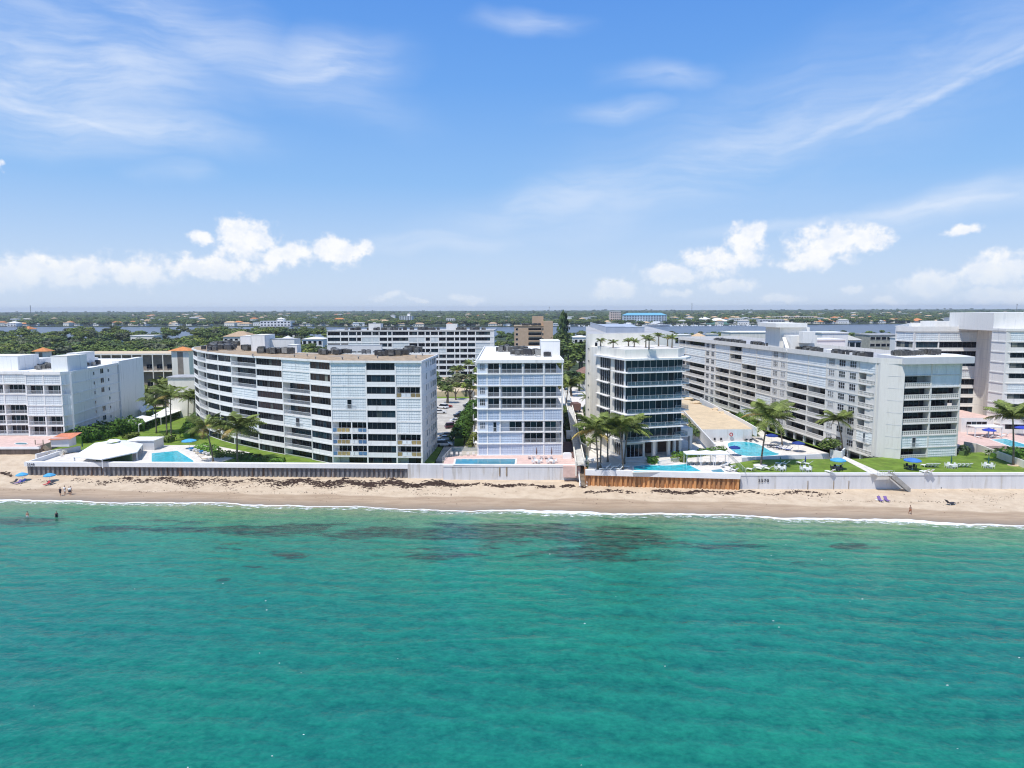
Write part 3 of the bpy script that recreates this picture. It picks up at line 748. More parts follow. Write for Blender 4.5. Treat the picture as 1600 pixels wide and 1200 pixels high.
def bay(bld, p0, p1, z, fh, code, st):
    """one bay of one floor; p0 -> p1 left to right seen from outside"""
    dx, dy = p1[0] - p0[0], p1[1] - p0[1]; L = sqrt(dx * dx + dy * dy); a = atan2(dy, dx)
    pw = st['pier'] / 2; w = L - 2 * pw
    ux, uy = cos(a), sin(a)
    P = lambda s, d=0.0: (p0[0] + ux * s - uy * d, p0[1] + uy * s + ux * d)
    top = fh - st['slab']; D = st['D']; rs = st.get('rail', 'picket')
    if code == 'W':
        sp = st.get('sill', 1.0)
        me = cached(('spn', r5(w), sp, st['wall'].name), lambda: MB().box(-0.01, 0, 0, w + 0.01, 0.3, sp).mesh('spandrel', [st['wall']]))
        put(bld, 'spandrel', me, P(pw), a, z)
        add_window(bld, P(pw), a, z + sp, w, top - sp, max(1, round(w / st.get('pane', 1.15))), glasses=st.get('glass'), depth=0.12, fm=st.get('frame'))
    elif code in 'SsT':
        m_ = SHUTW if code == 's' else st.get('shut', SHUT)
        put(bld, 'shutter', shutter_mesh(w, top, m_), P(pw, 0.03), a, z)
        if code == 'T':
            add_window(bld, P(pw + w * 0.45, -0.06), a, z + 0.1, max(0.8, w * 0.14), top - 0.3, 1, depth=0.0)
            put(bld, 'railing', rail_mesh(r5(w * 0.3), 'picket'), P(pw + w * 0.4, -0.12), a, z)
    elif code in 'BbCD':
        frac = {'B': (0.06, 0.98), 'b': (0.40, 0.97), 'C': (0.04, 0.70), 'D': (0.02, 0.98)}[code]
        x0, x1 = pw + w * frac[0], pw + w * frac[1]
        add_window(bld, P(x0, D - 0.25), a, z + 0.02, x1 - x0, top - 0.25, max(2, round((x1 - x0) / 1.3)), depth=0.0, fm=st.get('frame'), glasses=st.get('bglass', [GL0, GL0, GL1, GL2]))
        put(bld, 'railing', rail_mesh(r5(w), rs), P(pw, 0.02), a, z)
    elif code in 'PQ':            # balcony with coloured rail panels
        add_window(bld, P(pw + 0.3, D - 0.25), a, z + 0.02, w - 0.4, top - 0.1, max(2, round(w / 1.4)), depth=0.0, glasses=[GL0, GL0, GL1, GL2])
        put(bld, 'railing', rail_mesh(r5(w), 'panel'), P(pw, 0.02), a, z)
        if code == 'Q': put(bld, 'post', cached(('post', fh), lambda: MB().box(-0.12, 0, 0, 0.12, 0.25, fh).mesh('post', [WHITE])), P(L * 0.56), a, z)
    elif code == 'X':
        me = cached(('wallp', r5(w), fh, st['wall'].name), lambda: MB().box(-0.01, 0, 0, w + 0.01, 0.3, top + 0.01).mesh('wall_panel', [st['wall']]))
        put(bld, 'wall_panel', me, P(pw), a, z)
    elif code in 'qr':            # wall with six-pane windows
        me = cached(('wallp', r5(w), fh, st['wall'].name), lambda: MB().box(-0.01, 0.02, 0, w + 0.01, 0.3, top + 0.01).mesh('wall_panel', [st['wall']]))
        put(bld, 'wall_panel', me, P(pw), a, z)
        ww = min(4.2, w * 0.64)
        six_pane(bld, P(L / 2 - ww / 2), a, z + 0.72, ww, 1.6)
    elif code == 'o':             # open bay in shade behind posts
        pass
def make_building(name, label, foot, z0, fh, nfl, bays, st, cat='building', core=None, roof=None, slabs=True, parapet=0.6, piers=True, core_inset=None, group=None):
    """foot: CCW polygon; bays: (p0, p1, codes top -> bottom[, style])"""
    cx = sum(p[0] for p in foot) / len(foot); cy = sum(p[1] for p in foot) / len(foot)
    bld = thing(name, label, cat, (cx, cy, z0), 0, group)
    area = sum(foot[i - 1][0] * foot[i][1] - foot[i][0] * foot[i - 1][1] for i in range(len(foot)))
    if area < 0: foot = foot[::-1]
    core_poly = offset_poly(foot, -(core_inset if core_inset is not None else st['D']))
    zt = z0 + nfl * fh
    prism_part(bld, 'core_wall', core_poly, z0 - 1.5, zt - st['slab'] - 0.01, [st.get('core', st['wall'])])
    if slabs:
        so = offset_poly(foot, st.get('proud', 0.05))
        for k in range(nfl):
            prism_part(bld, 'floor_slab', so, z0 + (k + 1) * fh - st['slab'], z0 + (k + 1) * fh, [st['wall']])
        prism_part(bld, 'ground_slab', so, z0 - 0.3, z0, [st['wall']])
    done = set()
    for b_ in bays:
        p0, p1, codes = b_[:3]; s2 = dict(st); 
        if len(b_) > 3: s2.update(b_[3])
        dx, dy = p1[0] - p0[0], p1[1] - p0[1]; a = atan2(dy, dx)
        for k in range(min(nfl, len(codes))):
            z = z0 + (nfl - 1 - k) * fh
            c = codes[k]
            if c != '.': bay(bld, p0, p1, z, fh, c, s2)
        if piers:
            pw = s2['pier'] / 2
            dd = s2['D'] + 0.02
            for q in (p0, p1):
                key = (round(q[0], 1), round(q[1], 1))
                if key in done: continue
                done.add(key)
                H = nfl * fh - st['slab'] - 0.005
                me = cached(('pier', round(pw, 3), round(dd, 2), round(H, 2), st['wall'].name), lambda: MB().box(-pw, -0.03, 0, pw, dd, H).mesh('pier', [st['wall']]))
                put(bld, 'pier', me, q, a, z0)
    # roof
    rp = offset_poly(foot, st.get('roof_out', 0.12))
    prism_part(bld, 'roof', offset_poly(rp, -0.3), zt - 0.01, zt + 0.1, [roof or ROOFW])
    n = len(rp); inn = offset_poly(rp, -0.25); lx, ly, lz = bld.location
    pm = MB()
    vs = [(p[0] - lx, p[1] - ly, zt - 0.25 - lz) for p in rp] + [(p[0] - lx, p[1] - ly, zt + parapet - lz) for p in rp] + [(p[0] - lx, p[1] - ly, zt + parapet - lz) for p in inn] + [(p[0] - lx, p[1] - ly, zt - 0.25 - lz) for p in inn]
    fs = []
    for i in range(n):
        j = (i + 1) % n
        fs += [(i, j, j + n, i + n), (i + n, j + n, j + 2 * n, i + 2 * n), (i + 2 * n, j + 2 * n, j + 3 * n, i + 3 * n), (i + 3 * n, j + 3 * n, j, i)]
    pm.add(vs, fs)
    link('parapet', pm.mesh('parapet', [st.get('parm', st['wall'])]), bld)
    bld['zt'] = zt
    return bld
# roof machinery ------------------------------------------------------
def ac_mesh(k):
    def mk():
        b_ = MB(); w = (0.9, 1.2, 1.6)[k % 3]; d = (0.9, 1.0, 1.1)[k % 3]; h = (0.9, 1.2, 1.0)[k % 3]
        b_.box(-w / 2, -d / 2, 0.15, w / 2, d / 2, h, 0)
        for sx in (-1, 1):
            for sy in (-1, 1): b_.box(sx * w * 0.42 - .04, sy * d * 0.42 - .04, 0, sx * w * 0.42 + .04, sy * d * 0.42 + .04, 0.15, 1)
        for q in range(4): b_.box(-w / 2 - 0.015, -d * 0.44, 0.25 + q * (h - 0.3) / 4, w / 2 + 0.015, d * 0.44, 0.30 + q * (h - 0.3) / 4, 1)
        b_.tube([(0, 0, h), (0, 0, h + 0.08)], min(w, d) * 0.38, 10, 1)
        return b_.mesh('air_unit', [ACD if k < 3 else ACL, ACL if k < 3 else ACD])
    return cached(('ac', k), mk)
def ac_field(bld, pts, z, n, spread=1.4, big=1.0):
    for i in range(n):
        q = random.choice(pts)
        x = q[0] + random.uniform(-1, 1) * (q[2] if len(q) > 2 else spread); y = q[1] + random.uniform(-1, 1) * (q[3] if len(q) > 3 else spread)
        o = link('air_unit', ac_mesh(random.choice([0, 0, 1, 1, 2, 2, 4])), bld, (x - bld.location.x, y - bld.location.y, z - bld.location.z), random.choice([0, 0.05, 1.6]) + random.uniform(-.06, .06))
        s = big * random.uniform(0.85, 1.25); o.scale = (s, s, s)
def vent(bld, x, y, z):
    me = cached('vent', lambda: MB().tube([(0, 0, 0), (0, 0, 0.5)], 0.12, 8).tube([(0, 0, 0.5), (0, 0, 0.7)], [0.28, 0.18], 8).mesh('roof_vent', [ACL]))
    link('roof_vent', me, bld, (x - bld.location.x, y - bld.location.y, z - bld.location.z))

# ================================================================== 1. curved apartment block
ZT2 = 27.0
def rp2(u, v): return tuple(G(u, v, ZT2).xy)
front = [(-100.6, 226.0), (-98.2, 218.6), (-92.6, 208.8), (-86.6, 200.6), (-80.4, 193.8), (-74.6, 188.2), (-65.2, 180.4), (-56.6, 174.2), (-48.0, 168.0), (-40.3, 164.2), (-40.0, 164.15)]
uf = [303, 310, 322, 337, 352, 366.5, 399, 431.5, 476.5, 517.5]
front = front[:10]
P518 = Vector((-41.9, 163.3)); P571 = Vector((-33.6, 162.6)); P619 = Vector((-26.7, 162.05)); P659 = Vector((-20.85, 161.6))
front[9] = tuple(P518)
foot2 = front + [tuple(P659), (-19.6, 184.0), (-42, 187), (-60, 195), (-74, 208), (-82, 222), (-87, 236), (-92.5, 243), (-98.5, 240), (-101, 234)]
st2 = dict(pier=0.30, slab=0.32, D=1.9, wall=WHITE, rail='picket', sill=0.8, frame=FRAMED, parm=WHITE, pane=1.05, proud=0.06, core=WHITE2, roof_out=0.35)
codes2 = ['WWWWWWWWW', 'WWWWWWWWW', 'DDDDDDDDD', 'WWWWWWWWW', 'WWWWWWWWW', 'DDDSDDSDD', 'WWWWWWWWW', 'SSBBBTBBB', 'WWWWWWWWW']
bays2 = [((-101, 234), front[0], 'WWWWWWWWW')] + [(front[i], front[i + 1], codes2[i]) for i in range(9)]
bays2 += [(tuple(P518), tuple(P571), 'SSSTSQQQb'), (tuple(P571), tuple(P619), 'WWWWWWWWW'), (tuple(P619), tuple(P659), 'SSPSSSPPb')]
B2 = make_building('curved_apartment_building', 'white nine storey apartment block with a curved seaward front and tan gravel roof', foot2, 2.25, 2.75, 9, bays2, st2, roof=ROOFT, parapet=0.22)
# plain side wall on the right with narrow windows
sA = Vector(P659); sB = Vector((-19.6, 184.0)); sa = atan2(sB.y - sA.y, sB.x - sA.x); SL = (sB - sA).length
box_part(B2, 'side_wall', sA, sa, 0.18, 0.02, 2.3, SL, 0.3, 26.55, WHITE)
for k in range(9):
    z = 2.25 + k * 2.75
    for s_, w_ in ((6.8, .9), (9.8, 0.6), (13.2, 1.0), (15.8, 1.7), (18.6, 1.9)):
        if s_ == 9.8 and k % 2: continue
        add_window(B2, (sA.x + cos(sa) * s_ + sin(sa) * 0.07, sA.y + sin(sa) * s_ - cos(sa) * 0.07), sa, z + 0.8, w_, 1.5, 1 if w_ < 1.2 else 2, depth=0.0)
# penthouses and plant
def roof_box(bld, name, u0, u1, v0, zr, z1, depth, m_=WHITE, mt=None, rot=0.0):
    pL = G(u0, v0, zr); pR = G(u1, v0, zr)
    x0, x1, y = pL.x, pR.x, (pL.y + pR.y) / 2
    mb = MB(); mb.box(0, 0, 0, x1 - x0, depth, z1 - zr, 0)
    mb.box(-0.06, -0.06, z1 - zr, x1 - x0 + 0.06, depth + 0.06, z1 - zr + 0.12, 1)
    return put(bld, name, mb.mesh(name, [m_, mt or ROOFW]), (x0, y), rot, zr)
roof_box(B2, 'penthouse', 393, 414, 549.5, 27, 31.6, 9, WHITE)
roof_box(B2, 'penthouse', 376, 392, 541, 27, 30.2, 8, WHITE)
roof_box(B2, 'penthouse', 409, 460, 548, 27, 30.3, 6, WHITE2, ROOFG)
roof_box(B2, 'plant_box', 450, 464, 552, 27, 29.2, 4, WHITE)
q = lambda u, v, a_=2.0, b_=1.6: (*tuple(G(u, v, 27.1).xy), a_, b_)
ac_field(B2, [q(343, 545, 4, 6), q(360, 547, 5, 4), q(352, 541, 4, 4)], 27.1, 34, big=1.25)
ac_field(B2, [q(420, 552, 2.4, 1), q(440, 552.5, 3, 1), q(383, 548, 2, 2)], 27.1, 22, big=1.25)
ac_field(B2, [q(515, 554, 2.2, 1), q(533, 553, 2, 1)], 27.1, 16, big=1.2)
ac_field(B2, [q(606, 556, 2.5, 1.2), q(625, 554, 2.8, 1.5), q(645, 551, 2, 2)], 27.1, 30, big=1.25)
ac_field(B2, [q(570, 553, 1.6, 1)], 27.1, 4)
roof_box(B2, 'plant_screen', 512, 596, 549, 27, 28.7, 1.2, WHITE2)
for u, v in ((325, 550), (493, 561), (535, 562), (480, 557), (560, 561), (590, 560), (650, 560), (672, 553), (660, 556), (460, 558), (395, 557)):
    g_ = G(u, v, 27.1); vent(B2, g_.x, g_.y, 27.1)

# ================================================================== 2. narrow white-blue block
x4 = lambda u, y=165.2: (u - 800) / 1110.0 * y * 1.004
PALEB = mat('pale_blue_wall', (0.66, 0.70, 0.76), 0.75, 0.04, 0.5, streak=True)
y4 = 165.2
F4 = [(x4(746), y4), (x4(879), y4 + 0.3), (x4(879) + 0.3, 226), (x4(746) - 0.4, 226)]
st4 = dict(shut=SHUTB, pier=0.3, slab=0.2, D=1.3, wall=WHITE, rail='picket', sill=0.05, proud=0.2, core=PALEB, roof_out=0.35, pane=1.2, bglass=[GL0, GL4, GL1, GL0])
def seg4(u0, u1, codes, s=None): return ((x4(u0), y4 + 0.15), (x4(u1), y4 + 0.15), codes, s or {})
W4 = dict(wall=PALEB)
bays4 = [seg4(746, 761, 'qSqqSqSS', W4), seg4(761, 781, 'DSDDSTSS'), seg4(781, 817, 'BSBBSbSS'), seg4(817, 850, 'BSBBSBBS'), seg4(850, 879, 'CSCCSCCS')]
B4 = make_building('narrow_apartment_building', 'narrow eight storey white and pale blue block with a flat white roof and pool deck', F4, 4.6, 2.755, 8, bays4, st4, roof=ROOFW, parapet=0.45)
for k in range(8):
    z = 4.6 + k * 2.755
    for yy in (172, 182, 192, 204, 215):
        add_window(B4, (F4[0][0] - 0.12 + 1.6, yy + 3), -pi / 2, z + 0.9, 2.4, 1.2, 2, depth=0.0)
    # side balcony tongues at the left
    link('side_balcony', cached('tongue4', lambda: MB().box(-1.2, 0, -0.12, 0.2, 2.6, 0.0).box(-1.2, 0, 0, -1.14, 2.6, 1.0).mesh('side_balcony', [WHITE])), B4, (F4[0][0] - B4.location.x, y4 + 1.2 - B4.location.y, z + 2.7 - 4.6))
roof_box(B4, 'stair_penthouse', 845.5, 875, 557.5, 26.7, 30.7, 9, WHITE, ROOFW)
q = lambda u, v, a_=1.5, b_=3: (*tuple(G(u, v, 26.8).xy), a_, b_)
ac_field(B4, [q(790, 549, 2.0, 4), q(798, 546, 1.6, 5)], 26.8, 16, big=1.1)
ac_field(B4, [q(808, 553, 1.6, 5), q(814, 547, 1.6, 5)], 26.8, 18, big=1.1)
ac_field(B4, [q(826, 555, 0.8, 1), q(834, 554.5, 0.8, 1), q(849, 556.3, 1.3, 0.6), q(858, 557, 1.2, 0.6)], 26.8, 10, big=1.15)
# ================================================================== 3. glass tower
Cn = Vector((25.6, 160.6)); fa = radians(15.5); la = radians(16.5)
dF = Vector((cos(fa), sin(fa))); dL = Vector((-sin(la), cos(la)))
FW = 12.6; R5 = Cn + dF * FW
J1 = R5 + dL * 3.2 * -1 * -1; R5b = J1 + dF * 3.9
Lback = Cn + dL * 15.5; BK = 34
st5 = dict(pier=0.16, slab=0.38, D=0.5, wall=WHITE, rail='glass', sill=0.05, glass=[GL4, GL4, GL0, GL1], frame=FRAME, proud=0.02, roof_out=0.1, pane=1.5, core=CREAM)
F5 = [tuple(Cn), tuple(R5), tuple(J1), tuple(R5b), tuple(R5b + dL * 14), tuple(Cn + dL * 15.5)]
z5 = 8.75; fh5 = 3.165
Lp = lambda s: tuple(Cn + dL * s)
B5 = thing('glass_tower', 'cream tower with dark blue glass, thin white balcony slabs and a roof garden of palms', 'building', (30, 172, 4.5))
core5 = offset_poly(F5, -0.45)
prism_part(B5, 'core_wall', core5, 8.5, 27.3, [FRAMED])
for k in range(6):
    z = z5 + k * fh5
    # glazing of the front, the set-back right wing and the left side
    add_window(B5, tuple(Cn + dF * 0.3 + dL * 0.25), fa, z + 0.02, FW - 0.3, fh5 - 0.4, 8, glasses=[GL4, GL4, GL0, GL1], depth=0.0)
    add_window(B5, tuple(J1 + dL * 0.1), fa, z + 0.02, 3.8, fh5 - 0.4, 3, glasses=[GL4, GL4, GL0, GL1], depth=0.0)
    aL = atan2(-dL.y, -dL.x)
    P = Lp(5.6); add_window(B5, P, aL, z + 0.02, 5.3, fh5 - 0.4, 4, glasses=[GL0, GL4, GL0, GL2], depth=0.05)
    P = Lp(13.9); add_window(B5, P, aL, z + 0.02, 6.3, fh5 - 0.4, 5, glasses=[GL0, GL4, GL0, GL2], depth=0.05)
    # balcony slab along the front, pointed past the right corner
    pts = [Cn - dF * 0.3 - dL * 2.0, Cn + dF * (FW + 1.4) - dL * 2.0, R5 + dF * 1.2 + dL * 0.3, Cn + dF * FW + dL * 0.5, Cn + dL * 0.5, Cn - dF * 0.3 + dL * 6.0, Cn - dF * 0.8 + dL * 6.0, Cn - dF * 0.8 - dL * 1.6]
    prism_part(B5, 'balcony_slab', [tuple(p) for p in pts], z - 0.2, z, [WHITE])
    pts = [J1 + dL * 0.4 + dF * 0.02, J1 - dL * 1.6 + dF * 1.25, R5b - dL * 1.6 + dF * 0.9, R5b + dF * 0.9 + dL * 8, R5b + dL * 8]
    prism_part(B5, 'balcony_slab', [tuple(p) for p in pts], z - 0.2, z + .01, [WHITE])
    pts = [Cn + dL * 8.0 - dF * 0.9, Cn + dL * 8.0 - dF * 0.0, Cn + dL * 15.5 - dF * 0.0, Cn + dL * 15.5 - dF * 0.5]
    prism_part(B5, 'balcony_slab', [tuple(p) for p in pts], z - 0.2, z + .02, [WHITE])
    put(B5, 'railing', rail_mesh(13.4, 'glass'), tuple(Cn - dF * 0.1 - dL * 1.85), fa, z)
    put(B5, 'railing', rail_mesh(3.4, 'glass'), tuple(J1 + dF * 1.3 - dL * 1.45), fa, z + 0.012)
    put(B5, 'railing', rail_mesh(7.0, 'glass'), tuple(R5b + dF * 0.78 - dL * 1.4), pi / 2 + la, z + 0.012)
for s0, s1 in ((5.6, 7.6), (13.9, 15.6)):
    P = Lp(s1); box_part(B5, 'pier', P, aL, 0, -0.06, 4.5, s1 - s0, 0.5, 27.4, CREAM)
prism_part(B5, 'pier', [tuple(Cn - dF * .05 - dL * 0.02), tuple(Cn + dF * 0.3), tuple(Cn + dF * 0.3 + dL * 0.4), tuple(Cn - dF * .05 + dL * 0.4)], 4.5, 27.4, [WHITE])
# roof slab, parapet and terrace
rf = [Cn - dF * 0.8 - dL * 2.1, Cn + dF * (FW + 1.6) - dL * 2.1, R5b + dF * 1.1 - dL * 1.6, R5b + dF * 1.0 + dL * 14, Cn + dL * 16 - dF * 0.9]
prism_part(B5, 'roof_slab', [tuple(p) for p in rf], 27.3, 27.75, [WHITE])
pr = [Cn - dF * 0.1 - dL * 0.3, Cn + dF * (FW + .6) - dL * 0.3, R5b + dF * .4 + dL * 0.2, R5b + dF * .4 + dL * 14, Cn + dL * 15.8 - dF * 0.1]
prism_part(B5, 'roof_parapet', [tuple(p) for p in pr], 27.75, 29.7, [CREAM], PAVE)
ptop = 29.72
# back block: plain cream side, taller, with louvred plant screen
bk = [Vector((19.0, 180.0)), Vector((42.0, 184.5)), Vector((48.0, 252)), Vector((26.2, 252))]
prism_part(B5, 'back_block', [tuple(p) for p in bk], 2.9, 32.6, [CREAM], ROOFG)
prism_part(B5, 'tower_rear', [tuple(Cn + dL * 15.6), tuple(Cn + dL * 15.6 + dF * 16), tuple(Cn + dL * 22 + dF * 16), tuple(Cn + dL * 22 )], 4.0, 29.4, [CREAM])
for k in range(8):
    add_window(B5, (21.05, 179.95 + .4), 0.19, 6.2 + k * 3.1, 0.75, 2.5, 1, depth=0.0)
    zk = 7.0 + k * 3.1
    box_part(B5, 'scupper', (19.35, 179.98), 0.19, 0, -0.03, zk, 0.28, 0.1, zk + 0.25, FRAMED)
LOUV = mat('louvre_screen', (0.43, 0.47, 0.54), 0.5, 0.04, 0.5, streak=True)
def louvre(L, H):
    def mk():
        b_ = MB(); n = int(L / 0.3)
        b_.box(0, 0.05, 0, L, 0.12, H, 0)
        for k in range(n + 1): b_.box(L * k / n - 0.05, 0, 0, L * k / n + 0.05, 0.05, H, 0)
        b_.box(0, -0.02, H - 0.1, L, 0.15, H + 0.02, 0)
        return b_.mesh('louvre_screen', [LOUV])
    return cached(('louv', r5(L), H), mk)
s0 = Vector((24.7, 186.5)); sf = 0.10; dG = Vector((cos(sf), sin(sf))); dH = Vector((0.04, 1.0)).normalized()
zl0 = 31.4; zl1 = 34.2
put(B5, 'louvre_screen', louvre(5.0, zl1 - zl0), tuple(s0), sf, zl0)
put(B5, 'louvre_screen', louvre(5.2, zl1 - zl0 - .1), tuple(s0 + dG * 5.0), sf - .04, zl0)
put(B5, 'louvre_screen', louvre(60, zl1 - zl0), tuple(s0 + dH * 60), atan2(-dH.y, -dH.x), zl0)
prism_part(B5, 'plant_room', [tuple(s0 + dG * .3 + dH * .4), tuple(s0 + dG * 10 + dH * .4), tuple(s0 + dG * 14 + dH * 58), tuple(s0 + dG * .3 + dH * 58)], 32.0, 33.6, [LOUV], LOUV)
# ground floor: glazed room, columns and shaded recess
prism_part(B5, 'ground_room', [tuple(Cn + dF * 0.5 + dL * 0.6), tuple(Cn + dF * 5.6 + dL * 0.6), tuple(Cn + dF * 5.6 + dL * 14), tuple(Cn + dF * 0.5 + dL * 14)], 4.4, 8.4, [CREAM])
add_window(B5, tuple(Cn + dF * 0.9 + dL * 0.52), fa, 4.7, 4.2, 3.0, 4, depth=0.0)
add_window(B5, tuple(Cn + dL * 6 + dF * 0.42), aL, 4.7, 3.4, 3.0, 3, depth=0.0)
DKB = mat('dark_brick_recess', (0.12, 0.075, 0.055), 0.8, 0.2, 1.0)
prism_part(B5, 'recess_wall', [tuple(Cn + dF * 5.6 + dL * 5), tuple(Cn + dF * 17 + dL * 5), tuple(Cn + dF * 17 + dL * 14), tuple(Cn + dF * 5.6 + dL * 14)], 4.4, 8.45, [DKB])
for s_, t_ in ((7.6, 0.2), (11.8, 0.9), (10.0, 3.8), (14.2, 2.5), (16.2, 3.5)):
    c_ = Cn + dF * s_ + dL * t_
    me = cached('col5', lambda: MB().box(-0.35, -0.35, 0, 0.35, 0.35, 3.95).mesh('column', [WHITE2]))
    put(B5, 'column', me, tuple(c_), fa, 4.5)
wing = [R5b + dL * 2 - dF * 2, R5b + dF * 4.2 + dL * 2, R5b + dF * 4.2 + dL * 10, R5b - dF * 2 + dL * 10]
prism_part(B5, 'side_canopy', [tuple(p) for p in wing], 8.0, 9.9, [WHITE])
for t_ in (2.4, 9.5):
    put(B5, 'column', cached('col5', None), tuple(R5b + dF * 3.8 + dL * t_), fa, 4.3)

# ================================================================== 4. long balconied block with the lawn
A6 = Vector((84.3, 166.2)); d6 = Vector((-0.1219, 0.9925)); a6 = atan2(-d6.y, -d6.x)
def t6(u):                              # position along the long side on bearing u
    k = (u - 800) / 1110.0 * 1.005
    return (A6.x - k * A6.y) / (k * d6.y - d6.x)
L6 = lambda u: tuple(A6 + d6 * t6(u))
FR0 = Vector((88.6, 160.6)); FR1 = Vector((103.6, 163.2))
z6 = 4.1; fh6 = 2.79
F6 = [tuple(A6), (85.4, 163.4), tuple(FR0), tuple(FR1), (104.6, 172), (97, 232), (93, 292), tuple(A6 + d6 * 126)]
st6 = dict(frame=FRAMED, pier=0.4, slab=0.22, D=1.9, wall=WARMW, rail='block', proud=0.08, core=WARM_SHADE, roof_out=0.55, parm=WARMW, bglass=[GL0, GL0, GL0, GL2])
def s6(u0, u1, codes): return (L6(u0), L6(u1), codes)
bays6 = [s6(1060, 1070, 'CSCCCCCC'), s6(1070, 1101, 'CSSBBbBC'), s6(1101, 1109, 'qqqqqqqq'), s6(1109, 1117, 'qqqqqqqq'), s6(1117, 1139, 'sSSBBBBB'), s6(1139, 1158, 'BBsBBBbB'), s6(1158, 1181, 'ssBBBBBs'),
         s6(1181, 1205, 'ssSBBsBb'), s6(1205, 1217, 'qqqqqqqq'), s6(1217, 1229, 'qqqqqqqq'), s6(1229, 1262, 'sssBBBBB'), s6(1262, 1291, 'sssbBbbb'),
         s6(1291, 1307, 'qqqqqqqq'), s6(1307, 1324, 'qqqqqqqq'), s6(1324, 1341, 'qqqqqqqq'), s6(1341, 1368, 'SBBBBBTB')]
# seen from outside the long side runs right to left in depth: bays go from the far end to the near end
fr = lambda t_: tuple(FR0 + (FR1 - FR0) * t_)
bays6 += [(fr(0.0), fr(0.5), 'SCBBBBTC'), (fr(0.5), fr(1.0), 'SSBCBBSS')]
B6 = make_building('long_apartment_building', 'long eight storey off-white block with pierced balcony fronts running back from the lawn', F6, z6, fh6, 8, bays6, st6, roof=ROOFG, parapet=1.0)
zt6 = z6 + 8 * fh6
stp = [(84.2, 168.0), (84.9, 163.1), (86.2, 161.9), (88.9, 160.0), (90, 168)]
prism_part(B6, 'stair_tower', stp, 4.3, zt6 - 0.1, [WARMW])
for k in range(8): box_part(B6, 'tower_joint', (86.15, 161.93), atan2(160.0 - 161.9, 88.9 - 86.2), 0.02, -0.03, z6 + k * fh6 + 2.5, 3.2, 0.02, z6 + k * fh6 + 2.58, GREYW)
# deep cornice over the seaward end
cn = [FR0 + Vector((-0.4, -1.4)), FR1 + Vector((2.2, -1.2)), Vector((107.0, 171)), Vector((104.5, 176)), Vector((88.5, 172))]
prism_part(B6, 'cornice', [tuple(p) for p in cn], zt6 - 0.2, zt6 + 1.35, [GREYW], ROOFW)
def dent(L):
    b_ = MB(); n = int(L / 0.9)
    for k in range(n): b_.box(L * k / n + 0.1, -0.12, 0, L * k / n + 0.5, 0, 0.9)
    return b_.mesh('cornice_teeth', [WHITE2])
# pilotis under the long side and garage back wall
gw = [tuple(A6 + d6 * 2 + Vector((4.5, 1))), tuple(A6 + d6 * 2 + Vector((12, 1))), tuple(A6 + d6 * 120 + Vector((12, 0))), tuple(A6 + d6 * 120 + Vector((4.5, 0)))]
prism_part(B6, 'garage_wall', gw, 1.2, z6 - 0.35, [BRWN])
for k in range(12):
    c_ = A6 + d6 * (3 + k * 5.2) + Vector((0.3, 0))
    put(B6, 'column', cached('col6', lambda: MB().box(0, -0.3, 0, 0.6, 0.3, 2.5).mesh('column', [WHITE2])), tuple(c_), 0.12, 1.35)
# roof plant and stair house
q = lambda u, v, a_=1.5, b_=3: (*tuple(G(u, v, zt6 + .1).xy), a_, b_)
def row6(u0, u1, n, off_=3.0):
    for i in range(n):
        u = lerp(u0, u1, i / (n - 1)); c_ = Vector(L6(u)) + Vector((off_ + random.uniform(-.3, 1.8), random.uniform(-1, 1)))
        o = link('air_unit', ac_mesh(random.choice([0, 1, 2, 1])), B6, (c_.x - B6.location.x, c_.y - B6.location.y, zt6 + 0.1 - B6.location.z), 0.12)
        o.scale = (1.25,) * 3
row6(1101, 1136, 26); row6(1155, 1200, 26); row6(1207, 1246, 20, 4); row6(1278, 1325, 24, 4)
for i in range(26):
    x, y = random.choice([(90.5, 166.5), (92.5, 167), (97.5, 168), (99.5, 168.5)]); o = link('air_unit', ac_mesh(random.choice([0, 1, 2])), B6, (x + random.uniform(-1.6, 1.6) - B6.location.x, y + random.uniform(-1, 1.6) - B6.location.y, zt6 + 1.36 - B6.location.z)); o.scale = (1.1,) * 3
def rbox(bld, name, x0, y0, x1, y1, z0, z1, m_=WHITE2, mt=None):
    return prism_part(bld, name, [(x0, y0), (x1, y0), (x1, y1), (x0, y1)], z0, z1, [m_], mt or ROOFW)
def uy(u, y): return atd(u, y).x
rbox(B6, 'stair_house', uy(1216, 212), 212, uy(1262, 212), 224, zt6, 33.2)
rbox(B6, 'stair_house', uy(1210, 210.5), 210.5, uy(1258, 210.5), 226, 33.2, 34.4)
rbox(B6, 'lift_house', uy(1231, 207), 206, uy(1272, 207), 212, zt6, 31.0)
rbox(B6, 'lift_house', uy(1252, 203), 203, uy(1271, 203), 206, 28.9, 32.2)
m = MB(); m.add([(0, 0, 0), (0.9, 0, 0), (0.9, 6, 3.4), (0, 6, 3.4), (0, 0, .5), (0.9, 0, .5), (0.9, 6, 3.9), (0, 6, 3.9)], [(0, 1, 2, 3), (4, 5, 6, 7), (0, 4, 7, 3), (1, 2, 6, 5), (0, 1, 5, 4)])
put(B6, 'roof_stair', m.mesh('roof_stair', [WHITE2]), (uy(1205, 203) + 4.5, 204), -0.15, zt6)
rbox(B6, 'parapet_wall', 86, 178, 88, 196, zt6 + 0.1, zt6 + 1.2)

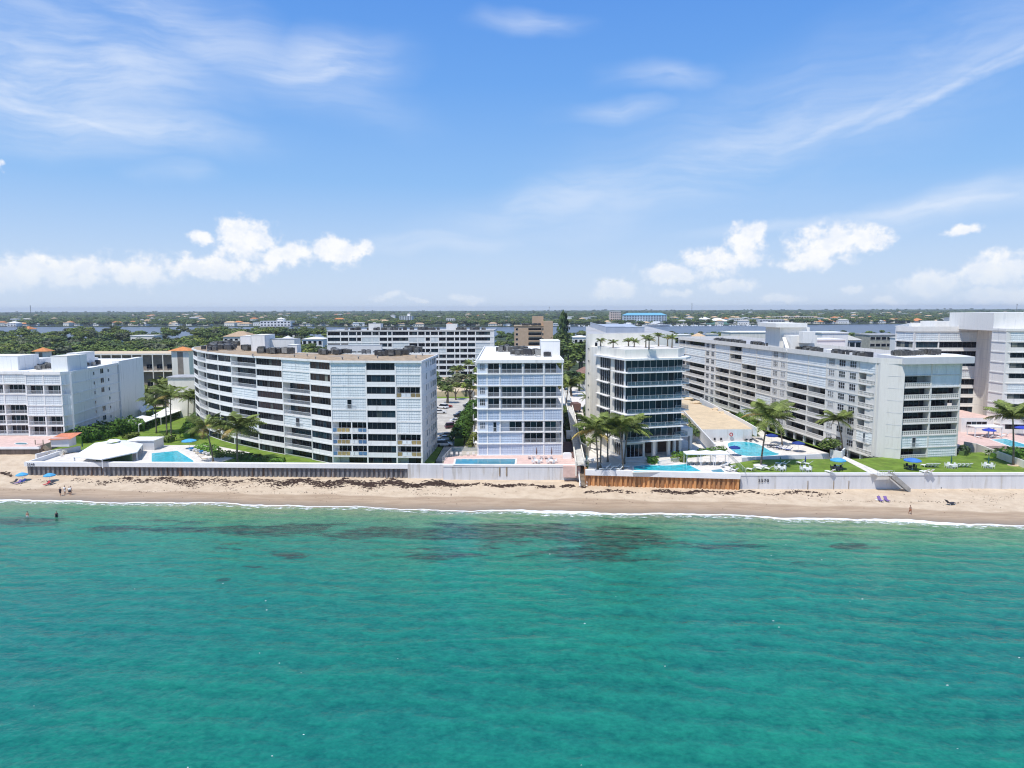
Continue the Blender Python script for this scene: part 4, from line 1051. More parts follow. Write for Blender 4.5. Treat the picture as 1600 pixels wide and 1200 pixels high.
# ================================================================== 5. white block at far left
st1 = dict(pier=0.35, slab=0.28, D=1.6, wall=WHITE, rail='picket', sill=0.9, proud=0.12, core=GREYW, roof_out=0.2)
zA = 5.0
pA = (-119.9, 192.2); x1_ = lambda u, y=192.2: (u - 800) / 1110.0 * y * 1.004
F1 = [(-175, 193.2), (x1_(42), 193.2), (x1_(42) + .2, 191.0), (x1_(100), 190.6), (pA[0], 192.6), (-127.0, 243), (-175, 243)]
sL = dict()
bays1 = [((-175, 193.2), (-160, 193.2), 'SBSSBB'), ((-160, 193.2), (-149.5, 193.2), 'SBSBBB'), ((-149.5, 193.2), (x1_(0), 193.2), 'SBSBBB'), ((x1_(0), 193.2), (x1_(40), 193.2), 'SBSBBB'), ((x1_(44), 191.0), (x1_(72), 190.8), 'sDssBB'), ((x1_(72), 190.8), (x1_(100), 190.6), 'sDssBB'), ((x1_(100), 190.6), pA, 'sDssBB')]
B1 = make_building('left_apartment_building', 'white six storey block with a blank grey-white end wall above the pink terrace', F1, zA, 2.82, 6, bays1, st1, roof=ROOFW, parapet=0.5)
eA, eB = Vector(pA), Vector((-127.0, 243)); ea = atan2(eB.y - eA.y, eB.x - eA.x); EL = (eB - eA).length
box_part(B1, 'end_wall', eA, ea, 0.05, -0.02, 3, EL * 0.60, 1.6, zA + 6 * 2.82 + .3, WHITE)
box_part(B1, 'end_wall', eA, ea, EL * 0.60 + .5, -0.45, 3, EL + .1, 1.6, zA + 6 * 2.82 + 1.0, WHITE)
box_part(B1, 'wall_joint', eA, ea, EL * 0.60, 0.25, 3, EL * 0.60 + .5, 1.6, zA + 6 * 2.82 + .3, GREYW)
for k in range(6):
    z = zA + k * 2.82
    for s_, w_, h_, n_ in ((13.5, 0.9, 1.0, 1), (18.3, 2.2, 1.5, 2), (23.5, 0.9, 1.0, 1)):
        if k == 2 and s_ == 18.3: continue
        P = (eA.x + cos(ea) * s_ + sin(ea) * 0.09, eA.y + sin(ea) * s_ - cos(ea) * 0.09)
        add_window(B1, P, ea, z + 1.0, w_, h_, n_, depth=0.0)
roof_box(B1, 'penthouse', 81, 106, 582, 22, 26.4, 9, WHITE)
roof_box(B1, 'penthouse', 106, 121, 574.5, 22, 26.2, 9, WHITE)
roof_box(B1, 'penthouse', -40, 28, 579, 22, 26.0, 9, WHITE)
roof_box(B1, 'penthouse', 31, 63, 575, 22, 24.6, 6, WHITE)
roof_box(B1, 'penthouse', 122, 136, 571, 22, 24.0, 6, WHITE)
q = lambda u, v, a_=1.5, b_=1.5: (*tuple(G(u, v, 22.1).xy), a_, b_)
ac_field(B1, [q(62, 577, 3, 1), q(70, 574, 2, 1)], 22.1, 14); ac_field(B1, [q(132, 572, 3, 2), q(145, 570, 2, 2)], 22.1, 18)

# ================================================================== 6. white tower and wing at far right
st7 = dict(frame=FRAMED, pier=0.4, slab=0.3, D=1.4, wall=WHITE2, rail='solid', sill=1.15, proud=0.15, core=CREAM, roof_out=0.15, pane=1.4)
y7 = 198.0
T0 = atd(1552, y7); T1 = atd(1568, 195.0)
F7 = [(T0.x, 199.5), (T1.x - .4, 194.6), (150, 192.5), (165, 192), (178, 196), (190, 225), (T0.x + 19, 225)]
bays7 = [(F7[0], F7[1], 'XXXXXXXXXX'), (F7[1], F7[2], 'SWWWWSWWWW'), (F7[2], F7[3], 'SWWWWSWWWW')]
B7 = make_building('right_tower', 'tall cream-white rounded tower with dark ribbon windows cut by the right picture edge', F7, 4.2, 2.83, 10, bays7, st7, roof=ROOFW, parapet=0.6)
rbox(B7, 'penthouse', T0.x + .2, 199.8, 160, 220, 32.4, 37.4, WHITE2)
WX = lambda u, y: atd(u, y).x
F7b = [(WX(1413, 216), 222), (WX(1424, 216), 216), (WX(1462, 216), 215.6), (WX(1520, 216), 215), (WX(1520, 216) + 4, 224), (175, 262), (146, 262)]
st7b = dict(st7, sill=.75)
bays7b = [(F7b[0], F7b[1], 'SWWWWWWWWW'), (F7b[1], F7b[2], 'SWWWWWWWWW'), (F7b[2], F7b[3], 'SWWWSWWWWW')]
B7b = make_building('right_wing_building', 'cream apartment wing with long dark balcony bands behind the long block', F7b, 3.4, 2.83, 10, bays7b, st7b, roof=ROOFW, parapet=1.5)
# curved link wall between wing and tower
arc = []
c0 = Vector((WX(1520, 216), 215.0)); c1 = Vector((T0.x, 199.8))
for k in range(13):
    t_ = k / 12.0
    arc.append((lerp(c0.x, c1.x + 0.4, t_) + 3.2 * sin(pi * t_) * 0.9 - 0.2, lerp(c0.y, c1.y, t_) + 3.0 * sin(pi * t_)))
poly = arc + [(c1.x + 6, c1.y + 8), (c0.x + 10, c0.y + 6)]
prism_part(B7b, 'curved_wall', poly, 3.0, 33.3, [CREAM], ROOFW)
for k in range(10):
    prism_part(B7b, 'wall_joint', [(a_[0] - 0.02, a_[1] - 0.02) for a_ in arc] + [(c1.x + 5, c1.y + 8), (c0.x + 9, c0.y + 5)], 4.2 + k * 2.83 + 2.5, 4.2 + k * 2.83 + 2.57, [GREYW])
rbox(B7b, 'penthouse', WX(1455, 230), 230, WX(1480, 230), 238, 29.6, 34.5, WHITE2)
ac_field(B7b, [(WX(1490, 222), 224, 6, 3), (WX(1530, 222), 224, 5, 3)], 31.5, 16)
# low podium with dark band
rbox(B7, 'podium', WX(1508, 196), 196.5, T0.x + 0.5, 212, 2, 8.2, WHITE2, PINK)
add_window(B7, (WX(1516, 196), 196.4), 0.0, 5.6, 5.8, 1.6, 4, depth=0.0)
plate('right_terrace', [(104.2, 176.5), (200, 176.5), (200, 300), (98, 300), (99, 232)], 4.2, PINK, 2.5)
# ================================================================== vegetation
def frond_mesh(kind, seed):
    r = random.Random(seed); b_ = MB()
    L = 3.3; n = 13; droop = 1.05 + r.random() * 0.55
    pts = []
    for i in range(n + 1):
        t_ = i / n
        pts.append(Vector((L * (t_ - 0.12 * t_ ** 3), 0, 0.95 * t_ * 1.2 - droop * t_ ** 2.1)))
    b_.tube([tuple(p) for p in pts[::3]] + [tuple(pts[-1])], [0.05, 0.045, 0.03, 0.02, 0.015, 0.008][:len(pts[::3]) + 1], 3, 0, False)
    for i in range(1, n + 1):
        t_ = i / n; p = pts[i]
        w = 0.95 * (sin(pi * min(0.97, t_ * 0.85 + 0.14))) ** 0.7
        for s in (-1, 1):
            back = 0.28 * w
            tip = p + Vector((back + r.uniform(-.06, .06), s * w * r.uniform(.8, 1.05), -0.42 * w * r.uniform(.6, 1.3)))
            hw = 0.085
            b_.add([tuple(p + Vector((-hw, 0, 0))), tuple(p + Vector((hw, 0, 0))), tuple(tip + Vector((0.02, 0, 0)))], [(0, 1, 2)])
            q_ = (p + tip) / 2 + Vector((0.13, 0, -0.02))
            b_.add([tuple(p + Vector((hw, 0, 0))), tuple(p + Vector((hw * 2.6, 0, 0))), tuple(tip + Vector((0.12, -s * 0.05, -.05)))], [(0, 1, 2)])
    return b_.mesh('frond', [PALMY if kind == 'dry' else PALML])
FR = {k: [frond_mesh(k, i) for i in range(3)] for k in ('green', 'dry')}
def trunk_mesh(h, lean, r0=0.21):
    b_ = MB(); n = 9; pts = []; rad = []
    for i in range(n + 1):
        t_ = i / n
        pts.append((lean[0] * t_ ** 1.5, lean[1] * t_ ** 1.5, h * t_)); rad.append(r0 * (1.35 if i == 0 else 1.0) * (1 - 0.42 * t_))
    b_.tube(pts, rad, 8)
    return b_.mesh('trunk', [PALMT], True)
def palm(label, x, y, z, h, lean=(0, 0), size=1.0, nf=22, wind=0.35, dry=0.12, name='palm_tree', cat='palm tree', group=None, detail=True):
    o = thing(name, label, cat, (x, y, z), 0, group)
    link('trunk', trunk_mesh(h, lean, 0.19 * (0.8 + 0.2 * size)), o)
    if not detail:
        b_ = MB()
    for i in range(nf):
        az_ = 2 * pi * i / nf * 2.618 + random.uniform(-.2, .2)
        lift = random.uniform(-0.75, 1.0) if i % 3 else random.uniform(0.3, 1.2)
        # the sea breeze bends fronds to the right
        dx_, dy_ = cos(az_), sin(az_)
        dx_ += wind * 0.8
        a_ = atan2(dy_, dx_)
        k = 'dry' if (random.random() < dry and lift < 0.1) else 'green'
        me = random.choice(FR[k])
        f = link('frond', me, o, (lean[0], lean[1], h - 0.1))
        f.rotation_euler = (random.uniform(-.4, .4), -lift * 0.62, a_)
        s = size * random.uniform(0.82, 1.12); f.scale = (s, s, s)
    b_ = MB()
    for i in range(5): b_.box(cos(i * 1.3) * 0.22 - .12, sin(i * 1.3) * .22 - .12, -0.35, cos(i * 1.3) * 0.22 + .12, sin(i * 1.3) * .22 + .12, -0.1)
    link('coconut', cached('coco', lambda: b_.mesh('coconut', [WOOD])), o, (lean[0], lean[1], h))
    return o
def pal(label, ub, vb, zb, ut, vt, **kw):
    p = G(ub, vb, zb)
    h = zat(ut, vt, p.y) - zb
    x1 = (ut - 800) / 1110.0 * p.y * 1.004
    return palm(label, p.x, p.y, zb, h, (x1 - p.x, random.uniform(-.3, .3)), **kw)
# palms near the sea
pal('coconut palm with yellowing fronds leaning left over the left pool', 333, 721, 3.2, 317, 664, size=1.5, dry=.5, wind=-.1)
pal('large coconut palm in front of the curved building beside the left pool', 371, 722, 3.2, 366, 668, size=2.1, nf=30, wind=.1, dry=.25)
pal('left palm of the trio behind the white garden box', 244.5, 677, 3.0, 241, 626, size=1.5, wind=.15)
pal('tall middle palm of the trio behind the white garden box', 261, 680, 3.0, 256, 611, size=1.6, wind=.2)
pal('right palm of the trio, trunk rising from the round hedge', 268, 689, 3.0, 265, 618, size=1.6, wind=.3, dry=.4)
pal('palm leaning left in front of the cream corner of the glass tower', 934, 734, 4.5, 931, 668, size=1.65, nf=28, wind=-.25)
pal('palm twinned with the leaning one before the glass tower', 938, 731, 4.5, 941, 668, size=1.6, nf=26, wind=-.1)
pal('slim palm standing alone between the pairs by the glass tower', 949.6, 722, 4.5, 950, 672, size=1.45, nf=24, wind=.3)
pal('palm nearest the pool in front of the glass tower', 973.5, 734, 4.5, 969, 668, size=1.6, nf=26, wind=.3)
pal('palm bending right over the pool steps of the glass tower', 975.5, 725, 4.5, 983, 667, size=1.65, nf=28, wind=.55)
pal('tall slanting palm on the lawn edge beside the oval pool', 1189, 727, 4.45, 1204, 650, size=1.9, nf=30, wind=.45)
pal('palm behind the slanting palm, close to the balconies', 1222, 695, 1.9, 1218, 652, size=1.2, nf=18, wind=.3)
pal('palm at the building end of the lawn wall', 1316, 700, 4.4, 1312, 654, size=1.5, nf=24, wind=-.1)
pal('tall straight palm on the lawn near the right picture edge', 1583, 727, 4.45, 1587, 650, size=1.9, nf=30, wind=.2)
pal('bushy palm beside the walkway right of the narrow block', 884, 640, 3.0, 889, 600, size=1.7, nf=30, wind=.1)
pal('small palm at the cream wall of the glass tower driveway', 921, 662, 3.0, 917, 620, size=.9, nf=18)
pal('short palm in the planter of the driveway bend', 922, 706, 4.0, 923, 690, size=.7, nf=16)
pal('roadside palm at the far end of the car lane', 701, 630, 3.0, 700, 609, size=1.0, nf=20)
pal('dark palm by the lane against the narrow block', 738, 628, 3.0, 739, 606, size=1.0, nf=20)
pal('silver-green palm cluster member near the rear block', 712, 600, 3.0, 715, 577, size=1.35, nf=26)
pal('palm rising before the base of the rear block', 734, 606, 3.0, 733, 568, size=1.1, nf=22)
for i, (ub, vb, ut, vt) in enumerate(((195, 598, 190, 566), (208, 600, 206, 571), (222, 600, 224, 566), (236, 603, 238, 562), (250, 600, 252, 570), (292, 606, 290, 574), (303, 604, 301, 569))):
    pal(['low palm against the brown two storey building, leftmost of its row', 'second palm from the left before the brown building', 'palm with pale trunk in the middle of the row before the brown building', 'dense palm before the brown building',
         'palm left of the orange-roofed stair tower', 'palm in front of the orange-roofed stair tower', 'palm between the stair tower and the curved building'][i], ub, vb, 3.0, ut, vt, size=1.7, nf=22)
for i, (ub, vb, ut, vt) in enumerate(((240, 640, 249, 600), (256, 636, 262, 596), (272, 640, 276, 604), (294, 656, 293, 622), (303, 654, 303, 618), (225, 640, 228, 612))):
    pal(['pale fan palm behind the trio, left of centre', 'round-headed palm behind the trio', 'dense palm right behind the trio', 'thin palm by the white canopy near the curved building', 'palm closest to the left end of the curved building', 'low palm by the blank end wall'][i], ub, vb, 3.0, ut, vt, size=1.35, nf=20)
# palms on the glass tower's roof garden
for i, (u, v0, v1) in enumerate(((938.5, 541, 531), (958, 543, 534), (982, 541, 532), (991, 542, 533), (1009, 543, 527), (1014, 546, 530), (1029, 541, 524), (1043, 541, 528), (1050, 543, 527))):
    p = G(u, v0, 29.75)
    palm(['small roof palm alone at the left of the tower garden', 'small roof palm by the parapet of the tower', 'roof palm before the cream wall, left one', 'roof palm before the cream wall, right one', 'bushy roof palm at the corner of the glass balustrade',
          'drooping roof palm overhanging the tower parapet', 'taller roof palm in the middle of the tower garden', 'roof palm beside the pergola', 'rightmost roof palm of the tower garden'][i], p.x, p.y, 29.75, max(1.4, zat(u, v1, p.y) - 29.75), size=.52, nf=14, wind=.2)
# leafy crowns ---------------------------------------------------------
def crown_mesh(seed, R=1.0, H=1.0, n=420, leaf=0.11, clumps=9, mats=None, flat=0.0):
    r = random.Random(seed); b_ = MB()
    cl = []
    for i in range(clumps):
        a_ = r.uniform(0, 2 * pi); q = r.uniform(0.15, 0.72) * R
        cl.append((q * cos(a_), q * sin(a_), H * r.uniform(-0.25, 0.55), r.uniform(0.30, 0.52) * R))
    cl.append((0, 0, H * 0.1, R * 0.6))
    for i in range(n):
        c_ = r.choice(cl)
        d = Vector((r.gauss(0, 1), r.gauss(0, 1), r.gauss(0, 1) + 0.25)).normalized()
        rad = c_[3] * r.uniform(0.72, 1.05)
        p = Vector((c_[0] + d.x * rad, c_[1] + d.y * rad, c_[2] + d.z * rad * 0.8))
        nrm = (d + Vector((r.uniform(-.7, .7), r.uniform(-.7, .7), r.uniform(-.3, .9)))).normalized()
        a = nrm.cross(Vector((0, 0, 1)));
        if a.length < .01: a = Vector((1, 0, 0))
        a.normalize(); b = nrm.cross(a)
        s = leaf * r.uniform(0.6, 1.4)
        b_.add([tuple(p - a * s - b * s * .6), tuple(p + a * s - b * s * .5), tuple(p + a * s * .8 + b * s * .7), tuple(p - a * s * .9 + b * s * .6)], [(0, 1, 2, 3)], 0)
    return b_.mesh('crown', [mats])
CROWNS = []
for i, mm in enumerate([LEAF[0], LEAF[0], LEAF[1], LEAF[2], LEAF[3], LEAF[1], LEAF[0]]):
    CROWNS.append(crown_mesh(100 + i, 1.0, 1.0, 620, 0.10, 9 + i % 3, mm))
CONIF = None
def conifer_mesh(seed=5, n=900):
    r = random.Random(seed); b_ = MB()
    for i in range(n):
        t_ = r.random() ** 0.8; a_ = r.uniform(0, 2 * pi)
        rad = (0.30 * (1 - t_) ** 0.6 + 0.04) * (0.72 + 0.35 * sin(t_ * 40 + a_ * 2)) * r.uniform(0.75, 1.1)
        p = Vector((rad * cos(a_), rad * sin(a_), t_))
        s = 0.035 * r.uniform(0.7, 1.4)
        d = Vector((cos(a_), sin(a_), r.uniform(-.2, .7))).normalized(); a = Vector((-sin(a_), cos(a_), 0)); b = d.cross(a)
        b_.add([tuple(p - a * s), tuple(p + a * s), tuple(p + a * s * .4 + b * s * 2 * r.choice([-1, 1])), tuple(p - a * s * .5 + d * s)], [(0, 1, 2, 3)])
    return b_.mesh('crown', [LEAF[1]])
CONIF = conifer_mesh()
TR = cached('tr', lambda: MB().tube([(0, 0, 0), (0.03, 0.02, 0.3), (0.0, 0.05, 0.62)], [0.055, 0.04, 0.02], 6).tube([(0.02, 0.02, 0.3), (0.2, 0.05, 0.6)], [0.03, 0.012], 5).tube([(0.02, 0.02, 0.28), (-0.18, -0.08, 0.58)], [0.03, 0.012], 5).mesh('trunk', [BARK]))
def tree(label, x, y, z, h, r, kind=None, name='broadleaf_tree', group=None):
    o = thing(name, label, 'tree', (x, y, z), random.uniform(0, 6.28), group)
    link('trunk', TR, o, (0, 0, 0), 0, (h, h, h))
    c = link('crown', CROWNS[kind] if kind is not None else random.choice(CROWNS), o, (0, 0, h - r * 0.62 * 0.9), random.uniform(0, 6.28), (r, r, r * 0.62 if r * 0.62 < h * 0.6 else h * .5))
    return o
def conifer(label, x, y, z, h, r=1.0, group=None, name='conifer_tree'):
    o = thing(name, label, 'tree', (x, y, z), random.uniform(0, 6.28), group)
    link('trunk', TR, o, (0, 0, 0), 0, (h * .5, h * .5, h * .9)); link('crown', CONIF, o, (0, 0, 0.05 * h), 0, (h * r, h * r, h * .95))
    return o
def at_tree(u, v_top, y, z=3.0):
    return atd(u, y).x, y, z, zat(u, v_top, y) - z
# dark tall tree and grove behind the narrow block
x, y, z, h = at_tree(880, 489, 520); conifer('tall dark casuarina behind the narrow block, right of the tan building', x, y, z, h, 0.62)
for i, (u, v, y, r, k) in enumerate(((872, 534, 330, 7, 1), (890, 530, 350, 8, 1), (882, 560, 300, 6, 3), (905, 545, 380, 7, 0), (893, 575, 290, 5, 2), (905, 580, 310, 5, 3), (872, 590, 262, 5, 3), (910, 532, 420, 8, 2), (878, 520, 440, 7, 1))):
    x, yy, z, h = at_tree(u, v, y); tree(['bright tree beside the penthouse corner of the narrow block', 'big green tree behind the narrow block, above the driveway', 'yellow-green tree over the rear garden of the driveway', 'dark tree near the brown roofed cottage', 'round tree before the hedge row of the rear garden',
        'pale tree beside the cottage gable', 'yellow-green tree at the rear corner of the narrow block', 'dark tree against the cream tower side', 'dark tree just below the tall casuarina'][i], x, yy, z, h, r, k)
for i, (u, v, y, r, k) in enumerate(((690, 592, 300, 4, 1), (705, 588, 318, 4, 4), (720, 582, 330, 4.5, 4), (728, 596, 290, 3.5, 3), (741, 582, 300, 3.5, 0), (748, 572, 330, 4, 0), (698, 600, 270, 3, 0), (735, 590, 275, 3, 2), (682, 585, 330, 4, 2), (712, 596, 280, 3, 3))):
    x, yy, z, h = at_tree(u, v, y); tree(['dark bush tree at the left end of the lane grove', 'silvery tree of the lane grove, left', 'silvery tree of the lane grove, right', 'yellow-green tree at the lane junction', 'green round tree beside the narrow block rear',
        'green tree below the rear block at right', 'low green tree by the parked blue car', 'dark low tree over the lane end', 'dark tree at the rear block car park wall', 'yellow-green tree in the middle of the lane grove'][i], x, yy, z, h, r, k)
# hedges ---------------------------------------------------------------
def hedge(label, path, w, h, zb, dens=70, leaf=0.17, m_=None, name='hedge', cat='hedge', lump=0.25):
    o = thing(name, label, cat, (path[0][0], path[0][1], zb))
    b_ = MB(); r = random.Random(int(abs(path[0][0]) * 13 + abs(path[0][1])))
    core = MB()
    for (p0, p1) in zip(path, path[1:]):
        a, b = Vector(p0[:2]), Vector(p1[:2]); L = (b - a).length; d = (b - a) / L; nn = Vector((-d.y, d.x))
        for i in range(int(L * dens * (w + h) / 4)):
            s = r.uniform(0, L); ang = r.uniform(0, pi)
            lm = 1 + lump * mnoise.noise(Vector((a.x + d.x * s, a.y + d.y * s, ang * 1.5)) * 0.7) * 1.6
            off_ = cos(ang) * w / 2 * lm; zz = sin(ang) ** 0.6 * h * lm * r.uniform(.9, 1.0)
            p = a + d * s + nn * off_
            P = Vector((p.x - path[0][0], p.y - path[0][1], max(0.05, zz * r.uniform(.86, 1.0) if ang > .3 and ang < 2.84 else r.uniform(0, h * .7))))
            nrm = Vector((nn.x * cos(ang) + r.uniform(-.6, .6), nn.y * cos(ang) + r.uniform(-.6, .6), sin(ang) + r.uniform(-.5, .5))).normalized()
            A_ = nrm.cross(Vector((0.1, 0, 1))).normalized(); B_ = nrm.cross(A_); q_ = leaf * r.uniform(.6, 1.4)
            b_.add([tuple(P - A_ * q_ - B_ * q_ * .6), tuple(P + A_ * q_ - B_ * q_ * .6), tuple(P + A_ * q_ * .7 + B_ * q_ * .8), tuple(P - A_ * q_ * .9 + B_ * q_ * .6)], [(0, 1, 2, 3)])
        aa = a - Vector(path[0][:2]); bb = b - Vector(path[0][:2]); hw = nn * w * .26
        core.prism([tuple(aa - hw), tuple(bb - hw), tuple(bb + hw), tuple(aa + hw)], 0, h * 0.5)
    link('foliage', b_.mesh('foliage', [m_ or HEDGE]), o)
    link('inner_twigs', core.mesh('inner_twigs', [m_ or HEDGE]), o)
    return o
def hg(label, pts, w, h, zb, **kw): return hedge(label, [tuple(G(u, v, zb)) for u, v in pts], w, h, zb, **kw)
hg('big clipped sea grape hedge between the parked cars and the narrow block', [(717, 697), (722, 680), (731, 660), (743, 640)], 4.6, 4.0, 3.0, dens=60, leaf=.22)
hg('yellow-green shrubs at the foot of the big sea grape hedge', [(734, 700), (742, 682)], 2.0, 1.6, 3.0, m_=LEAF[2])
hg('long green hedge along the path from the blank end wall', [(118, 693), (135, 689), (160, 684), (176, 678), (186, 676), (219, 671)], 7.5, 3.6, 3.0, dens=75, leaf=.24, lump=.4)
hg('green hedge beside the white canopies up to the curved building', [(219, 671), (240, 662), (262, 655), (285, 648), (307, 640)], 4.2, 2.2, 3.0, dens=75, leaf=.2)
hg('yellow-flowering low shrubs in front of the long hedge by the white box building', [(196, 686), (214, 681)], 2.6, 1.2, 3.0, m_=LEAF[2], name='shrub', cat='shrub')
hg('dark round hedge at the foot of the palm trio', [(250, 690), (270, 690)], 5, 2.3, 3.0, m_=LEAF[0])
hg('tall hedge at the left end of the curved building', [(292, 685), (298, 672), (306, 660)], 3.4, 3.2, 3.0)
hg('hedge between the sunbeds and the curved building', [(312, 702), (330, 707), (342, 712)], 3.2, 1.8, 3.0)
hg('low clipped hedge under the first balconies of the curved building', [(335, 716), (352, 713), (380, 716), (405, 719)], 3.0, 1.5, 3.0, m_=LEAF[0])
hg('low hedge in front of the ground floor windows, right piece', [(408, 720), (418, 720)], 2.0, 1.2, 3.0, m_=LEAF[0])
hg('flat clipped hedge at the foot of the front balconies', [(424, 722), (444, 722)], 2.2, 1.1, 3.0)
hg('round green bush beside the pool steps of the glass tower', [(1012, 723), (1028, 723)], 3.2, 1.7, 4.5)
hg('clipped hedge behind the pergola cabanas', [(1052, 716), (1080, 714), (1130, 706)], 2.0, 1.5, 4.5)
hg('rounded hedge at the left of the cabanas', [(1049, 720), (1073, 722)], 2.2, 1.3, 4.5, m_=LEAF[0])
hg('line of round shrubs along the side ramp', [(1066, 655), (1078, 668), (1090, 682)], 2.0, 1.6, 4.0, m_=LEAF[1])
hg('shrub border by the driveway wall of the glass tower', [(905, 672), (908, 690), (912, 700)], 2.2, 1.6, 3.4)
hg('dark shrubs growing along the cream tower side', [(915, 640), (918, 655), (921, 668)], 2.0, 2.0, 3.0, m_=LEAF[1])
hg('narrow green planting between the narrow block and the walkway', [(889, 690), (886, 660), (883, 640)], 1.8, 1.8, 3.2, m_=LEAF[0])
hg('sea grape shrubs on the terrace edge at far right', [(1555, 715), (1580, 712), (1606, 712)], 4.5, 1.8, 4.4)
hg('dark bush at the right foot of the long block', [(1502, 712), (1509, 707)], 2.2, 2.0, 4.4, m_=LEAF[1])
hg('low green planting behind the oval pool wall', [(1156, 655), (1174, 666)], 3.4, 2.6, 2.0)
hg('row of bushes beyond the white canopies at left', [(222, 640), (250, 630), (275, 628), (300, 632)], 5, 2.6, 3.0, m_=LEAF[0])
hg('green verge of shrubs beyond the car lane', [(655, 618), (690, 617), (716, 614)], 5, 1.6, 3.0, m_=LEAF[2])
x, yy, z, h = at_tree(1303, 676, 163, 4.4); tree('dense small tree at the gate of the garden path', x, yy, z, 4.6, 3.0, 1)
# island and mainland trees ---------------------------------------------
placed = 0
zones = [(-60, 500, 545, 600, 330, 520), ]
GRP_L = 'green trees of the island wood behind the left and curved buildings'
LBL = {0: 'mid green broadleaf tree in the island wood', 2: 'dark broadleaf tree in the island wood', 3: 'yellow-green broadleaf tree in the island wood', 4: 'grey-green broadleaf tree in the island wood'}
def zone_trees(n, u0, u1, y0, y1, where, hmin=7, hmax=12, keep=None):
    for i in range(n):
        y = y0 + (y1 - y0) * random.random() ** 1.2
        u = random.uniform(u0, u1)
        if keep and not keep(u, y): continue
        k = random.choice([0, 0, 2, 3, 4, 2])
        h = random.uniform(hmin, hmax); r = h * random.uniform(.5, .75)
        tree('%s broadleaf tree %s' % ({0: 'mid green', 2: 'dark green', 3: 'yellow-green', 4: 'grey-green'}[k], where), atd(u, y).x, y, 3.0, h, r, k, group='%s trees %s' % ({0: 'mid green', 2: 'dark green', 3: 'yellow-green', 4: 'grey-green'}[k], where))
zone_trees(110, -30, 300, 420, 760, 'in the island wood beyond the left block', 8, 12)
zone_trees(70, 300, 515, 480, 800, 'in the island wood beyond the curved building', 7, 11)
zone_trees(16, 755, 800, 400, 700, 'between the rear block and the tan building', 7, 11)
zone_trees(24, 1230, 1420, 330, 700, 'among the roofs behind the long block', 5, 8)
zone_trees(40, 865, 1000, 430, 860, 'behind the glass tower towards the lagoon', 6, 10)
# forest masses as stuff: points carrying one of the crowns
def forest(name, label, pts, crown, objs):
    me = bpy.data.meshes.new(name)
    me.from_pydata([p[:3] for p in pts], [], [])
    a1 = me.attributes.new('sc', 'FLOAT_VECTOR', 'POINT'); a1.data.foreach_set('vector', [q for p in pts for q in p[3]])
    a2 = me.attributes.new('ro', 'FLOAT_VECTOR', 'POINT'); a2.data.foreach_set('vector', [q for p in pts for q in (0, 0, p[4])])
    o = link(name, me, kind='stuff', label=label)
    ng = bpy.data.node_groups.new(name, 'GeometryNodeTree')
    ng.interface.new_socket('Geometry', in_out='INPUT', socket_type='NodeSocketGeometry'); ng.interface.new_socket('Geometry', in_out='OUTPUT', socket_type='NodeSocketGeometry')
    N, L = ng.nodes, ng.links
    gi = N.new('NodeGroupInput'); go = N.new('NodeGroupOutput')
    iop = N.new('GeometryNodeInstanceOnPoints'); oi = N.new('GeometryNodeObjectInfo'); oi.inputs['Object'].default_value = crown; oi.transform_space = 'ORIGINAL'
    s1 = N.new('GeometryNodeInputNamedAttribute'); s1.data_type = 'FLOAT_VECTOR'; s1.inputs['Name'].default_value = 'sc'
    s2 = N.new('GeometryNodeInputNamedAttribute'); s2.data_type = 'FLOAT_VECTOR'; s2.inputs['Name'].default_value = 'ro'
    L.new(gi.outputs[0], iop.inputs['Points']); L.new(oi.outputs['Geometry'], iop.inputs['Instance'])
    L.new(s1.outputs[0], iop.inputs['Scale']); L.new(s2.outputs[0], iop.inputs['Rotation']); L.new(iop.outputs[0], go.inputs[0])
    md = o.modifiers.new('scatter', 'NODES'); md.node_group = ng
    return o
crowns_src = {}
for o_ in bpy.data.objects:
    if o_.name.startswith('crown') and o_.parent and o_.data in CROWNS:
        crowns_src.setdefault(CROWNS.index(o_.data), o_)
def shore_near(x): return interp(x, [(-3000, 900), (-500, 900), (-140, 880), (0, 930), (300, 905), (1400, 930), (3000, 700)])
def shore_far(x): return interp(x, [(-9000, 1720), (-1500, 1690), (-600, 1560), (-200, 1480), (300, 1520), (900, 1640), (1500, 1500), (9000, 1600)])
fp = {k: [] for k in (0, 2, 3, 4, 1)}
for i in range(5200):
    y = 330 + 900 * random.random(); x = random.uniform(-0.80, 0.85) * y
    if y > shore_near(x) - 8: continue
    u = 800 + 1110 * x / y
    if u > 500 and y < 760 and random.random() < .8: continue
    if u > 1000 and random.random() < 0.45: continue
    if y < 470 and u < 520: continue
    h = random.uniform(6.5, 12) if u < 520 else random.uniform(5, 9); r = h * random.uniform(.35, .85)
    if 262 < u < 508 and y > 700: h += 5
    if u <= 262 and y > 650 and mnoise.noise(Vector((u * .02, 3, 1))) > .05: h += 5.5
    fp[random.choice([0, 0, 2, 3, 4, 1])].append((x, y, 3 + h - r * .55, (r, r, r * .62), random.uniform(0, 6.28)))
for i in range(26000):
    t_ = random.random() ** 1.55
    y = 1480 + 6500 * t_; x = random.uniform(-0.80, 0.82) * y
    if y < shore_far(x) + 10: continue
    g_ = mnoise.noise(Vector((x * 0.004, y * 0.002, 1)))
    if g_ < -0.32 and y < 3500: continue
    sc = 1.0 + (y - 1500) / 2600.0
    h = random.uniform(7, 13) * (1 + 0.10 * (sc - 1)); r = h * random.uniform(.55, .9) * sc
    if random.random() < .022: h *= 1.7; r *= .45
    fp[random.choice([0, 0, 2, 2, 3, 4, 1])].append((x, y, 2.2 + h - min(r * .5, h * .5), (r, r, min(r * .62, h * .62)), random.uniform(0, 6.28)))
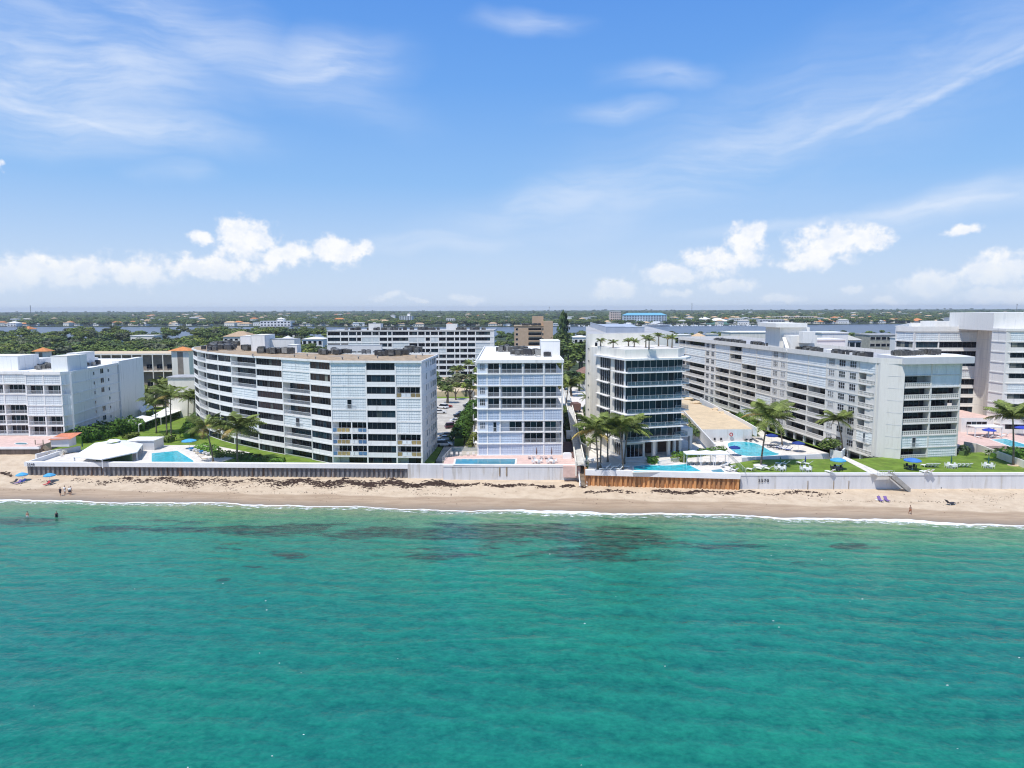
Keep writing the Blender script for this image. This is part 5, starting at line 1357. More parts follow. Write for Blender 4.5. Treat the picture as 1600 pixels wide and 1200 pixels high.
for k, pts in fp.items():
    forest('forest_canopy', 'distant green tree canopy spreading to the horizon', pts, crowns_src.get(k) or next(iter(crowns_src.values())), None)
# ================================================================== background buildings
def far_block(name, label, u0, u1, y, vt, zb, depth, nf, nb, wm, rm, gl=None, rot=0.0, st='W', group=None, win_h=0.5, cat='building', parapet=0.5, hip=None):
    x0, x1 = atd(u0, y).x, atd(u1, y).x; zt = zat((u0 + u1) / 2, vt, y)
    o = thing(name, label, cat, (x0, y, zb), rot, group)
    Wd = x1 - x0; H = zt - zb
    mb = MB().box(0, 0, 0, Wd, depth, H)
    link('wall', mb.mesh('wall', [wm]), o)
    if hip:
        m_ = MB(); e = 0.6
        m_.add([(-e, -e, 0), (Wd + e, -e, 0), (Wd + e, depth + e, 0), (-e, depth + e, 0), (min(Wd, depth) * .4, depth / 2, hip), (Wd - min(Wd, depth) * .4, depth / 2, hip)], [(0, 1, 5, 4), (1, 2, 5), (2, 3, 4, 5), (3, 0, 4), (3, 2, 1, 0)])
        link('roof', m_.mesh('roof', [rm]), o, (0, 0, H + 0.01))
    else:
        link('roof', MB().box(-.3, -.3, 0, Wd + .3, depth + .3, parapet).mesh('roof', [rm]), o, (0, 0, H + 0.01))
    fh = H / nf; bw = Wd / nb
    if st:
        fr, gg = window_meshes(r5(bw * (.86 if st == 'W' else .6)), r5(fh * win_h), max(1, int(bw / 2.2)), 1, FRAME, gl or [GL0, GL1, GL2, GL3])
        for k in range(nf):
            for j in range(nb):
                if st == 'W' and random.random() < .12: continue
                w_ = link('window', fr, o, (bw * (j + (.07 if st == 'W' else .2)), -0.14, fh * k + fh * (1 - win_h) * .6)); link('glass', gg, w_)
    return o
# rear ribbon-window block, bay by bay
yR = 372.0; zR = 27.6
xr = lambda u: atd(u, yR).x
stR = dict(frame=FRAMED, pier=0.5, slab=0.45, D=1.0, wall=WHITE, rail='solid', sill=0.75, proud=0.1, core=WHITE, roof_out=0.1, pane=1.6)
FRr = [(xr(513.5), yR), (xr(772), yR), (xr(772) + 1.0, yR + 20), (xr(513.5), yR + 20)]
ub = [513.5, 534, 546.5, 559, 566.5, 583, 594, 607, 614, 640, 654, 665.5, 673.5, 686, 698, 711, 719, 731, 743.5, 767, 772]
cR = ['WWWWWWWW', 'WWWWWWWW', 'WWSWWWWW', 'WWSWWWWW', 'WSSSWWWW', 'WSSWWWWW', 'WWWWWWWW', 'WWWWWWWW', 'WWSWWWWW', 'WSWWWWWW', 'WSWWWWWW', 'WWWWWWWW', 'WSWWWWWW', 'WWWSWWWW', 'WWWWWWWW', 'WWWWWWWW', 'WWWWWWWW', 'WWWWWWWW', 'WWSSSSWW', 'XXXXXXXX']
bR = [((xr(ub[i]), yR), (xr(ub[i + 1]), yR), cR[i]) for i in range(20)]
BR = make_building('rear_apartment_building', 'long white block with black ribbon windows standing behind the curved building', FRr, zR - 8 * 3.0, 3.0, 8, bR, stR, roof=ROOFG, parapet=0.35)
ac_field(BR, [(xr(u), yR + 6, 5, 3) for u in (552, 562, 597, 606, 620, 642, 650, 668, 675, 716, 724, 733, 745)], zR + .1, 75, big=1.25)
rbox(BR, 'penthouse', xr(575), yR + 5, xr(594), yR + 12, zR, zR + 3.6, WHITE2, ROOFG)
rbox(BR, 'penthouse', xr(697), yR + 5, xr(714), yR + 12, zR, zR + 3.4, WHITE2, ROOFG)
plate('rear_car_park', [(-60, 290), (-8, 290), (-8, 350), (-60, 350)], 5.2, SANDD, 2.6)
# tan block
TB = far_block('tan_building', 'tan six storey block with recessed dark balconies behind the narrow block', 804, 863, 470, 510, 3, 22, 7, 1, TANW, ROOFT, st=None)
zt_ = zat(830, 510, 470) - 3
for k in range(6):
    z = zt_ - 3.4 - k * 3.3
    link('balcony', cached('tb', lambda: MB().box(0, -0.15, 0.9, 8.6, 0, 2.3, 0).box(0, -0.5, 0.0, 8.6, 0, 0.9, 1).mesh('balcony', [GL0, TANW])), TB, (9.2, -0.02, z))
    for s_ in (0.8,): 
        fr, gg = window_meshes(1.6, 1.4, 1, 2, FRAME, [GL0, GL1, GL2, GL3]); w_ = link('window', fr, TB, (s_, -0.1, z + 0.9)); link('glass', gg, w_)
    fr, gg = window_meshes(1.6, 1.4, 1, 3, FRAME, [GL0, GL1, GL2, GL3]); w_ = link('window', fr, TB, (18.2, -0.1, z + 0.9)); link('glass', gg, w_)
link('stair_tower', MB().box(19.2, -0.9, 0, 25.4, 8, zt_ + 3.4).mesh('stair_tower', [TANW]), TB)
link('roof_box', MB().box(12, 4, zt_, 19.3, 10, zt_ + 6.6).mesh('roof_box', [TANW]), TB)
for i in range(24):
    o = link('air_unit', ac_mesh(random.choice([0, 1, 2])), TB, (random.uniform(6, 17), random.uniform(1, 6), zt_ + .5)); o.scale = (1.3,) * 3
# brown two-storey complex at left
yb = 262.0
LB = thing('brown_building', 'long brown shaded gallery building with a tan flat roof behind the left block', 'building', (atd(112, yb).x, yb, 3.0))
zl = zat(220, 553, yb) - 3.0
wl_ = atd(304, yb).x - atd(112, yb).x
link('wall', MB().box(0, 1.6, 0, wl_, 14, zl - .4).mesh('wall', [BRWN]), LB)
link('roof', MB().box(-.4, 0, zl - .4, wl_ + .3, 15, zl + .1, 0).mesh('roof', [CREAM]), LB)
link('roof_gravel', MB().box(0, .5, zl + .1, wl_, 14.5, zl + .25, 0).mesh('roof_gravel', [SANDD]), LB)
for k in (0, 1, 2):
    link('gallery_floor', MB().box(0, 0.05, 0, wl_, 1.6, .35).mesh('gallery_floor', [CREAM]), LB, (0, 0, zl * k / 3 - .1))
n_ = 12
for j in range(n_ + 1): link('gallery_post', cached('gp', lambda: MB().box(-.15, 0.02, 0, .15, .3, zl - .4).mesh('gallery_post', [CREAM])), LB, (wl_ * j / n_, 0, 0))
for k in range(3):
    for j in range(n_):
        fr, gg = window_meshes(2.2, 1.6, 2, 1, FRAMED, [GL0, GL1, GL2, GL2]); w_ = link('window', fr, LB, (wl_ * (j + .2) / n_, 1.45, zl * k / 3 + 1.0)); link('glass', gg, w_)
def hip_tower(label, u0, u1, y, v_eave, v_top, wm, zb=3.0):
    x0, x1 = atd(u0, y).x, atd(u1, y).x; z = zat(u0, v_eave, y) - zb; w_ = x1 - x0
    o = thing('stair_tower', label, 'tower', (x0, y, zb))
    link('wall', MB().box(0, 0, 0, w_, w_ * .8, z).mesh('wall', [wm]), o)
    link('recess', MB().box(w_ * .34, -0.06, 0, w_ * .66, 0, z - .4).mesh('recess', [BRWN]), o)  # dark strip laid on the wall, painted shade of an opening
    e = .9; hh = zat(u0, v_top, y) - zb - z
    m_ = MB(); m_.add([(-e, -e, 0), (w_ + e, -e, 0), (w_ + e, w_ * .8 + e, 0), (-e, w_ * .8 + e, 0), (w_ / 2, w_ * .4, hh)], [(0, 1, 4), (1, 2, 4), (2, 3, 4), (3, 0, 4), (3, 2, 1, 0)])
    link('roof', m_.mesh('roof', [TILEO]), o, (0, 0, z))
hip_tower('stair tower with orange hipped roof beside the curved building', 270, 297, 258, 548, 542, CREAM)
hip_tower('stair tower with orange hipped roof behind the left block', 58, 75, 262, 549, 543, CREAM)
far_block('garage_building', 'low grey garage wing with flat roof below the brown building', 262, 306, 236, 591, 3.0, 8, 1, 3, CREAM, ROOFG, st=None)
# white canopies by the hedge
def canopy(label, pts, zc, name='canopy'):
    P_ = [G(u, v, zc) for u, v in pts]; c_ = P_[0]
    o = thing(name, label, 'canopy', (c_.x, c_.y, 0))
    mb = MB(); mb.prism([(p.x - c_.x, p.y - c_.y) for p in P_], zc - .25, zc)
    link('canopy_roof', mb.mesh('canopy_roof', [FABW]), o)
    for p in P_: link('post', cached('cpost%.1f' % zc, lambda: MB().box(-.08, -.08, 3.0, .08, .08, zc - .25).mesh('post', [FRAME])), o, ((p.x - c_.x) * .95, (p.y - c_.y) * .95, 0))
canopy('flat white canopy against the foot of the blank end wall', [(190, 657), (218, 663), (246, 652), (222, 649)], 5.4)
canopy('long white car canopy beyond the hedge, middle one', [(236, 650), (252, 652), (286, 640), (262, 636)], 5.4)
canopy('white car canopy touching the curved building', [(284, 640), (300, 638), (308, 628), (286, 632)], 5.2)
canopy('white pleated awning at the rear corner of the blank wall', [(218, 640), (222, 644), (240, 636), (232, 630)], 5.6)
# far named buildings
far_block('far_tower_block', 'pale grey far apartment tower beyond the lagoon, left of centre', 626, 645.5, 1640, 494, 2, 24, 9, 5, mat('pale_grey_wall', (.62, .66, .68)), ROOFW, st='P')
far_block('far_tower_block', 'small box tower on top of the pale far apartment tower row', 638.5, 642, 1650, 490.5, 2, 10, 10, 1, WHITE, ROOFW, st=None)
far_block('far_tower_block', 'white far block with dark side beyond the lagoon, centre', 698, 712, 1610, 498, 2, 24, 6, 4, WHITE, ROOFW, st='P')
far_block('far_building', 'tan roofed two storey row beyond the lagoon behind the rear block', 576, 608, 1600, 501.5, 2, 18, 3, 9, CREAM, TILET, st='P', hip=3)
far_block('far_building', 'tan mid-rise beyond the lagoon between the two pale towers', 660, 674, 1620, 501, 2, 18, 4, 4, TANW, TILET, st='P')
far_block('far_building', 'low brick-coloured building right of the white far block', 718, 742, 1600, 504, 2, 18, 2, 6, TANW, TILET, st='P', hip=2.5)
BLUR = mat('blue_metal_roof', (0.16, 0.42, 0.60), .6, .06, .3)
far_block('blue_roof_hotel', 'white waterfront hotel with a pale blue roof beyond the lagoon', 973, 1040, 1560, 492.5, 2, 26, 5, 16, mat('hotel_wall', (.50, .58, .66)), BLUR, st='P', hip=5)
far_block('far_building', 'pink-cream corner block left of the blue-roofed hotel', 953, 969, 1580, 487, 2, 26, 6, 5, mat('pink_cream_wall', (.70, .58, .50)), ROOFW, st='P')
far_block('boat_shed', 'green-sided boat shed with a white vaulted roof at the marina', 1108, 1137, 1600, 502, 2, 40, 1, 1, mat('green_shed_wall', (.20, .42, .36)), ROOFW, st=None, hip=7)
far_block('boat_shed', 'cream boat shed left of the green one at the marina', 1097, 1110, 1650, 499, 2, 60, 1, 2, CREAM, ROOFW, st=None, hip=5)
far_block('far_building', 'white waterfront building between shed and dark glass block', 1141, 1160, 1600, 498, 2, 24, 3, 6, WHITE, ROOFW, st='P')
far_block('far_building', 'white block with dark glass side near the marina', 1184, 1222, 1560, 499.5, 2, 24, 4, 9, mat('white_far', (.7, .7, .7)), ROOFW, st='W')
far_block('far_building', 'long yellow-cream apartment row beyond the stair house of the long block', 1208, 1268, 1760, 495, 2, 24, 4, 15, mat('yellow_wall', (.62, .52, .33)), ROOFW, st='P')
far_block('far_building', 'orange-roofed villa right of the yellow apartment row', 1276, 1302, 1620, 503, 2, 22, 2, 6, CREAM, TILEO, st='P', hip=5)
far_block('far_building', 'orange-roofed waterfront row, longest of the far right shore', 1388, 1418, 1700, 500, 2, 22, 3, 9, mat('peach_wall', (.62, .40, .27)), TILEO, st='P', hip=4)
far_block('far_building', 'orange-roofed far villa close to the white wing roof', 1426, 1438, 1700, 500, 2, 22, 3, 4, mat('peach_wall', None), TILEO, st='P', hip=4)
far_block('far_building', 'villa with tan tile roof on the right far shore', 1363, 1380, 1690, 503, 2, 22, 2, 4, CREAM, TILET, st='P', hip=4)
far_block('far_building', 'grey-white far apartment slab with blue glazing beyond the right wing', 1478, 1545, 1450, 496.5, 2, 20, 4, 14, mat('grey_wall_far', (.48, .50, .50)), ROOFG, st='P')
far_block('far_building', 'white terraced villa across the water beyond the curved building', 410, 457, 1530, 502, 2.2, 30, 2, 9, WHITE, ROOFW, st='P')
far_block('far_building', 'white pyramid-roofed pavilion atop the terraced villa group', 436, 446, 1545, 498.5, 2.2, 16, 4, 3, WHITE, ROOFW, st='P', hip=3)
far_block('island_house', 'broad tan tile roofed house in the trees behind the curved building', 352, 392, 560, 526, 3, 22, 2, 5, CREAM, TILET, st='P', hip=4)
far_block('island_house', 'white flat-roofed house by the lagoon shore left of the rear block', 436, 478, 840, 519.5, 3, 24, 1, 5, WHITE, ROOFW, st='P')
far_block('island_house', 'white low house just left of the rear block', 474, 506, 560, 530, 3, 20, 2, 4, WHITE, ROOFW, st='P', hip=1.5)
far_block('island_house', 'small green-gabled house above the roof plant of the curved building', 436, 458, 480, 532, 3, 14, 2, 3, mat('mint_wall', (.40, .52, .45)), ROOFW, st='P', hip=2.5)
far_block('island_house', 'long white roofed house in the wood above the brown building', 208, 244, 640, 525, 3, 16, 1, 4, CREAM, ROOFW, st='P')
far_block('island_house', 'orange roofed villa by the lagoon at far left', 38, 50, 1050, 514.5, 3, 20, 2, 3, CREAM, TILEO, st='P', hip=4)
far_block('far_building', 'white waterfront house beyond the lagoon at far left', 18, 32, 1620, 505, 2, 20, 2, 3, WHITE, ROOFW, st='P', hip=4)
far_block('island_house', 'white villa with pale roof behind the cream tower side', 896, 918, 640, 527, 3, 18, 1, 3, WHITE, ROOFW, st='P', hip=1.5)
far_block('island_house', 'low white roof among the trees right of the casuarina', 902, 924, 470, 543, 3, 12, 1, 3, WHITE, ROOFW, st='P')
far_block('island_house', 'brown-roofed cottage at the far end of the driveway', 906, 926, 315, 583, 3, 12, 1, 2, CREAM, mat('brown_tile', (.26, .15, .11)), st='P', hip=2.4)
far_block('island_house', 'long low white roofed shops behind the long block', 1140, 1236, 420, 520, 3, 20, 1, 8, CREAM, ROOFW, st='P')
far_block('island_house', 'white cubic building right of the stair house', 1282, 1322, 330, 521, 3, 16, 4, 3, WHITE, ROOFW, st=None)
far_block('island_house', 'lower white annex in front of the cubic building', 1268, 1318, 300, 532, 3, 16, 3, 3, WHITE, ROOFW, st=None)
far_block('island_house', 'grey hipped villa with balconies right of the white cubes', 1315, 1343, 345, 531.5, 3, 16, 4, 3, mat('pale_lilac_wall', (.62, .62, .64)), TILEG, st='W', hip=2.5)
far_block('island_building', 'four storey beige gallery block behind the cornice of the long block', 1356, 1408, 420, 524, 3, 18, 5, 6, mat('beige_gallery', (.42, .40, .33)), ROOFG, st='W', win_h=.45)
far_block('island_building', 'blank white stair block left of the cream wing', 1405, 1421, 400, 529, 3, 12, 4, 1, WHITE, ROOFW, st=None)
far_block('island_building', 'taller white slab left of the cream wing', 1412, 1423, 420, 511, 3, 12, 4, 1, WHITE, ROOFW, st=None)
far_block('island_house', 'white low block under the palms right of the roof garden', 1052, 1078, 520, 524, 3, 14, 2, 3, WHITE, ROOFW, st='P')
# scattered far houses among the trees
kinds = [('white', WHITE, ROOFW, 'white flat-roofed'), ('white', WHITE, TILEG, 'grey-roofed'), ('tan', CREAM, TILET, 'tan-roofed'), ('orange', CREAM, TILEO, 'orange-roofed')]
hmesh = {}
def house_meshes(k, w, d, h):
    def mk():
        m1 = MB().box(0, 0, 0, w, d, h).mesh('wall', [kinds[k][1]])
        m_ = MB(); e = .8; hh = .5 if k == 0 else 3.0
        m_.add([(-e, -e, 0), (w + e, -e, 0), (w + e, d + e, 0), (-e, d + e, 0), (d * .45, d / 2, hh), (w - d * .45, d / 2, hh)], [(0, 1, 5, 4), (1, 2, 5), (2, 3, 4, 5), (3, 0, 4), (3, 2, 1, 0)])
        return m1, m_.mesh('roof', [kinds[k][2]])
    return cached(('house', k, w, d, h), mk)
for i in range(330):
    t_ = random.random()
    reg = 'shore' if i < 120 else 'inland'
    if i < 120: x = random.uniform(-1250, 1330); y = shore_far(x) + random.uniform(6, 70)
    elif i < 150:
        y = random.uniform(1660, 1900); x = random.uniform(.21, .46) * y
    elif i < 300:
        y = random.uniform(1750, 4200); x = random.uniform(-.72, .74) * y
    else:
        y = random.uniform(560, 800); x = random.uniform(-.66, .7) * y
        if i % 3: continue
    k = random.choice([0, 0, 1, 2, 2, 3]); w_ = random.choice([14, 18, 24]) if i < 300 else 12; d_ = 12; h_ = random.choice([5, 8])
    where = 'on the far lagoon shore' if i < 120 else ('among the inland trees' if i < 300 else 'in the island wood')
    o = thing('small_house', '%s house %s' % (kinds[k][3], where), 'house', (x, y, 2.2 if i < 300 else 3.0), random.uniform(-.3, .3), '%s houses %s' % (kinds[k][3], where))
    a_, b_ = house_meshes(k, w_, d_, h_ + (4 if i >= 120 else 0))
    link('wall', a_, o); link('roof', b_, o, (0, 0, h_ + (4 if i >= 120 else 0)))
    if i < 120:
        fr, gg = window_meshes(2.0, 1.4, 1, 1, FRAME, [GL0, GL1, GL2, GL3])
        for j in range(int(w_ / 5)):
            w2 = link('window', fr, o, (2 + j * 5, -.12, 1.5)); link('glass', gg, w2)
# boats at the marina and on the lagoon
def boat_mesh(L):
    def mk():
        b_ = MB(); w_ = L * .14
        dk = [(0, -w_), (L * .7, -w_), (L, 0), (L * .7, w_), (0, w_)]
        n = len(dk)
        b_.add([(x * .96 + .2, y * .6, -.3) for x, y in dk] + [(x, y, L * .09) for x, y in dk], [tuple(range(n - 1, -1, -1)), tuple(range(n, 2 * n))] + [(i, (i + 1) % n, (i + 1) % n + n, i + n) for i in range(n)])
        c = MB(); c.prism([(L * .12, -w_ * .7), (L * .62, -w_ * .6), (L * .62, w_ * .6), (L * .12, w_ * .7)], L * .09, L * .16); c.prism([(L * .2, -w_ * .5), (L * .48, -w_ * .4), (L * .48, w_ * .4), (L * .2, w_ * .5)], L * .16 , L * .22)
        g = MB(); g.prism([(L * .14, -w_ * .72), (L * .635, -w_ * .62), (L * .635, w_ * .62), (L * .14, w_ * .72)], L * .11, L * .14)
        return b_.mesh('hull', [FABW]), c.mesh('cabin', [FABW]), g.mesh('window', [GL0])
    return cached(('boat', L), mk)
def boat(label, u, y, L, group=None):
    h, c, g = boat_mesh(L)
    o = thing('motor_yacht', label, 'boat', (atd(u, y).x, y, .95), random.choice([0.05, pi - .1]) if L > 30 else random.uniform(1.2, 1.9), group)
    link('hull', h, o); link('cabin', c, o); link('window', g, o)
boat('largest white motor yacht moored before the blue-roofed hotel', 1012, 1490, 48)
boat('long white yacht right of the largest one', 1030, 1485, 38)
boat('white yacht moored at the left of the hotel', 990, 1500, 36)
for i in range(90):
    u = random.uniform(1040, 1185) if i < 64 else random.uniform(880, 960)
    boat('small white motorboat moored in the marina row' if i < 64 else 'small white boat at the docks left of the hotel', u, random.uniform(1488, 1518), random.choice([8, 10, 13]), 'boats moored in the marina' if i < 64 else 'boats at the left docks')
# masts on the horizon
def mast(label, u, v, y):
    z = zat(u, v, y); o = thing('lattice_mast', label, 'mast', (atd(u, y).x, y, 2))
    w_ = y / 1110 * .35
    b_ = MB()
    for sx in (-1, 1):
        for sy in (-1, 1): b_.tube([(sx * w_ * 1.5, sy * w_ * 1.5, 0), (sx * w_ * .4, sy * w_ * .4, z - 2)], w_ * .3, 4)
    n = 9
    for k in range(n): b_.box(-w_ * 1.2, -w_ * .2, (z - 2) * k / n, w_ * 1.2, w_ * .2, (z - 2) * k / n + w_ * .5)
    link('lattice', b_.mesh('lattice', [ACL]), o)
    link('antenna', MB().box(-w_ * 1.9, -w_, z - 2 - w_ * 4, w_ * 1.9, w_, z - 2 - w_ * 1.5).mesh('antenna', [ACL]), o)
mast('slim mast on the horizon above the left wood', 56, 477, 2600)
mast('lattice mast on the horizon above the marina', 1078.5, 474, 2400)
mast('thin mast on the horizon near centre', 858, 479, 2700)
mast('aerial mast behind the white tower at far right', 1581, 474.5, 1500)

# ================================================================== pools and terraces
def pool(name, label, pts, z, wm, rim=0.45, in_name='water'):
    P_ = [G(u, v, z).xy for u, v in pts]; c_ = P_[0]
    loc = [(p.x - c_.x, p.y - c_.y) for p in P_]
    o = thing(name, label, 'swimming pool', (c_.x, c_.y, z))
    area = sum(loc[i - 1][0] * loc[i][1] - loc[i][0] * loc[i - 1][1] for i in range(len(loc)))
    if area < 0: loc = loc[::-1]
    out = offset_poly(loc, rim)
    n = len(loc); mb = MB()
    mb.add([(x, y, 0.06) for x, y in loc] + [(x, y, 0.06) for x, y in out] + [(x, y, -0.02) for x, y in loc] + [(x, y, -.02) for x, y in out], [f for i in range(n) for f in ((i, i + n, (i + 1) % n + n, (i + 1) % n), (i, (i + 1) % n, (i + 1) % n + 2 * n, i + 2 * n), (i + n, i + 3 * n, (i + 1) % n + 3 * n, (i + 1) % n + n))])
    link('coping', mb.mesh('coping', [POOLT]), o)
    w = MB(); w.add([(x, y, 0.02) for x, y in loc], [tuple(range(n))])
    link(in_name, w.mesh(in_name, [wm]), o)
    return o
def smoothed(pts, it=2):
    for _ in range(it):
        q = []
        for i in range(len(pts)):
            a, b = pts[i], pts[(i + 1) % len(pts)]
            q += [(a[0] * .75 + b[0] * .25, a[1] * .75 + b[1] * .25), (a[0] * .25 + b[0] * .75, a[1] * .25 + b[1] * .75)]
        pts = q
    return pts
pool('swimming_pool', 'five-sided turquoise pool on the left terrace', [(237, 708.5), (277, 704.5), (301.5, 719.5), (303, 723), (237, 724)], DK, POOLW)
pool('swimming_pool', 'long narrow blue pool on the pink deck of the narrow block', [(712.5, 717.5), (805.5, 717.5), (804, 725.8), (711, 725.8)], 4.5, POOLD, .4)
pool('swimming_pool', 'turquoise pool with a zigzag rear edge at the glass tower', [(990, 729), (1006, 727), (1040, 727.5), (1055, 727), (1073, 725), (1096, 736.5), (990, 738)], 4.5, POOLW, .3)
pool('hot_tub', 'small square hot tub right of the zigzag pool', [(1111, 735), (1127, 733), (1132.5, 738), (1115, 739)], 4.5, POOLD, .25)
pool('swimming_pool', 'oval turquoise pool in the sunken court of the long block', smoothed([(1137, 692), (1150, 690), (1168, 690.5), (1186, 694), (1205, 706), (1222, 710), (1200, 713), (1160, 713), (1146, 706), (1137, 698)]), 1.7, POOLW, .5)
pool('swimming_pool', 'turquoise pool with dark edge on the terrace at far right', [(1549, 687), (1572, 686), (1606, 696), (1606, 699), (1580, 698)], 4.2, POOLW, .4)

# furniture ------------------------------------------------------------
def lounger_mesh(fab):
    def mk():
        s = MB().box(0, -.33, .30, 1.25, .33, .37).mesh('seat', [fab])
        b = MB(); b.add([(0, -.33, .30), (0, .33, .30), (-.55, .33, .85), (-.55, -.33, .85), (0.03, -.33, .37), (0.03, .33, .37), (-.52, .33, .92), (-.52, -.33, .92)], [(0, 1, 2, 3), (7, 6, 5, 4), (0, 3, 7, 4), (1, 5, 6, 2), (3, 2, 6, 7)])
        l = MB().box(-.03, -.03, 0, .03, .03, .30).mesh('leg', [FRAME])
        return s, b.mesh('backrest', [fab]), l
    return cached(('lng', fab.name), mk)
def lounger(label, u, v, z, rz, fab=None, group=None, sc=1.0, xy=None):
    p = G(u, v, z) if xy is None else Vector((xy[0], xy[1], z)); fab = fab or FABW
    s, b, l = lounger_mesh(fab)
    o = thing('sun_lounger', label, 'sun lounger', (p.x, p.y, z), rz, group); o.scale = (sc,) * 3
    link('seat', s, o); link('backrest', b, o)
    for x, y in ((.08, -.28), (.08, .28), (1.15, -.28), (1.15, .28)): link('leg', l, o, (x, y, 0))
    return o
def umbrella(label, u, v, z, fab, r=1.4, h=2.4, closed=False, tilt=0.0):
    p = G(u, v, z); o = thing('parasol', label, 'parasol', (p.x, p.y, z), 0)
    link('pole', MB().tube([(0, 0, 0), (0, 0, h)], .03, 6).mesh('pole', [FRAME]), o)
    link('base', MB().tube([(0, 0, 0), (0, 0, .1)], .25, 10).mesh('base', [FRAME]), o)
    n = 8; b_ = MB()
    if closed: b_.tube([(0, 0, h * .4), (0, 0, h * .6), (0, 0, h)], [.10, .17, .04], 8)
    else:
        b_.add([(r * cos(2 * pi * k / n), r * sin(2 * pi * k / n), h - .5) for k in range(n)] + [(r * .5 * cos(2 * pi * k / n), r * .5 * sin(2 * pi * k / n), h - .16) for k in range(n)] + [(0, 0, h + .02)] + [(r * 1.0 * cos(2 * pi * k / n), r * 1.0 * sin(2 * pi * k / n), h - .68) for k in range(n)],
               [f for k in range(n) for f in ((k, (k + 1) % n, (k + 1) % n + n, k + n), (k + n, (k + 1) % n + n, 2 * n), (k + 2 * n + 1, (k + 1) % n + 2 * n + 1, (k + 1) % n, k))])
    c = link('canopy', b_.mesh('canopy', [fab]), o); c.rotation_euler = (tilt, 0, 0)
def table_set(label, u, v, z, fab=None, closed=None, fac=1.0):
    p = G(u, v, z); fab = fab or FABW
    o = thing('garden_table', label, 'table', (p.x, p.y, z))
    link('table_top', MB().tube([(0, 0, .70), (0, 0, .74)], .6 * fac, 14).mesh('table_top', [fab]), o)
    for k in range(4): link('leg', cached('tleg', lambda: MB().box(-.03, -.03, 0, .03, .03, .7).mesh('leg', [FRAME])), o, (.42 * cos(k * pi / 2 + .7), .42 * sin(k * pi / 2 + .7), 0))
    return p
def chair_mesh(fab):
    def mk():
        s = MB().box(-.24, -.24, .40, .24, .24, .45).mesh('seat', [fab]); b = MB().box(-.24, .2, .45, .24, .25, .95).mesh('backrest', [fab])
        l = MB().box(-.02, -.02, 0, .02, .02, .40).mesh('leg', [fab]); a = MB().box(-.03, -.22, .62, .03, .24, .66).mesh('armrest', [fab])
        return s, b, l, a
    return cached(('chr', fab.name), mk)
def chair(label, x, y, z, rz, fab=None, group=None):
    s, b, l, a = chair_mesh(fab or FABW)
    o = thing('garden_chair', label, 'chair', (x, y, z), rz, group); o.scale = (1.1,) * 3
    link('seat', s, o); link('backrest', b, o)
    for q in (-1, 1):
        link('armrest', a, o, (q * .26, 0, 0))
        for w_ in (-1, 1): link('leg', l, o, (q * .2, w_ * .2, 0))
def chairs_round(p, n, where, fab=None, r=.95, z=None):
    for k in range(n):
        a_ = 2 * pi * k / n + .4
        chair('%s chair drawn up to %s' % ('white' if fab in (None, FABW) else 'dark', where), p.x + r * cos(a_), p.y + r * sin(a_), p.z, a_ - pi / 2, fab, 'chairs at %s' % where)
# lawn
for lab, u, v, rz in (('white lounger on the lawn, first from the seawall corner at left', 1176, 736, 2.2), ('white lounger on the lawn at the foot of the slanting palm', 1191, 735, 2.2), ('white lounger third from the left on the lawn', 1203.5, 735, 2.2), ('white lounger behind the left garden table, pointing right', 1222, 727, 2.4),
                      ('white lounger behind the left garden table, closer to the parasol', 1229, 727, 2.4), ('white lounger behind the middle garden table, left one', 1253, 726, 2.0), ('white lounger behind the middle garden table, right one', 1265, 727, 2.4), ('white lounger at the lawn edge left of the sky-blue parasol', 1299, 740, 2.0), ('white lounger leaning up beside the sky-blue parasol', 1313, 731, 2.2)):
    lounger(lab, u, v, 4.45, rz, sc=1.15)
link('palm_ring', MB().tube([(0, 0, 0), (0, 0, .25)], 1.5, 12).mesh('palm_ring', [POOLT]), None, tuple(G(1188, 728.6, 4.4)), label='pale ring bench around the slanting palm trunk', category='planter ring')
link('palm_ring', MB().tube([(0, 0, 0), (0, 0, .15)], 1.1, 12).mesh('palm_ring', [SANDD]), None, tuple(G(1583, 727.6, 4.4)), label='sandy ring around the palm near the right edge', category='planter ring')
p = table_set('white round table under the closed green parasol, left of lawn', 1219, 735, 4.45); chairs_round(p, 6, 'the left lawn table'); umbrella('closed dark green parasol at the left lawn table', 1219, 730, 4.45, FABG, closed=True)
p = table_set('white round table in the middle of the left lawn', 1259, 736, 4.45); chairs_round(p, 6, 'the middle lawn table'); umbrella('closed navy parasol behind the middle lawn table', 1258, 729, 4.45, FABN, closed=True)
p = table_set('dark table under the sky-blue parasol', 1307, 735, 4.45, FABK); chairs_round(p, 6, 'the table under the sky-blue parasol', FABK); umbrella('sky-blue open parasol at the right end of the left lawn', 1309, 733, 4.45, FABL, 1.7, 2.5)
p = table_set('dark table under the blue parasol below the long block', 1422, 733, 4.45, FABK); chairs_round(p, 5, 'the table under the blue parasol', FABK); umbrella('blue open parasol in front of the end of the long block', 1425, 734, 4.45, mat('bright_blue_canvas', (.06, .20, .62)), 1.8, 2.6)
p = table_set('white round table under the closed green parasol on the right lawn', 1486, 731, 4.45); chairs_round(p, 6, 'the centre table of the right lawn'); umbrella('closed green parasol on the right lawn, left of two', 1486, 731, 4.45, FABG, closed=True, h=2.8)
p = table_set('white round table farthest right on the lawn', 1544, 731, 4.45); chairs_round(p, 6, 'the farthest right lawn table'); umbrella('closed green parasol farthest right on the lawn', 1544, 731, 4.45, FABG, closed=True, h=2.8)
for i in range(4): lounger(['leftmost', 'second', 'third', 'rightmost'][i] + ' lounger of the four behind the wall stair', 1447 + i * 5.6, 730, 4.45, 1.7, sc=1.1)
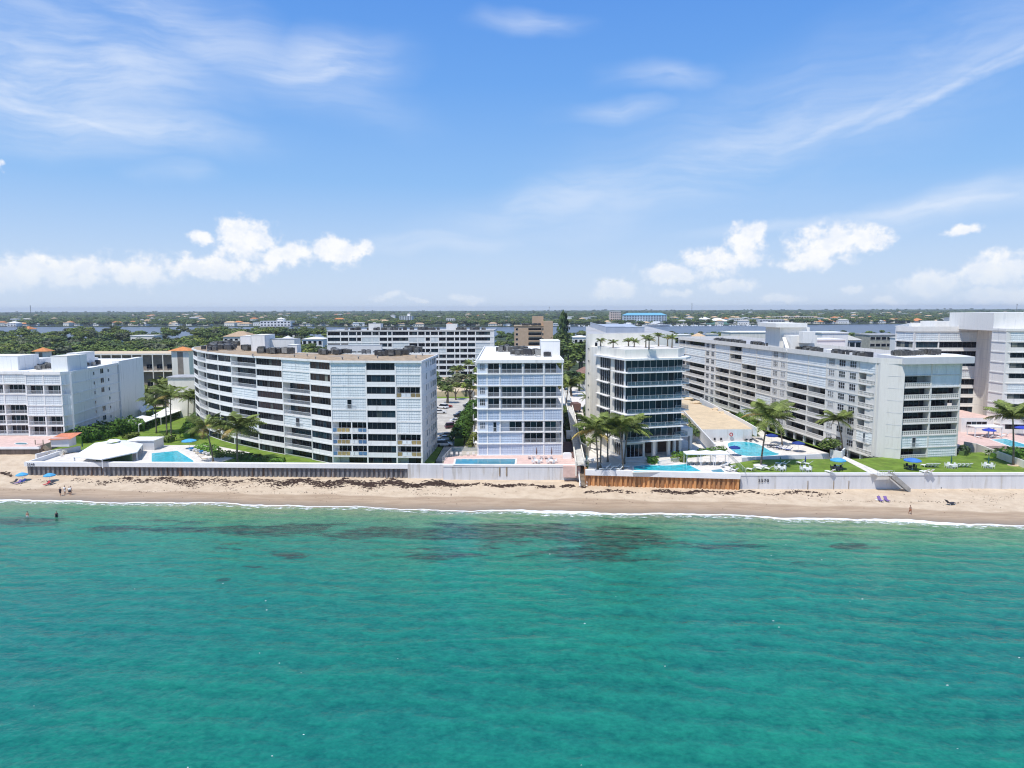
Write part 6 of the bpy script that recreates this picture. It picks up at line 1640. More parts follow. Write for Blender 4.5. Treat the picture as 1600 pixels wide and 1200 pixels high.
for i in range(4): lounger(['leftmost', 'second', 'third', 'rightmost'][i] + ' lounger of the four between the two closed green parasols', 1496 + i * 6.2, 730, 4.45, 1.7, sc=1.1)
lounger('white lounger nearest the seawall beside a reclining person', 1447, 740, 4.45, 1.9, sc=1.1); lounger('second lounger nearest the seawall on the right lawn', 1454, 740, 4.45, 1.9, sc=1.1)
# sunken court
for i, (u, v) in enumerate(((1202, 697), (1206, 699.5), (1211, 699), (1216, 702))): lounger('dark lounger by the court wall, number %s from the parasol' % ['one', 'two', 'three', 'four'][i], u, v, 1.75, 2.5, FABK, sc=1.1)
for i in range(6): lounger(['first', 'second', 'third', 'fourth', 'fifth', 'sixth'][i] + ' navy-striped lounger in the diagonal row by the oval pool', 1217 + i * 3.6, 700 + i * .9, 1.75, 2.7, FABN if i % 2 else FABW, sc=1.1)
umbrella('navy parasol at the head of the oval pool beside the stair', 1205.5, 697, 1.7, FABN, 1.7, 3.4); umbrella('navy parasol right of the oval pool near the columns', 1247, 706, 1.7, FABN, 1.7, 2.8); umbrella('navy parasol at the near rim of the oval pool', 1147.5, 712, 1.7, FABN, 1.5, 2.6)
chair('black chair at the court wall, left one of the pair', *tuple(G(1117, 690, 1.7).xy), 1.7, 0, FABK); chair('black chair at the court wall, right one of the pair', *tuple(G(1127, 690, 1.7).xy), 1.7, 0, FABK)
for i, u in enumerate((1166, 1173)): lounger('grey upright lounger by the far rim of the oval pool, %s' % ('left' if i == 0 else 'right'), u, 690, 1.75, 1.5, FABK)
# ring buoy on the court wall
rb = MB(); n = 16
for k in range(n):
    a0, a1 = 2 * pi * k / n, 2 * pi * (k + 1) / n
    rb.tube([(.42 * cos(a0), 0, .42 * sin(a0)), (.42 * cos(a1), 0, .42 * sin(a1))], .13, 5, 0, False)
w0 = Vector((atd(1145, 197.1).x, 197.0, zat(1145, 679, 197))); tag(link('life_ring', rb.mesh('life_ring', [FABR]), None, tuple(w0)), 'red ring buoy hung on the pale wall behind the oval pool', 'life ring')
# court walls, stair and low lawn wall
def wall_line(label, pts, z0, z1, m_, th=.3, name='garden_wall'):
    P_ = [G(u, v, z1).xy for u, v in pts]; c_ = P_[0]; o = thing(name, label, 'wall', (c_.x, c_.y, 0))
    for a, b in zip(P_, P_[1:]):
        L = (b - a).length; ang = atan2(b.y - a.y, b.x - a.x)
        link('wall_panel', MB().box(0, 0, z0, L, th, z1).mesh('wall_panel', [m_]), o, (a.x - c_.x, a.y - c_.y, 0), ang)
    return o
wall_line('low white wall between the lawn and the oval pool court', [(1160, 715), (1190, 713.5), (1300, 708.5)], 1.7, 5.0, CAPM)
wall_line('side wall of the pale ramp left of the sandy deck', [(1118, 694), (1066, 638)], 2.9, 6.0, SEAW)
wall_line('white parapet between the sandy deck and the long block', [(1183, 668), (1162, 656), (1095, 622)], 3.5, 6.0, CAPM)
wall_line('white gate wall at the head of the garden path', [(1297, 702), (1315, 706)], 4.4, 6.2, CAPM)
wall_line('white gate wall right of the garden path', [(1315, 706), (1321, 700)], 4.4, 6.0, CAPM)
wall_line('cream sloping terrace wall right of the long block', [(1506, 690), (1525, 693), (1606, 722)], 3.0, 6.0, CREAM)
stp_ = thing('garden_stair', 'pale stair from the sandy deck down to the oval pool court', 'stairs', tuple(G(1196, 690, 1.7)))
for k in range(12): link('step', cached('gstep', lambda: MB().box(0, 0, -.3, 2.2, .45, 0).mesh('step', [CREAM])), stp_, (-k * .22, k * .42, .28 * (k + 1)), .0)
# cabanas on the glass tower terrace
for i, u in enumerate((1073, 1094, 1115)):
    p = G(u, 728, 4.5); o = thing('cabana', ['left', 'middle', 'right'][i] + ' white canvas cabana of the three beside the zigzag pool', 'cabana', (p.x, p.y, 4.5))
    w_, d_, hh = 3.3, 2.6, 2.7
    b_ = MB(); b_.add([(-.2, -.2, hh), (w_ + .2, -.2, hh), (w_ + .2, d_ + .2, hh), (-.2, d_ + .2, hh), (w_ / 2, d_ / 2, hh + .55)] + [(-.2, -.2, hh - .2), (w_ + .2, -.2, hh - .2), (w_ + .2, d_ + .2, hh - .2), (-.2, d_ + .2, hh - .2)], [(0, 1, 4), (1, 2, 4), (2, 3, 4), (3, 0, 4), (5, 6, 1, 0), (6, 7, 2, 1), (7, 8, 3, 2), (8, 5, 0, 3)])
    link('canopy', b_.mesh('canopy', [FABW]), o)
    for x, y in ((0, 0), (w_, 0), (0, d_), (w_, d_)): link('post', cached('cabp', lambda: MB().box(-.05, -.05, 0, .05, .05, 2.55).mesh('post', [FRAME])), o, (x, y, 0))
    for j in range(2): lounger('grey lounger under the %s cabana, %s side' % (['left', 'middle', 'right'][i], ['left', 'right'][j]), 0, 0, 4.5, 2.0, ACL, xy=(p.x + .8 + j * 1.4, p.y + .7), sc=1.0)
# more furniture on tower terrace
for i in range(7): lounger('pale blue lounger in the group between the palms and the zigzag pool', 942 + i * 4.2 + (6 if i > 3 else 0), 731 + (i % 2) * 4, 4.5, random.choice([.1, .2, 3.0]), SHUT, 'loungers between the palms', 1.1)
umbrella('closed pale green parasol at the left edge of the tower terrace', 917, 727, 4.5, mat('pale_green_canvas', (.25, .45, .38)), closed=True, h=2.8)
p = table_set('white table on the tower terrace left of the palms', 922, 722, 4.5); chairs_round(p, 4, 'the tower terrace table')
for i, (u, v) in enumerate(((1138, 728), (1146, 732), (1140, 737), (1150, 737), (1130, 731))): lounger('white lounger at the glass fence corner of the tower terrace', u, v, 4.5, random.uniform(1.5, 2.6), FABW, 'loungers at the glass fence corner')
# glass fence down to the lawn corner
gf = thing('glass_fence', 'greenish glass fence stepping down at the right of the tower terrace', 'fence', tuple(G(1136, 711, 4.5)))
q0, q1 = G(1136, 711, 4.5), G(1165, 741, 4.5)
for k in range(6):
    a = q0.lerp(q1, k / 6); b = q0.lerp(q1, (k + 1) / 6); L = (b - a).length; ang = atan2(b.y - a.y, b.x - a.x)
    link('fence_panel', rail_mesh(r5(L), 'glass'), gf, tuple(a - q0), ang)
# terrace rails near the tower
for lab, a, b, z in (('white handrail beside the pool steps of the glass tower', (1028, 728), (1062, 722), 4.5), ('white rail along the glazed room of the tower', (976, 722), (1010, 722), 4.5), ('curving white rail of the tower driveway ramp', (915, 692), (975, 722), 4.5)):
    A_, B_ = G(*a, z), G(*b, z); o = thing('handrail', lab, 'railing', tuple(A_)); L = (B_ - A_).length
    link('railing', rail_mesh(r5(L), 'picket'), o, (0, 0, 0), atan2(B_.y - A_.y, B_.x - A_.x))
wall_line('pale planter wall curving by the tower driveway', [(905, 690), (925, 703), (940, 712)], 2.9, 5.0, CREAM, .5)

# left terrace: big tent, box, parasol, furniture
T = [G(114, 713.2, 5.3), G(159, 717.6, 5.3), G(214.5, 706, 5.3), G(223.5, 693.5, 5.3), G(196, 688, 5.3), G(148, 692, 5.3)]
ap = G(172.5, 685.5, 7.6); ap = Vector((sum(p.x for p in T) / 6 + .3, sum(p.y for p in T) / 6, 7.4))
ct = T[0]; o = thing('pavilion', 'large white hexagonal tent pavilion on the left terrace', 'tent', (ct.x, ct.y, 3.2))
b_ = MB(); Lc = [p - Vector((ct.x, ct.y, 3.2)) for p in T]; A_ = ap - Vector((ct.x, ct.y, 3.2))
b_.add([tuple(p) for p in Lc] + [tuple(p - Vector((0, 0, .22))) for p in Lc] + [tuple(p.lerp(A_, .82)) for p in Lc], [f for k in range(6) for f in ((k, (k + 1) % 6, (k + 1) % 6 + 12, k + 12), (k + 6, (k + 1) % 6 + 6, (k + 1) % 6, k))])
link('tent_roof', b_.mesh('tent_roof', [FABW]), o)
b_ = MB(); cp = [p.lerp(A_, .78) + Vector((0, 0, .35)) for p in Lc]; b_.add([tuple(p) for p in cp] + [tuple(A_ + Vector((0, 0, .25)))], [(k, (k + 1) % 6, 6) for k in range(6)])
link('tent_cap', b_.mesh('tent_cap', [FABW]), o)
for p in Lc: link('post', cached('tpost', lambda: MB().box(-.1, -.1, 0, .1, .1, 2.1).mesh('post', [FRAME])), o, (p.x * .97 + A_.x * .03, p.y * .97 + A_.y * .03, 0))
tb = MB().box(0, 0, 0, 8.5, .3, 1.9); tag(link('bar_front', tb.mesh('bar_front', [mat('green_bar', (.05, .10, .05))]), None, tuple(G(150, 722, 3.2))), 'dark green bar counter under the white pavilion', 'bar counter')
o = thing('garden_box_building', 'low white box building with flat roof behind the left pool', 'building', tuple(G(201, 703.5, 3.2)))
link('wall', MB().box(0, 0, 0, 6.6, 5, 2.4).mesh('wall', [GREYW]), o); link('roof', MB().box(-.2, -.2, 2.4, 6.8, 5.2, 2.6).mesh('roof', [WHITE]), o)
umbrella('mid-blue parasol by the hedge of the left pool', 296, 701, 3.2, FABL, 1.9, 2.6); umbrella('closed blue parasol left of the white box building', 211, 699, 3.2, FABN, closed=True); umbrella('closed teal parasol behind the tent pavilion', 129, 704, 3.2, FABG, closed=True)
for i in range(6): lounger(['first', 'second', 'third', 'fourth', 'fifth', 'sixth'][i] + ' sunbed from the left in the row beside the left pool', 299 + i * 5.2, 704.5 + i * 1.5, 3.2, 2.2, FABW if i % 3 else FABB, sc=1.1)
for i, (u, v) in enumerate(((310, 713), (316, 719), (306, 709))): lounger('bare lounger frame on the paving right of the left pool', u, v, 3.2, .4, SANDD, 'bare loungers right of the pool')
for i in range(16):
    u = random.uniform(66, 112); v = 719 - (u - 66) * .17 - random.uniform(0, 6); p = G(u, v, 3.2)
    chair('cream chair in the crowd left of the pavilion', p.x, p.y, 3.2, random.uniform(0, 6.28), CREAM, 'cream chairs left of the pavilion')
wall_line('white slanting edge wall of the left terrace', [(57, 709.5), (80, 704), (126, 697)], 3.0, 4.3, CAPM, .4)
# far-left terrace hut
o = thing('beach_hut', 'small hut with a faded orange roof at the corner of the pink terrace', 'hut', tuple(G(80, 698, 4.9)))
link('wall', MB().box(0, 0, 0, 4.5, 3, 2.2).mesh('wall', [GREYW]), o)
b_ = MB(); b_.add([(-.3, -.5, 1.9), (5.4, -.5, 2.1), (5.8, 3.6, 3.0), (.5, 3.6, 2.8), (-.3, -.5, 1.8), (5.4, -.5, 2.0)], [(0, 1, 2, 3), (4, 5, 1, 0)])
link('roof', b_.mesh('roof', [mat('faded_orange_roof', (.62, .22, .12))]), o)
dk = thing('wooden_stair', 'weathered wooden beach stair at the end of the pink terrace', 'stairs', tuple(G(56, 704, 3.3)))
for k in range(8): link('step', cached('wst', lambda: MB().box(0, 0, 0, 1.6, .35, .08).mesh('step', [WOOD])), dk, (0.3 + k * .42, -k * .2, 1.6 - k * .2), .3)
for x in (0, 2.0, 4.0): link('post', cached('wpost', lambda: MB().box(-.08, -.08, 0, .08, .08, 3.2).mesh('post', [WOOD])), dk, (x, 0, -.4))
pool('hot_tub', 'shallow bluish plunge pool on the pink terrace', smoothed([(24, 692), (42, 692), (42, 694.5), (24, 694.5)]), 4.9, POOLD, .2)

# pink deck of the narrow block
cw = ('chair under the rail at the left of the long pool', FABW)
for i, u in enumerate((706, 714, 720, 731, 740)): chair('white chair in the row by the glass rail of the pink deck', G(u, 712.5, 4.5).x, G(u, 712.5, 4.5).y, 4.5, 3.1, CREAM, 'chairs by the glass rail of the pink deck')
for i, u in enumerate((827, 834, 846, 853, 861)): lounger('white lounger standing in the row before the shuttered ground floor', u, 717.5, 4.5, 1.5, FABW, 'loungers before the shuttered ground floor', 1.0)
umbrella('closed brown parasol on the pink deck, left one', 838.5, 718, 4.5, BROWNR, closed=True, h=2.9); umbrella('closed brown parasol on the pink deck, right one', 862, 718, 4.5, BROWNR, closed=True, h=2.9)
for i, u in enumerate((839, 862)):
    p = table_set('small table on the pink deck, %s one' % ('left' if i == 0 else 'right'), u, 724, 4.5); chairs_round(p, 4, 'the %s table of the pink deck' % ('left' if i == 0 else 'right'))
gr = thing('glass_fence', 'glass and white fence round the left corner of the pink deck', 'fence', tuple(G(692, 721, 4.5)))
for a, b in (((692, 721), (706, 706)), ((722, 705.5), (746, 705.5)), ((706, 706), (722, 705.5))):
    A_, B_ = G(*a, 4.5), G(*b, 4.5); L = (B_ - A_).length
    link('fence_panel', rail_mesh(r5(L), 'glass'), gr, tuple(A_ - gr.location), atan2(B_.y - A_.y, B_.x - A_.x))
bx = thing('brown_deck', 'reddish brown boarded deck between the narrow block and the walkway', 'deck', tuple(G(880, 714, 4.6)))
A_, B_, C_, D_ = G(880, 714, 4.6), G(902, 714, 4.6), G(896, 690, 4.6), G(880, 690, 4.6)
for k in range(14):
    f0, f1 = k / 14, (k + .9) / 14
    P_ = [A_.lerp(D_, f0), B_.lerp(C_, f0), B_.lerp(C_, f1), A_.lerp(D_, f1)]
    link('board', MB().prism([(p.x - A_.x, p.y - A_.y) for p in P_], -.2, 0.02).mesh('board', [BROWNR]), bx)
plate('side_terrace', [tuple(G(u, v, 4.5).xy) for u, v in ((880, 716), (904, 716), (907, 729), (880, 728.6))], 4.52, PINK, 2.5)
# white box cupboard and covered bbq
tag(link('storage_box', MB().box(0, 0, 0, 1.7, 1.2, 2.0).box(-.06, -.06, 2.0, 1.76, 1.26, 2.08).mesh('storage_box', [SHUT]), None, tuple(G(885, 686, 4.6))), 'pale green-white cabinet beside the brown deck', 'cabinet')
tag(link('covered_grill', MB().box(0, 0, 0, 2.0, 1.0, 1.1).box(.2, .1, 1.1, 1.8, .9, 1.35).mesh('covered_grill', [FABW]), None, tuple(G(879.5, 717, 4.5))), 'white covered grill at the corner of the pink deck', 'grill')
hg('bare brown shrub hanging over the concrete wall beside the walkway', [(880, 733), (898, 733)], 1.2, 1.6, 2.6, m_=LEAF[4], dens=25, leaf=.07, lump=.6, name='dry_shrub', cat='shrub')
# beach access walkway: two white walls with planks between, then a stair on the sand
wk = thing('beach_walkway', 'long pale walkway between the narrow block and the glass tower ending in a beach stair', 'walkway', (15.6, 156, 0))
wp = [(883, 606, 4.4), (893, 650, 4.6), (900, 690, 4.8), (907, 727, 5.0)]
wq = [G(u, v, z) for u, v, z in wp]
for a, b in zip(wq, wq[1:]):
    L = (b - a).length; ang = atan2(b.y - a.y, b.x - a.x)
    for s_ in (-.95, .95): link('side_wall', MB().box(0, s_ - .12, -2.2, L, s_ + .12, 1.0).mesh('side_wall', [CREAM]), wk, tuple(a - Vector((15.6, 156, 0))), ang)
    nb = int(L / 1.2)
    me = cached(('plank', r5(L / nb)), lambda: MB().box(0.02, -.83, -.1, L / nb - .02, .83, 0).mesh('plank', [CONC]))
    for k in range(nb): link('plank', me, wk, tuple(a.lerp(b, k / nb) - Vector((15.6, 156, 0))), ang)
s0, s1 = Vector((15.4, 154.8, 4.3)), Vector((15.2, 149.3, 1.0))
for k in range(16): link('step', cached('bstep', lambda: MB().box(-.65, 0, -.15, .65, .4, 0).mesh('step', [WOOD])), wk, tuple(s0.lerp(s1, k / 16) - Vector((15.6, 156, 0))))
for sx in (-.75, .7): 
    m_ = MB(); m_.tube([(sx, 0, 4.9), (sx, -5.5, 1.7)], .07, 4); m_.tube([(sx, 0, 4.2), (sx, -5.5, .9)], .12, 4)
    for k in range(6): m_.tube([(sx, -k * 1.08, 4.2 - k * .65), (sx, -k * 1.08, 4.9 - k * .64)], .04, 4)
    link('handrail', m_.mesh('handrail', [FRAME]), wk, (15.35 - 15.6, 154.9 - 156, 0))
# grey metal stair on wall D
xs0 = atd(1384, 145.2).x; ms = thing('beach_stair', 'grey wooden stair slanting down the white seawall onto the sand', 'stairs', (xs0, 145.3, 0))
zt0 = 4.5; x_end = atd(1430, 144).x - xs0
link('landing', MB().box(-1.4, -1.5, zt0 - .15, 1.8, .2, zt0).mesh('landing', [CONC]), ms)
for k in range(15):
    link('step', cached('mstep', lambda: MB().box(0, -1.3, -.06, .34, -.1, 0).mesh('step', [CONC])), ms, (1.8 + (x_end - 1.8) * k / 15, 0, zt0 - .1 - (zt0 - 1.0) * k / 15))
for yy in (-1.42, -.04):
    m_ = MB(); m_.add([(1.6, yy, zt0 - .5), (x_end + .3, yy, .7), (x_end + .3, yy, 1.75), (1.6, yy, zt0 + .75)], [(0, 1, 2, 3)]); m_.add([(1.6, yy + .06, zt0 - .5), (x_end + .3, yy + .06, .7), (x_end + .3, yy + .06, 1.75), (1.6, yy + .06, zt0 + .75)], [(3, 2, 1, 0)])
    link('side_panel', m_.mesh('side_panel', [mat('weathered_grey', (.36, .345, .32), .8, .15, 1)]), ms)
m_ = MB()
for k in range(8): m_.tube([(-1.4 + k * .5, -1.45, zt0), (-1.4 + k * .5, -1.45, zt0 + 1.0)], .03, 4)
m_.tube([(-1.4, -1.45, zt0 + 1.0), (1.8, -1.45, zt0 + 1.0)], .04, 4); m_.tube([(-1.4, 0, zt0), (-2.2, 2.5, zt0 + 1)], .04, 4)
link('landing_rail', m_.mesh('landing_rail', [METAL]), ms)
m_ = MB(); m_.tube([(-1.2, -.2, zt0 - .2), (-.2, -1.3, zt0 - .2)], .06, 4); m_.tube([(1.5, 0, 2.6), (1.5, -1.3, zt0 - .2)], .07, 4); m_.tube([(-1.2, 0, 2.8), (-1.2, -1.3, zt0 - .2)], .07, 4)
link('bracket', m_.mesh('bracket', [METAL]), ms)
# right terrace pergola, parasols
p = G(1523, 683, 4.2); q_ = G(1568, 672, 4.2); o = thing('pergola', 'white flat pergola on the terrace at far right', 'pergola', tuple(p))
w_ = 7.2
link('roof', MB().box(-.2, -.2, 2.6, w_ + .2, 3.4, 2.85).mesh('roof', [WHITE]), o)
for x, y in ((0, 0), (w_, 0), (0, 3.2), (w_, 3.2), (w_ / 2, 0)): link('post', cached('pgp', lambda: MB().box(-.1, -.1, 0, .1, .1, 2.6).mesh('post', [FRAME])), o, (x, y, 0))
umbrella('royal blue parasol between the pergola and the far right pool', 1545, 684, 4.2, mat('royal_blue_canvas', (.03, .06, .45)), 1.7, 2.6); umbrella('royal blue parasol cut by the right picture edge', 1597, 680, 4.2, mat('royal_blue_canvas', None), 1.9, 2.6)
for i in range(6): lounger('white lounger beside the far right pool', 1532 + i * 8, 685 - (i % 2) * 3, 4.2, 1.8, FABW, 'loungers by the far right pool', 1.0)
# boulders on the sandy deck
def rock(label, u, v, s):
    b_ = bmesh.new(); bmesh.ops.create_icosphere(b_, subdivisions=3, radius=1)
    for vv in b_.verts: vv.co *= 1 + .35 * mnoise.noise(vv.co * 1.3 + Vector((u, 0, 0))) + .1 * mnoise.noise(vv.co * 4)
    for vv in b_.verts: vv.co.z *= .5
    me = bpy.data.meshes.new('sand_mound'); b_.to_mesh(me); b_.free(); me.materials.append(SANDD)
    tag(link('sand_mound', me, None, tuple(G(u, v, 5.05)), 0, (s, s * .7, s * .8)), label, 'mound')
rock('sandy mound at the far left of the sandy deck', 1075, 624, 2.0); rock('sandy mound second from left on the sandy deck', 1087, 630, 2.0); rock('sandy mound by the parapet, middle', 1121, 640, 1.8); rock('sandy mound by the parapet, nearest', 1133, 645, 1.6)
# street: cars ----------------------------------------------------------
PAINT = {c: mat('car_paint_' + c, v, .3, .03, 1.0, spec=.6) for c, v in dict(white=(.75, .75, .75), black=(.02, .02, .025), silver=(.42, .43, .45), maroon=(.10, .03, .05), blue=(.03, .08, .25), red=(.35, .03, .03), dark=(.05, .055, .07)).items()}
def car_parts(col, kind):
    def mk():
        L, W_, H = (4.6, 1.85, 1.75) if kind == 'suv' else (4.5, 1.8, 1.42)
        prof = [(-L / 2, .35), (-L / 2, .8), (-L / 2 + .15, .95), (-L / 2 + 1.1 if kind == 'car' else -L / 2 + .25, 1.0), (L / 2 - 1.3, .95), (L / 2 - .15, .8), (L / 2, .6), (L / 2, .35)]
        b_ = MB(); n = len(prof)
        b_.add([(x, -W_ / 2, z) for x, z in prof] + [(x, W_ / 2, z) for x, z in prof], [tuple(range(n)), tuple(range(2 * n - 1, n - 1, -1))] + [(i, i + n, (i + 1) % n + n, (i + 1) % n) for i in range(n)])
        if kind == 'suv': g = [(-L / 2 + .2, .98), (-L / 2 + .45, H - .05), (L / 2 - 2.0, H - .05), (L / 2 - 1.3, .95)]
        else: g = [(-L / 2 + .8, .98), (-L / 2 + 1.5, H - .05), (L / 2 - 2.0, H - .05), (L / 2 - 1.2, .93)]
        c_ = MB(); w2 = W_ / 2 - .06; w3 = W_ / 2 - .22
        c_.add([(x, -(w2 if z < 1.1 else w3), z) for x, z in g] + [(x, (w2 if z < 1.1 else w3), z) for x, z in g], [(0, 1, 2, 3)[::-1], (4, 5, 6, 7), (0, 4, 5, 1), (2, 6, 7, 3)])
        r_ = MB(); r_.add([(g[1][0] - .02, -w3, g[1][1]), (g[2][0] + .05, -w3, g[2][1]), (g[2][0] + .05, w3, g[2][1]), (g[1][0] - .02, w3, g[1][1]), (g[1][0] + .15, -w3 + .1, H), (g[2][0] - .15, -w3 + .1, H), (g[2][0] - .15, w3 - .1, H), (g[1][0] + .15, w3 - .1, H)], [(4, 5, 6, 7), (0, 1, 5, 4), (1, 2, 6, 5), (2, 3, 7, 6), (3, 0, 4, 7)])
        wh = MB().tube([(0, -.11, 0), (0, .11, 0)], .34, 12)
        lt = MB().box(-.02, -.18, -.06, .03, .18, .06)
        return b_.mesh('body', [PAINT[col]]), c_.mesh('window', [GL0]), r_.mesh('roof', [PAINT[col]]), cached('wheel', lambda: wh.mesh('wheel', [BLACK])), cached('lamp', lambda: lt.mesh('headlight', [FRAME]))
    return cached(('car', col, kind), mk)
def car(label, u, v, z, rz, col, kind='car'):
    p = G(u, v, z); L = 4.6
    o = thing('parked_car', label, 'car', (p.x, p.y, z), rz, 'cars parked along the lane')
    b, c, r, w, l = car_parts(col, kind)
    link('body', b, o); link('window', c, o); link('roof', r, o)
    for x in (-1.4, 1.4):
        for y in (-.82, .82): link('wheel', w, o, (x, y, .34))
    for y in (-.62, .62): link('headlight', l, o, (L / 2 - .06, y, .68))
car('white SUV nearest the sea beside the end of the hedge', 694, 697, 3.0, .12, 'white', 'suv')
car('white car second from the front, roof showing behind the SUV', 696, 688, 3.0, .15, 'white')
car('dark blue car third from the sea in the lane', 699, 683, 3.0, .15, 'dark')
car('maroon-grey car in the middle of the lane', 707, 669, 3.0, .3, 'maroon', 'suv')
car('white car behind the maroon one', 714, 660, 3.0, .3, 'white')
car('dark car farther up the lane behind the white one', 719, 651.5, 3.0, .3, 'black')
car('silver-white car at the upper part of the row', 722.5, 648, 3.0, .3, 'silver')
car('dark car beside the last white car of the lane', 733, 636, 3.0, .3, 'dark')
car('white car at the head of the lane by the narrow block', 738, 632, 3.0, .3, 'white')
car('white car on the left side of the lane', 687, 646, 3.0, .2, 'white')
car('white van-like car left of the red one', 691, 638, 3.0, 2.6, 'white', 'suv')
car('red and white car at the left kerb', 697, 637, 3.0, .4, 'red')
car('blue car parked under the trees past the junction', 711, 613, 3.0, .2, 'blue', 'suv')
car('black pickup in the tower driveway', 904, 655, 3.0, 1.75, 'black', 'suv')
car('silver car behind the black pickup in the driveway', 906, 662, 3.0, 1.7, 'silver')
o = thing('box_truck', 'dark brown open-topped truck in the tower driveway', 'truck', tuple(G(899, 643, 3.0)), 1.7)
link('cargo_box', MB().box(-3.4, -1.2, .9, 1.6, 1.2, 3.2).mesh('cargo_box', [BROWNR]), o); link('cab', MB().box(1.7, -1.1, .6, 3.4, 1.1, 2.5).mesh('cab', [BROWNR]), o)
link('window', MB().box(3.38, -.95, 1.6, 3.44, .95, 2.3).mesh('window', [GL0]), o)
for x in (-2.3, 2.5):
    for y in (-1.0, 1.0): link('wheel', cached('wheel', None), o, (x, y, .42), 0, (1.25, 1.25, 1.25))
# beach people and things -------------------------------------------------
def person(label, x, y, z, rz, shirt, shorts, pose='stand', sc=1.0):
    o = thing('person', label, 'person', (x, y, z), rz)
    me = bpy.data.meshes.new('body')
    st = 0.16 if pose == 'walk' else .07
    V_ = [(0, 0, .95), (0, 0, 1.2), (0, 0, 1.42), (0, 0, 1.53), (0, .01, 1.62), (0, 0.01, 1.74),
          (.19, 0, 1.40), (.26, .04, 1.14), (.25, -.06, .92), (.25, -.08, .84), (-.19, 0, 1.40), (-.26, .04, 1.14), (-.25, -.04, .92), (-.25, -.06, .84),
          (.10, 0, .90), (.11, -st, .50), (.11, -st + (.1 if pose == 'walk' else 0), .08), (.11, -st - .14, .03), (-.10, 0, .90), (-.11, st, .50), (-.11, st + .12, .08), (-.11, st, .03)]
    E_ = [(0, 1), (1, 2), (2, 3), (3, 4), (4, 5), (2, 6), (6, 7), (7, 8), (8, 9), (2, 10), (10, 11), (11, 12), (12, 13), (0, 14), (14, 15), (15, 16), (16, 17), (0, 18), (18, 19), (19, 20), (20, 21)]
    R_ = [.15, .14, .15, .06, .10, .07, .065, .05, .038, .035, .065, .05, .038, .035, .10, .07, .045, .035, .10, .07, .045, .035]
    me.from_pydata(V_, E_, [])
    ob = link('body', me, o); me.materials.append(SKIN)
    md = ob.modifiers.new('skin', 'SKIN')
    for i, r in enumerate(R_): me.skin_vertices[0].data[i].radius = (r, r * (.75 if i < 3 else 1))
    me.skin_vertices[0].data[0].use_root = True
    ob.modifiers.new('sub', 'SUBSURF').levels = 1
    link('shirt', MB().tube([(0, 0, .98), (0, 0, 1.2), (0, 0, 1.45)], [.185, .18, .19], 10).tube([(-.24, 0, 1.36), (.24, 0, 1.36)], .09, 8).mesh('shirt', [shirt], True), o) if shirt else None
    link('shorts', MB().tube([(0, 0, 1.02), (0, 0, .88)], [.17, .19], 10).tube([(.1, 0, .92), (.11, -st * .6, .62)], [.11, .10], 8).tube([(-.1, 0, .92), (-.11, st * .6, .62)], [.11, .10], 8).mesh('shorts', [shorts], True), o)
    link('hair', MB().tube([(0, .03, 1.62), (0, .03, 1.74), (0, .02, 1.79)], [.105, .10, .05], 10).mesh('hair', [HAIR], True), o)
    o.scale = (sc,) * 3
    return o
for lab, u, v, sh, so, ps in (('person in dark clothes at the left of the three on the wet sand', 94.5, 774.5, FABK, FABK, 'stand'), ('person in white shirt and cap in the middle of the three', 101.5, 772.5, FABW, FABW, 'walk'), ('person in a white top at the right of the three on the wet sand', 111, 773, FABW, FABK, 'walk')):
    p = G(u, v, .35); person(lab, p.x, p.y, sand_z(p.x, p.y), random.uniform(-.6, .6), sh, so, ps, 1.06)
p = G(103.5, 773.5, .35); person('person in dark shorts just behind the one with the white cap', p.x + .5, p.y + .3, sand_z(p.x, p.y), .3, FABW, FABK, 'stand', 1.0)
p = G(43, 808, 0); person('bather wading waist-deep, left of two, in pale swimwear', p.x, p.y, -.75, 0, None, FABW, 'stand', 1.05)
p = G(88.5, 808, 0); person('bather wading waist-deep, right of two, in dark swimwear', p.x, p.y, -.75, 0.5, FABK, FABK, 'stand', 1.05)
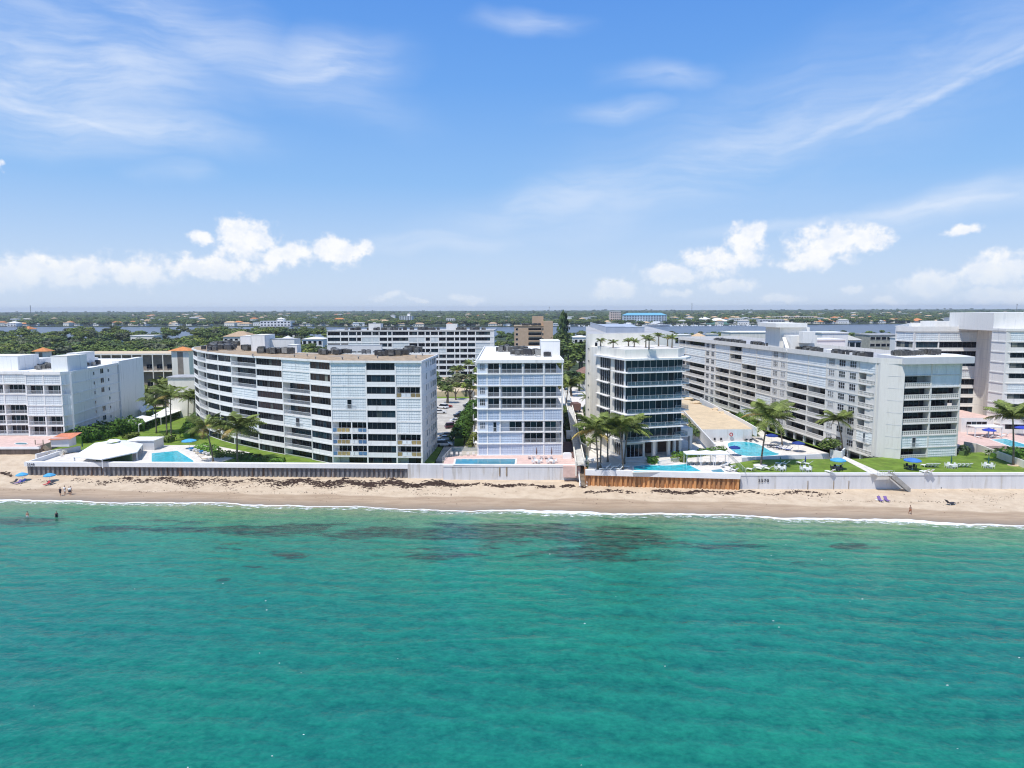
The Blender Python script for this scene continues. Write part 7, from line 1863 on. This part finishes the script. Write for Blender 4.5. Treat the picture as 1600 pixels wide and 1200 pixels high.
p = G(1422, 804, .3); person('person with orange-brown skin walking on the wet sand below the stair', p.x, p.y, sand_z(p.x, p.y), .4, None, mat('orange_swimwear', (.45, .14, .06)), 'walk', 1.0)
def sandz_at(u, v):
    p = G(u, v, .95); return p.x, p.y, sand_z(p.x, p.y)
for lab, u, v in (('sky-blue beach parasol at the far left below the seawall corner', 35, 751), ('sky-blue beach parasol second from left on the sand', 78, 752)):
    x, y, z = sandz_at(u, v); q_ = G(u, v, z); umbrella(lab, u, v, z, FABL, 1.25, 1.9)
for i, (u, v, f) in enumerate(((24, 753, FABK), (30, 754, FABP), (37, 753, FABN), (75, 756, FABR), (82, 755, FABK))):
    x, y, z = sandz_at(u, v); lounger(['dark beach chair leftmost under the first parasol', 'purple beach chair under the first parasol', 'navy beach chair right of the first parasol', 'reddish beach chair left of the second parasol pole', 'dark beach chair right of the second parasol pole'][i], 0, 0, z, 4.5, f, xy=(x, y), sc=.9)
for i, (u, v) in enumerate(((1374, 781), (1384, 781))):
    x, y, z = sandz_at(u, v); lounger('purple striped beach chair on the sand, %s of the pair' % ['left', 'right'][i], 0, 0, z, -1.6, FABP, xy=(x, y), sc=.95)
x, y, z = sandz_at(1482, 787); lounger('dark beach chair alone on the sand at right', 0, 0, z, .2, FABK, xy=(x, y), sc=1.15)
tag(link('white_towel', MB().box(0, 0, 0, 1.2, .7, .15).mesh('white_towel', [FABW]), None, sandz_at(1370, 781)), 'white towel and bag left of the purple beach chairs', 'towel')

# air: one thin even haze round everything
hz = bpy.data.materials.new('haze'); hz.use_nodes = True; hz.node_tree.nodes.clear()
n_ = hz.node_tree.nodes.new('ShaderNodeVolumePrincipled'); n_.inputs['Color'].default_value = (.80, .88, 1.0, 1); n_.inputs['Density'].default_value = HAZE
n_.inputs['Anisotropy'].default_value = 0.2
oo = hz.node_tree.nodes.new('ShaderNodeOutputMaterial'); hz.node_tree.links.new(n_.outputs[0], oo.inputs['Volume'])
if HAZE > 0:
    mb = MB().box(-8000, -1600, -3.5, 8000, 8300, 60)
    link('haze', mb.mesh('haze', [hz]), kind='stuff', label='thin pale air haze over the whole coast')
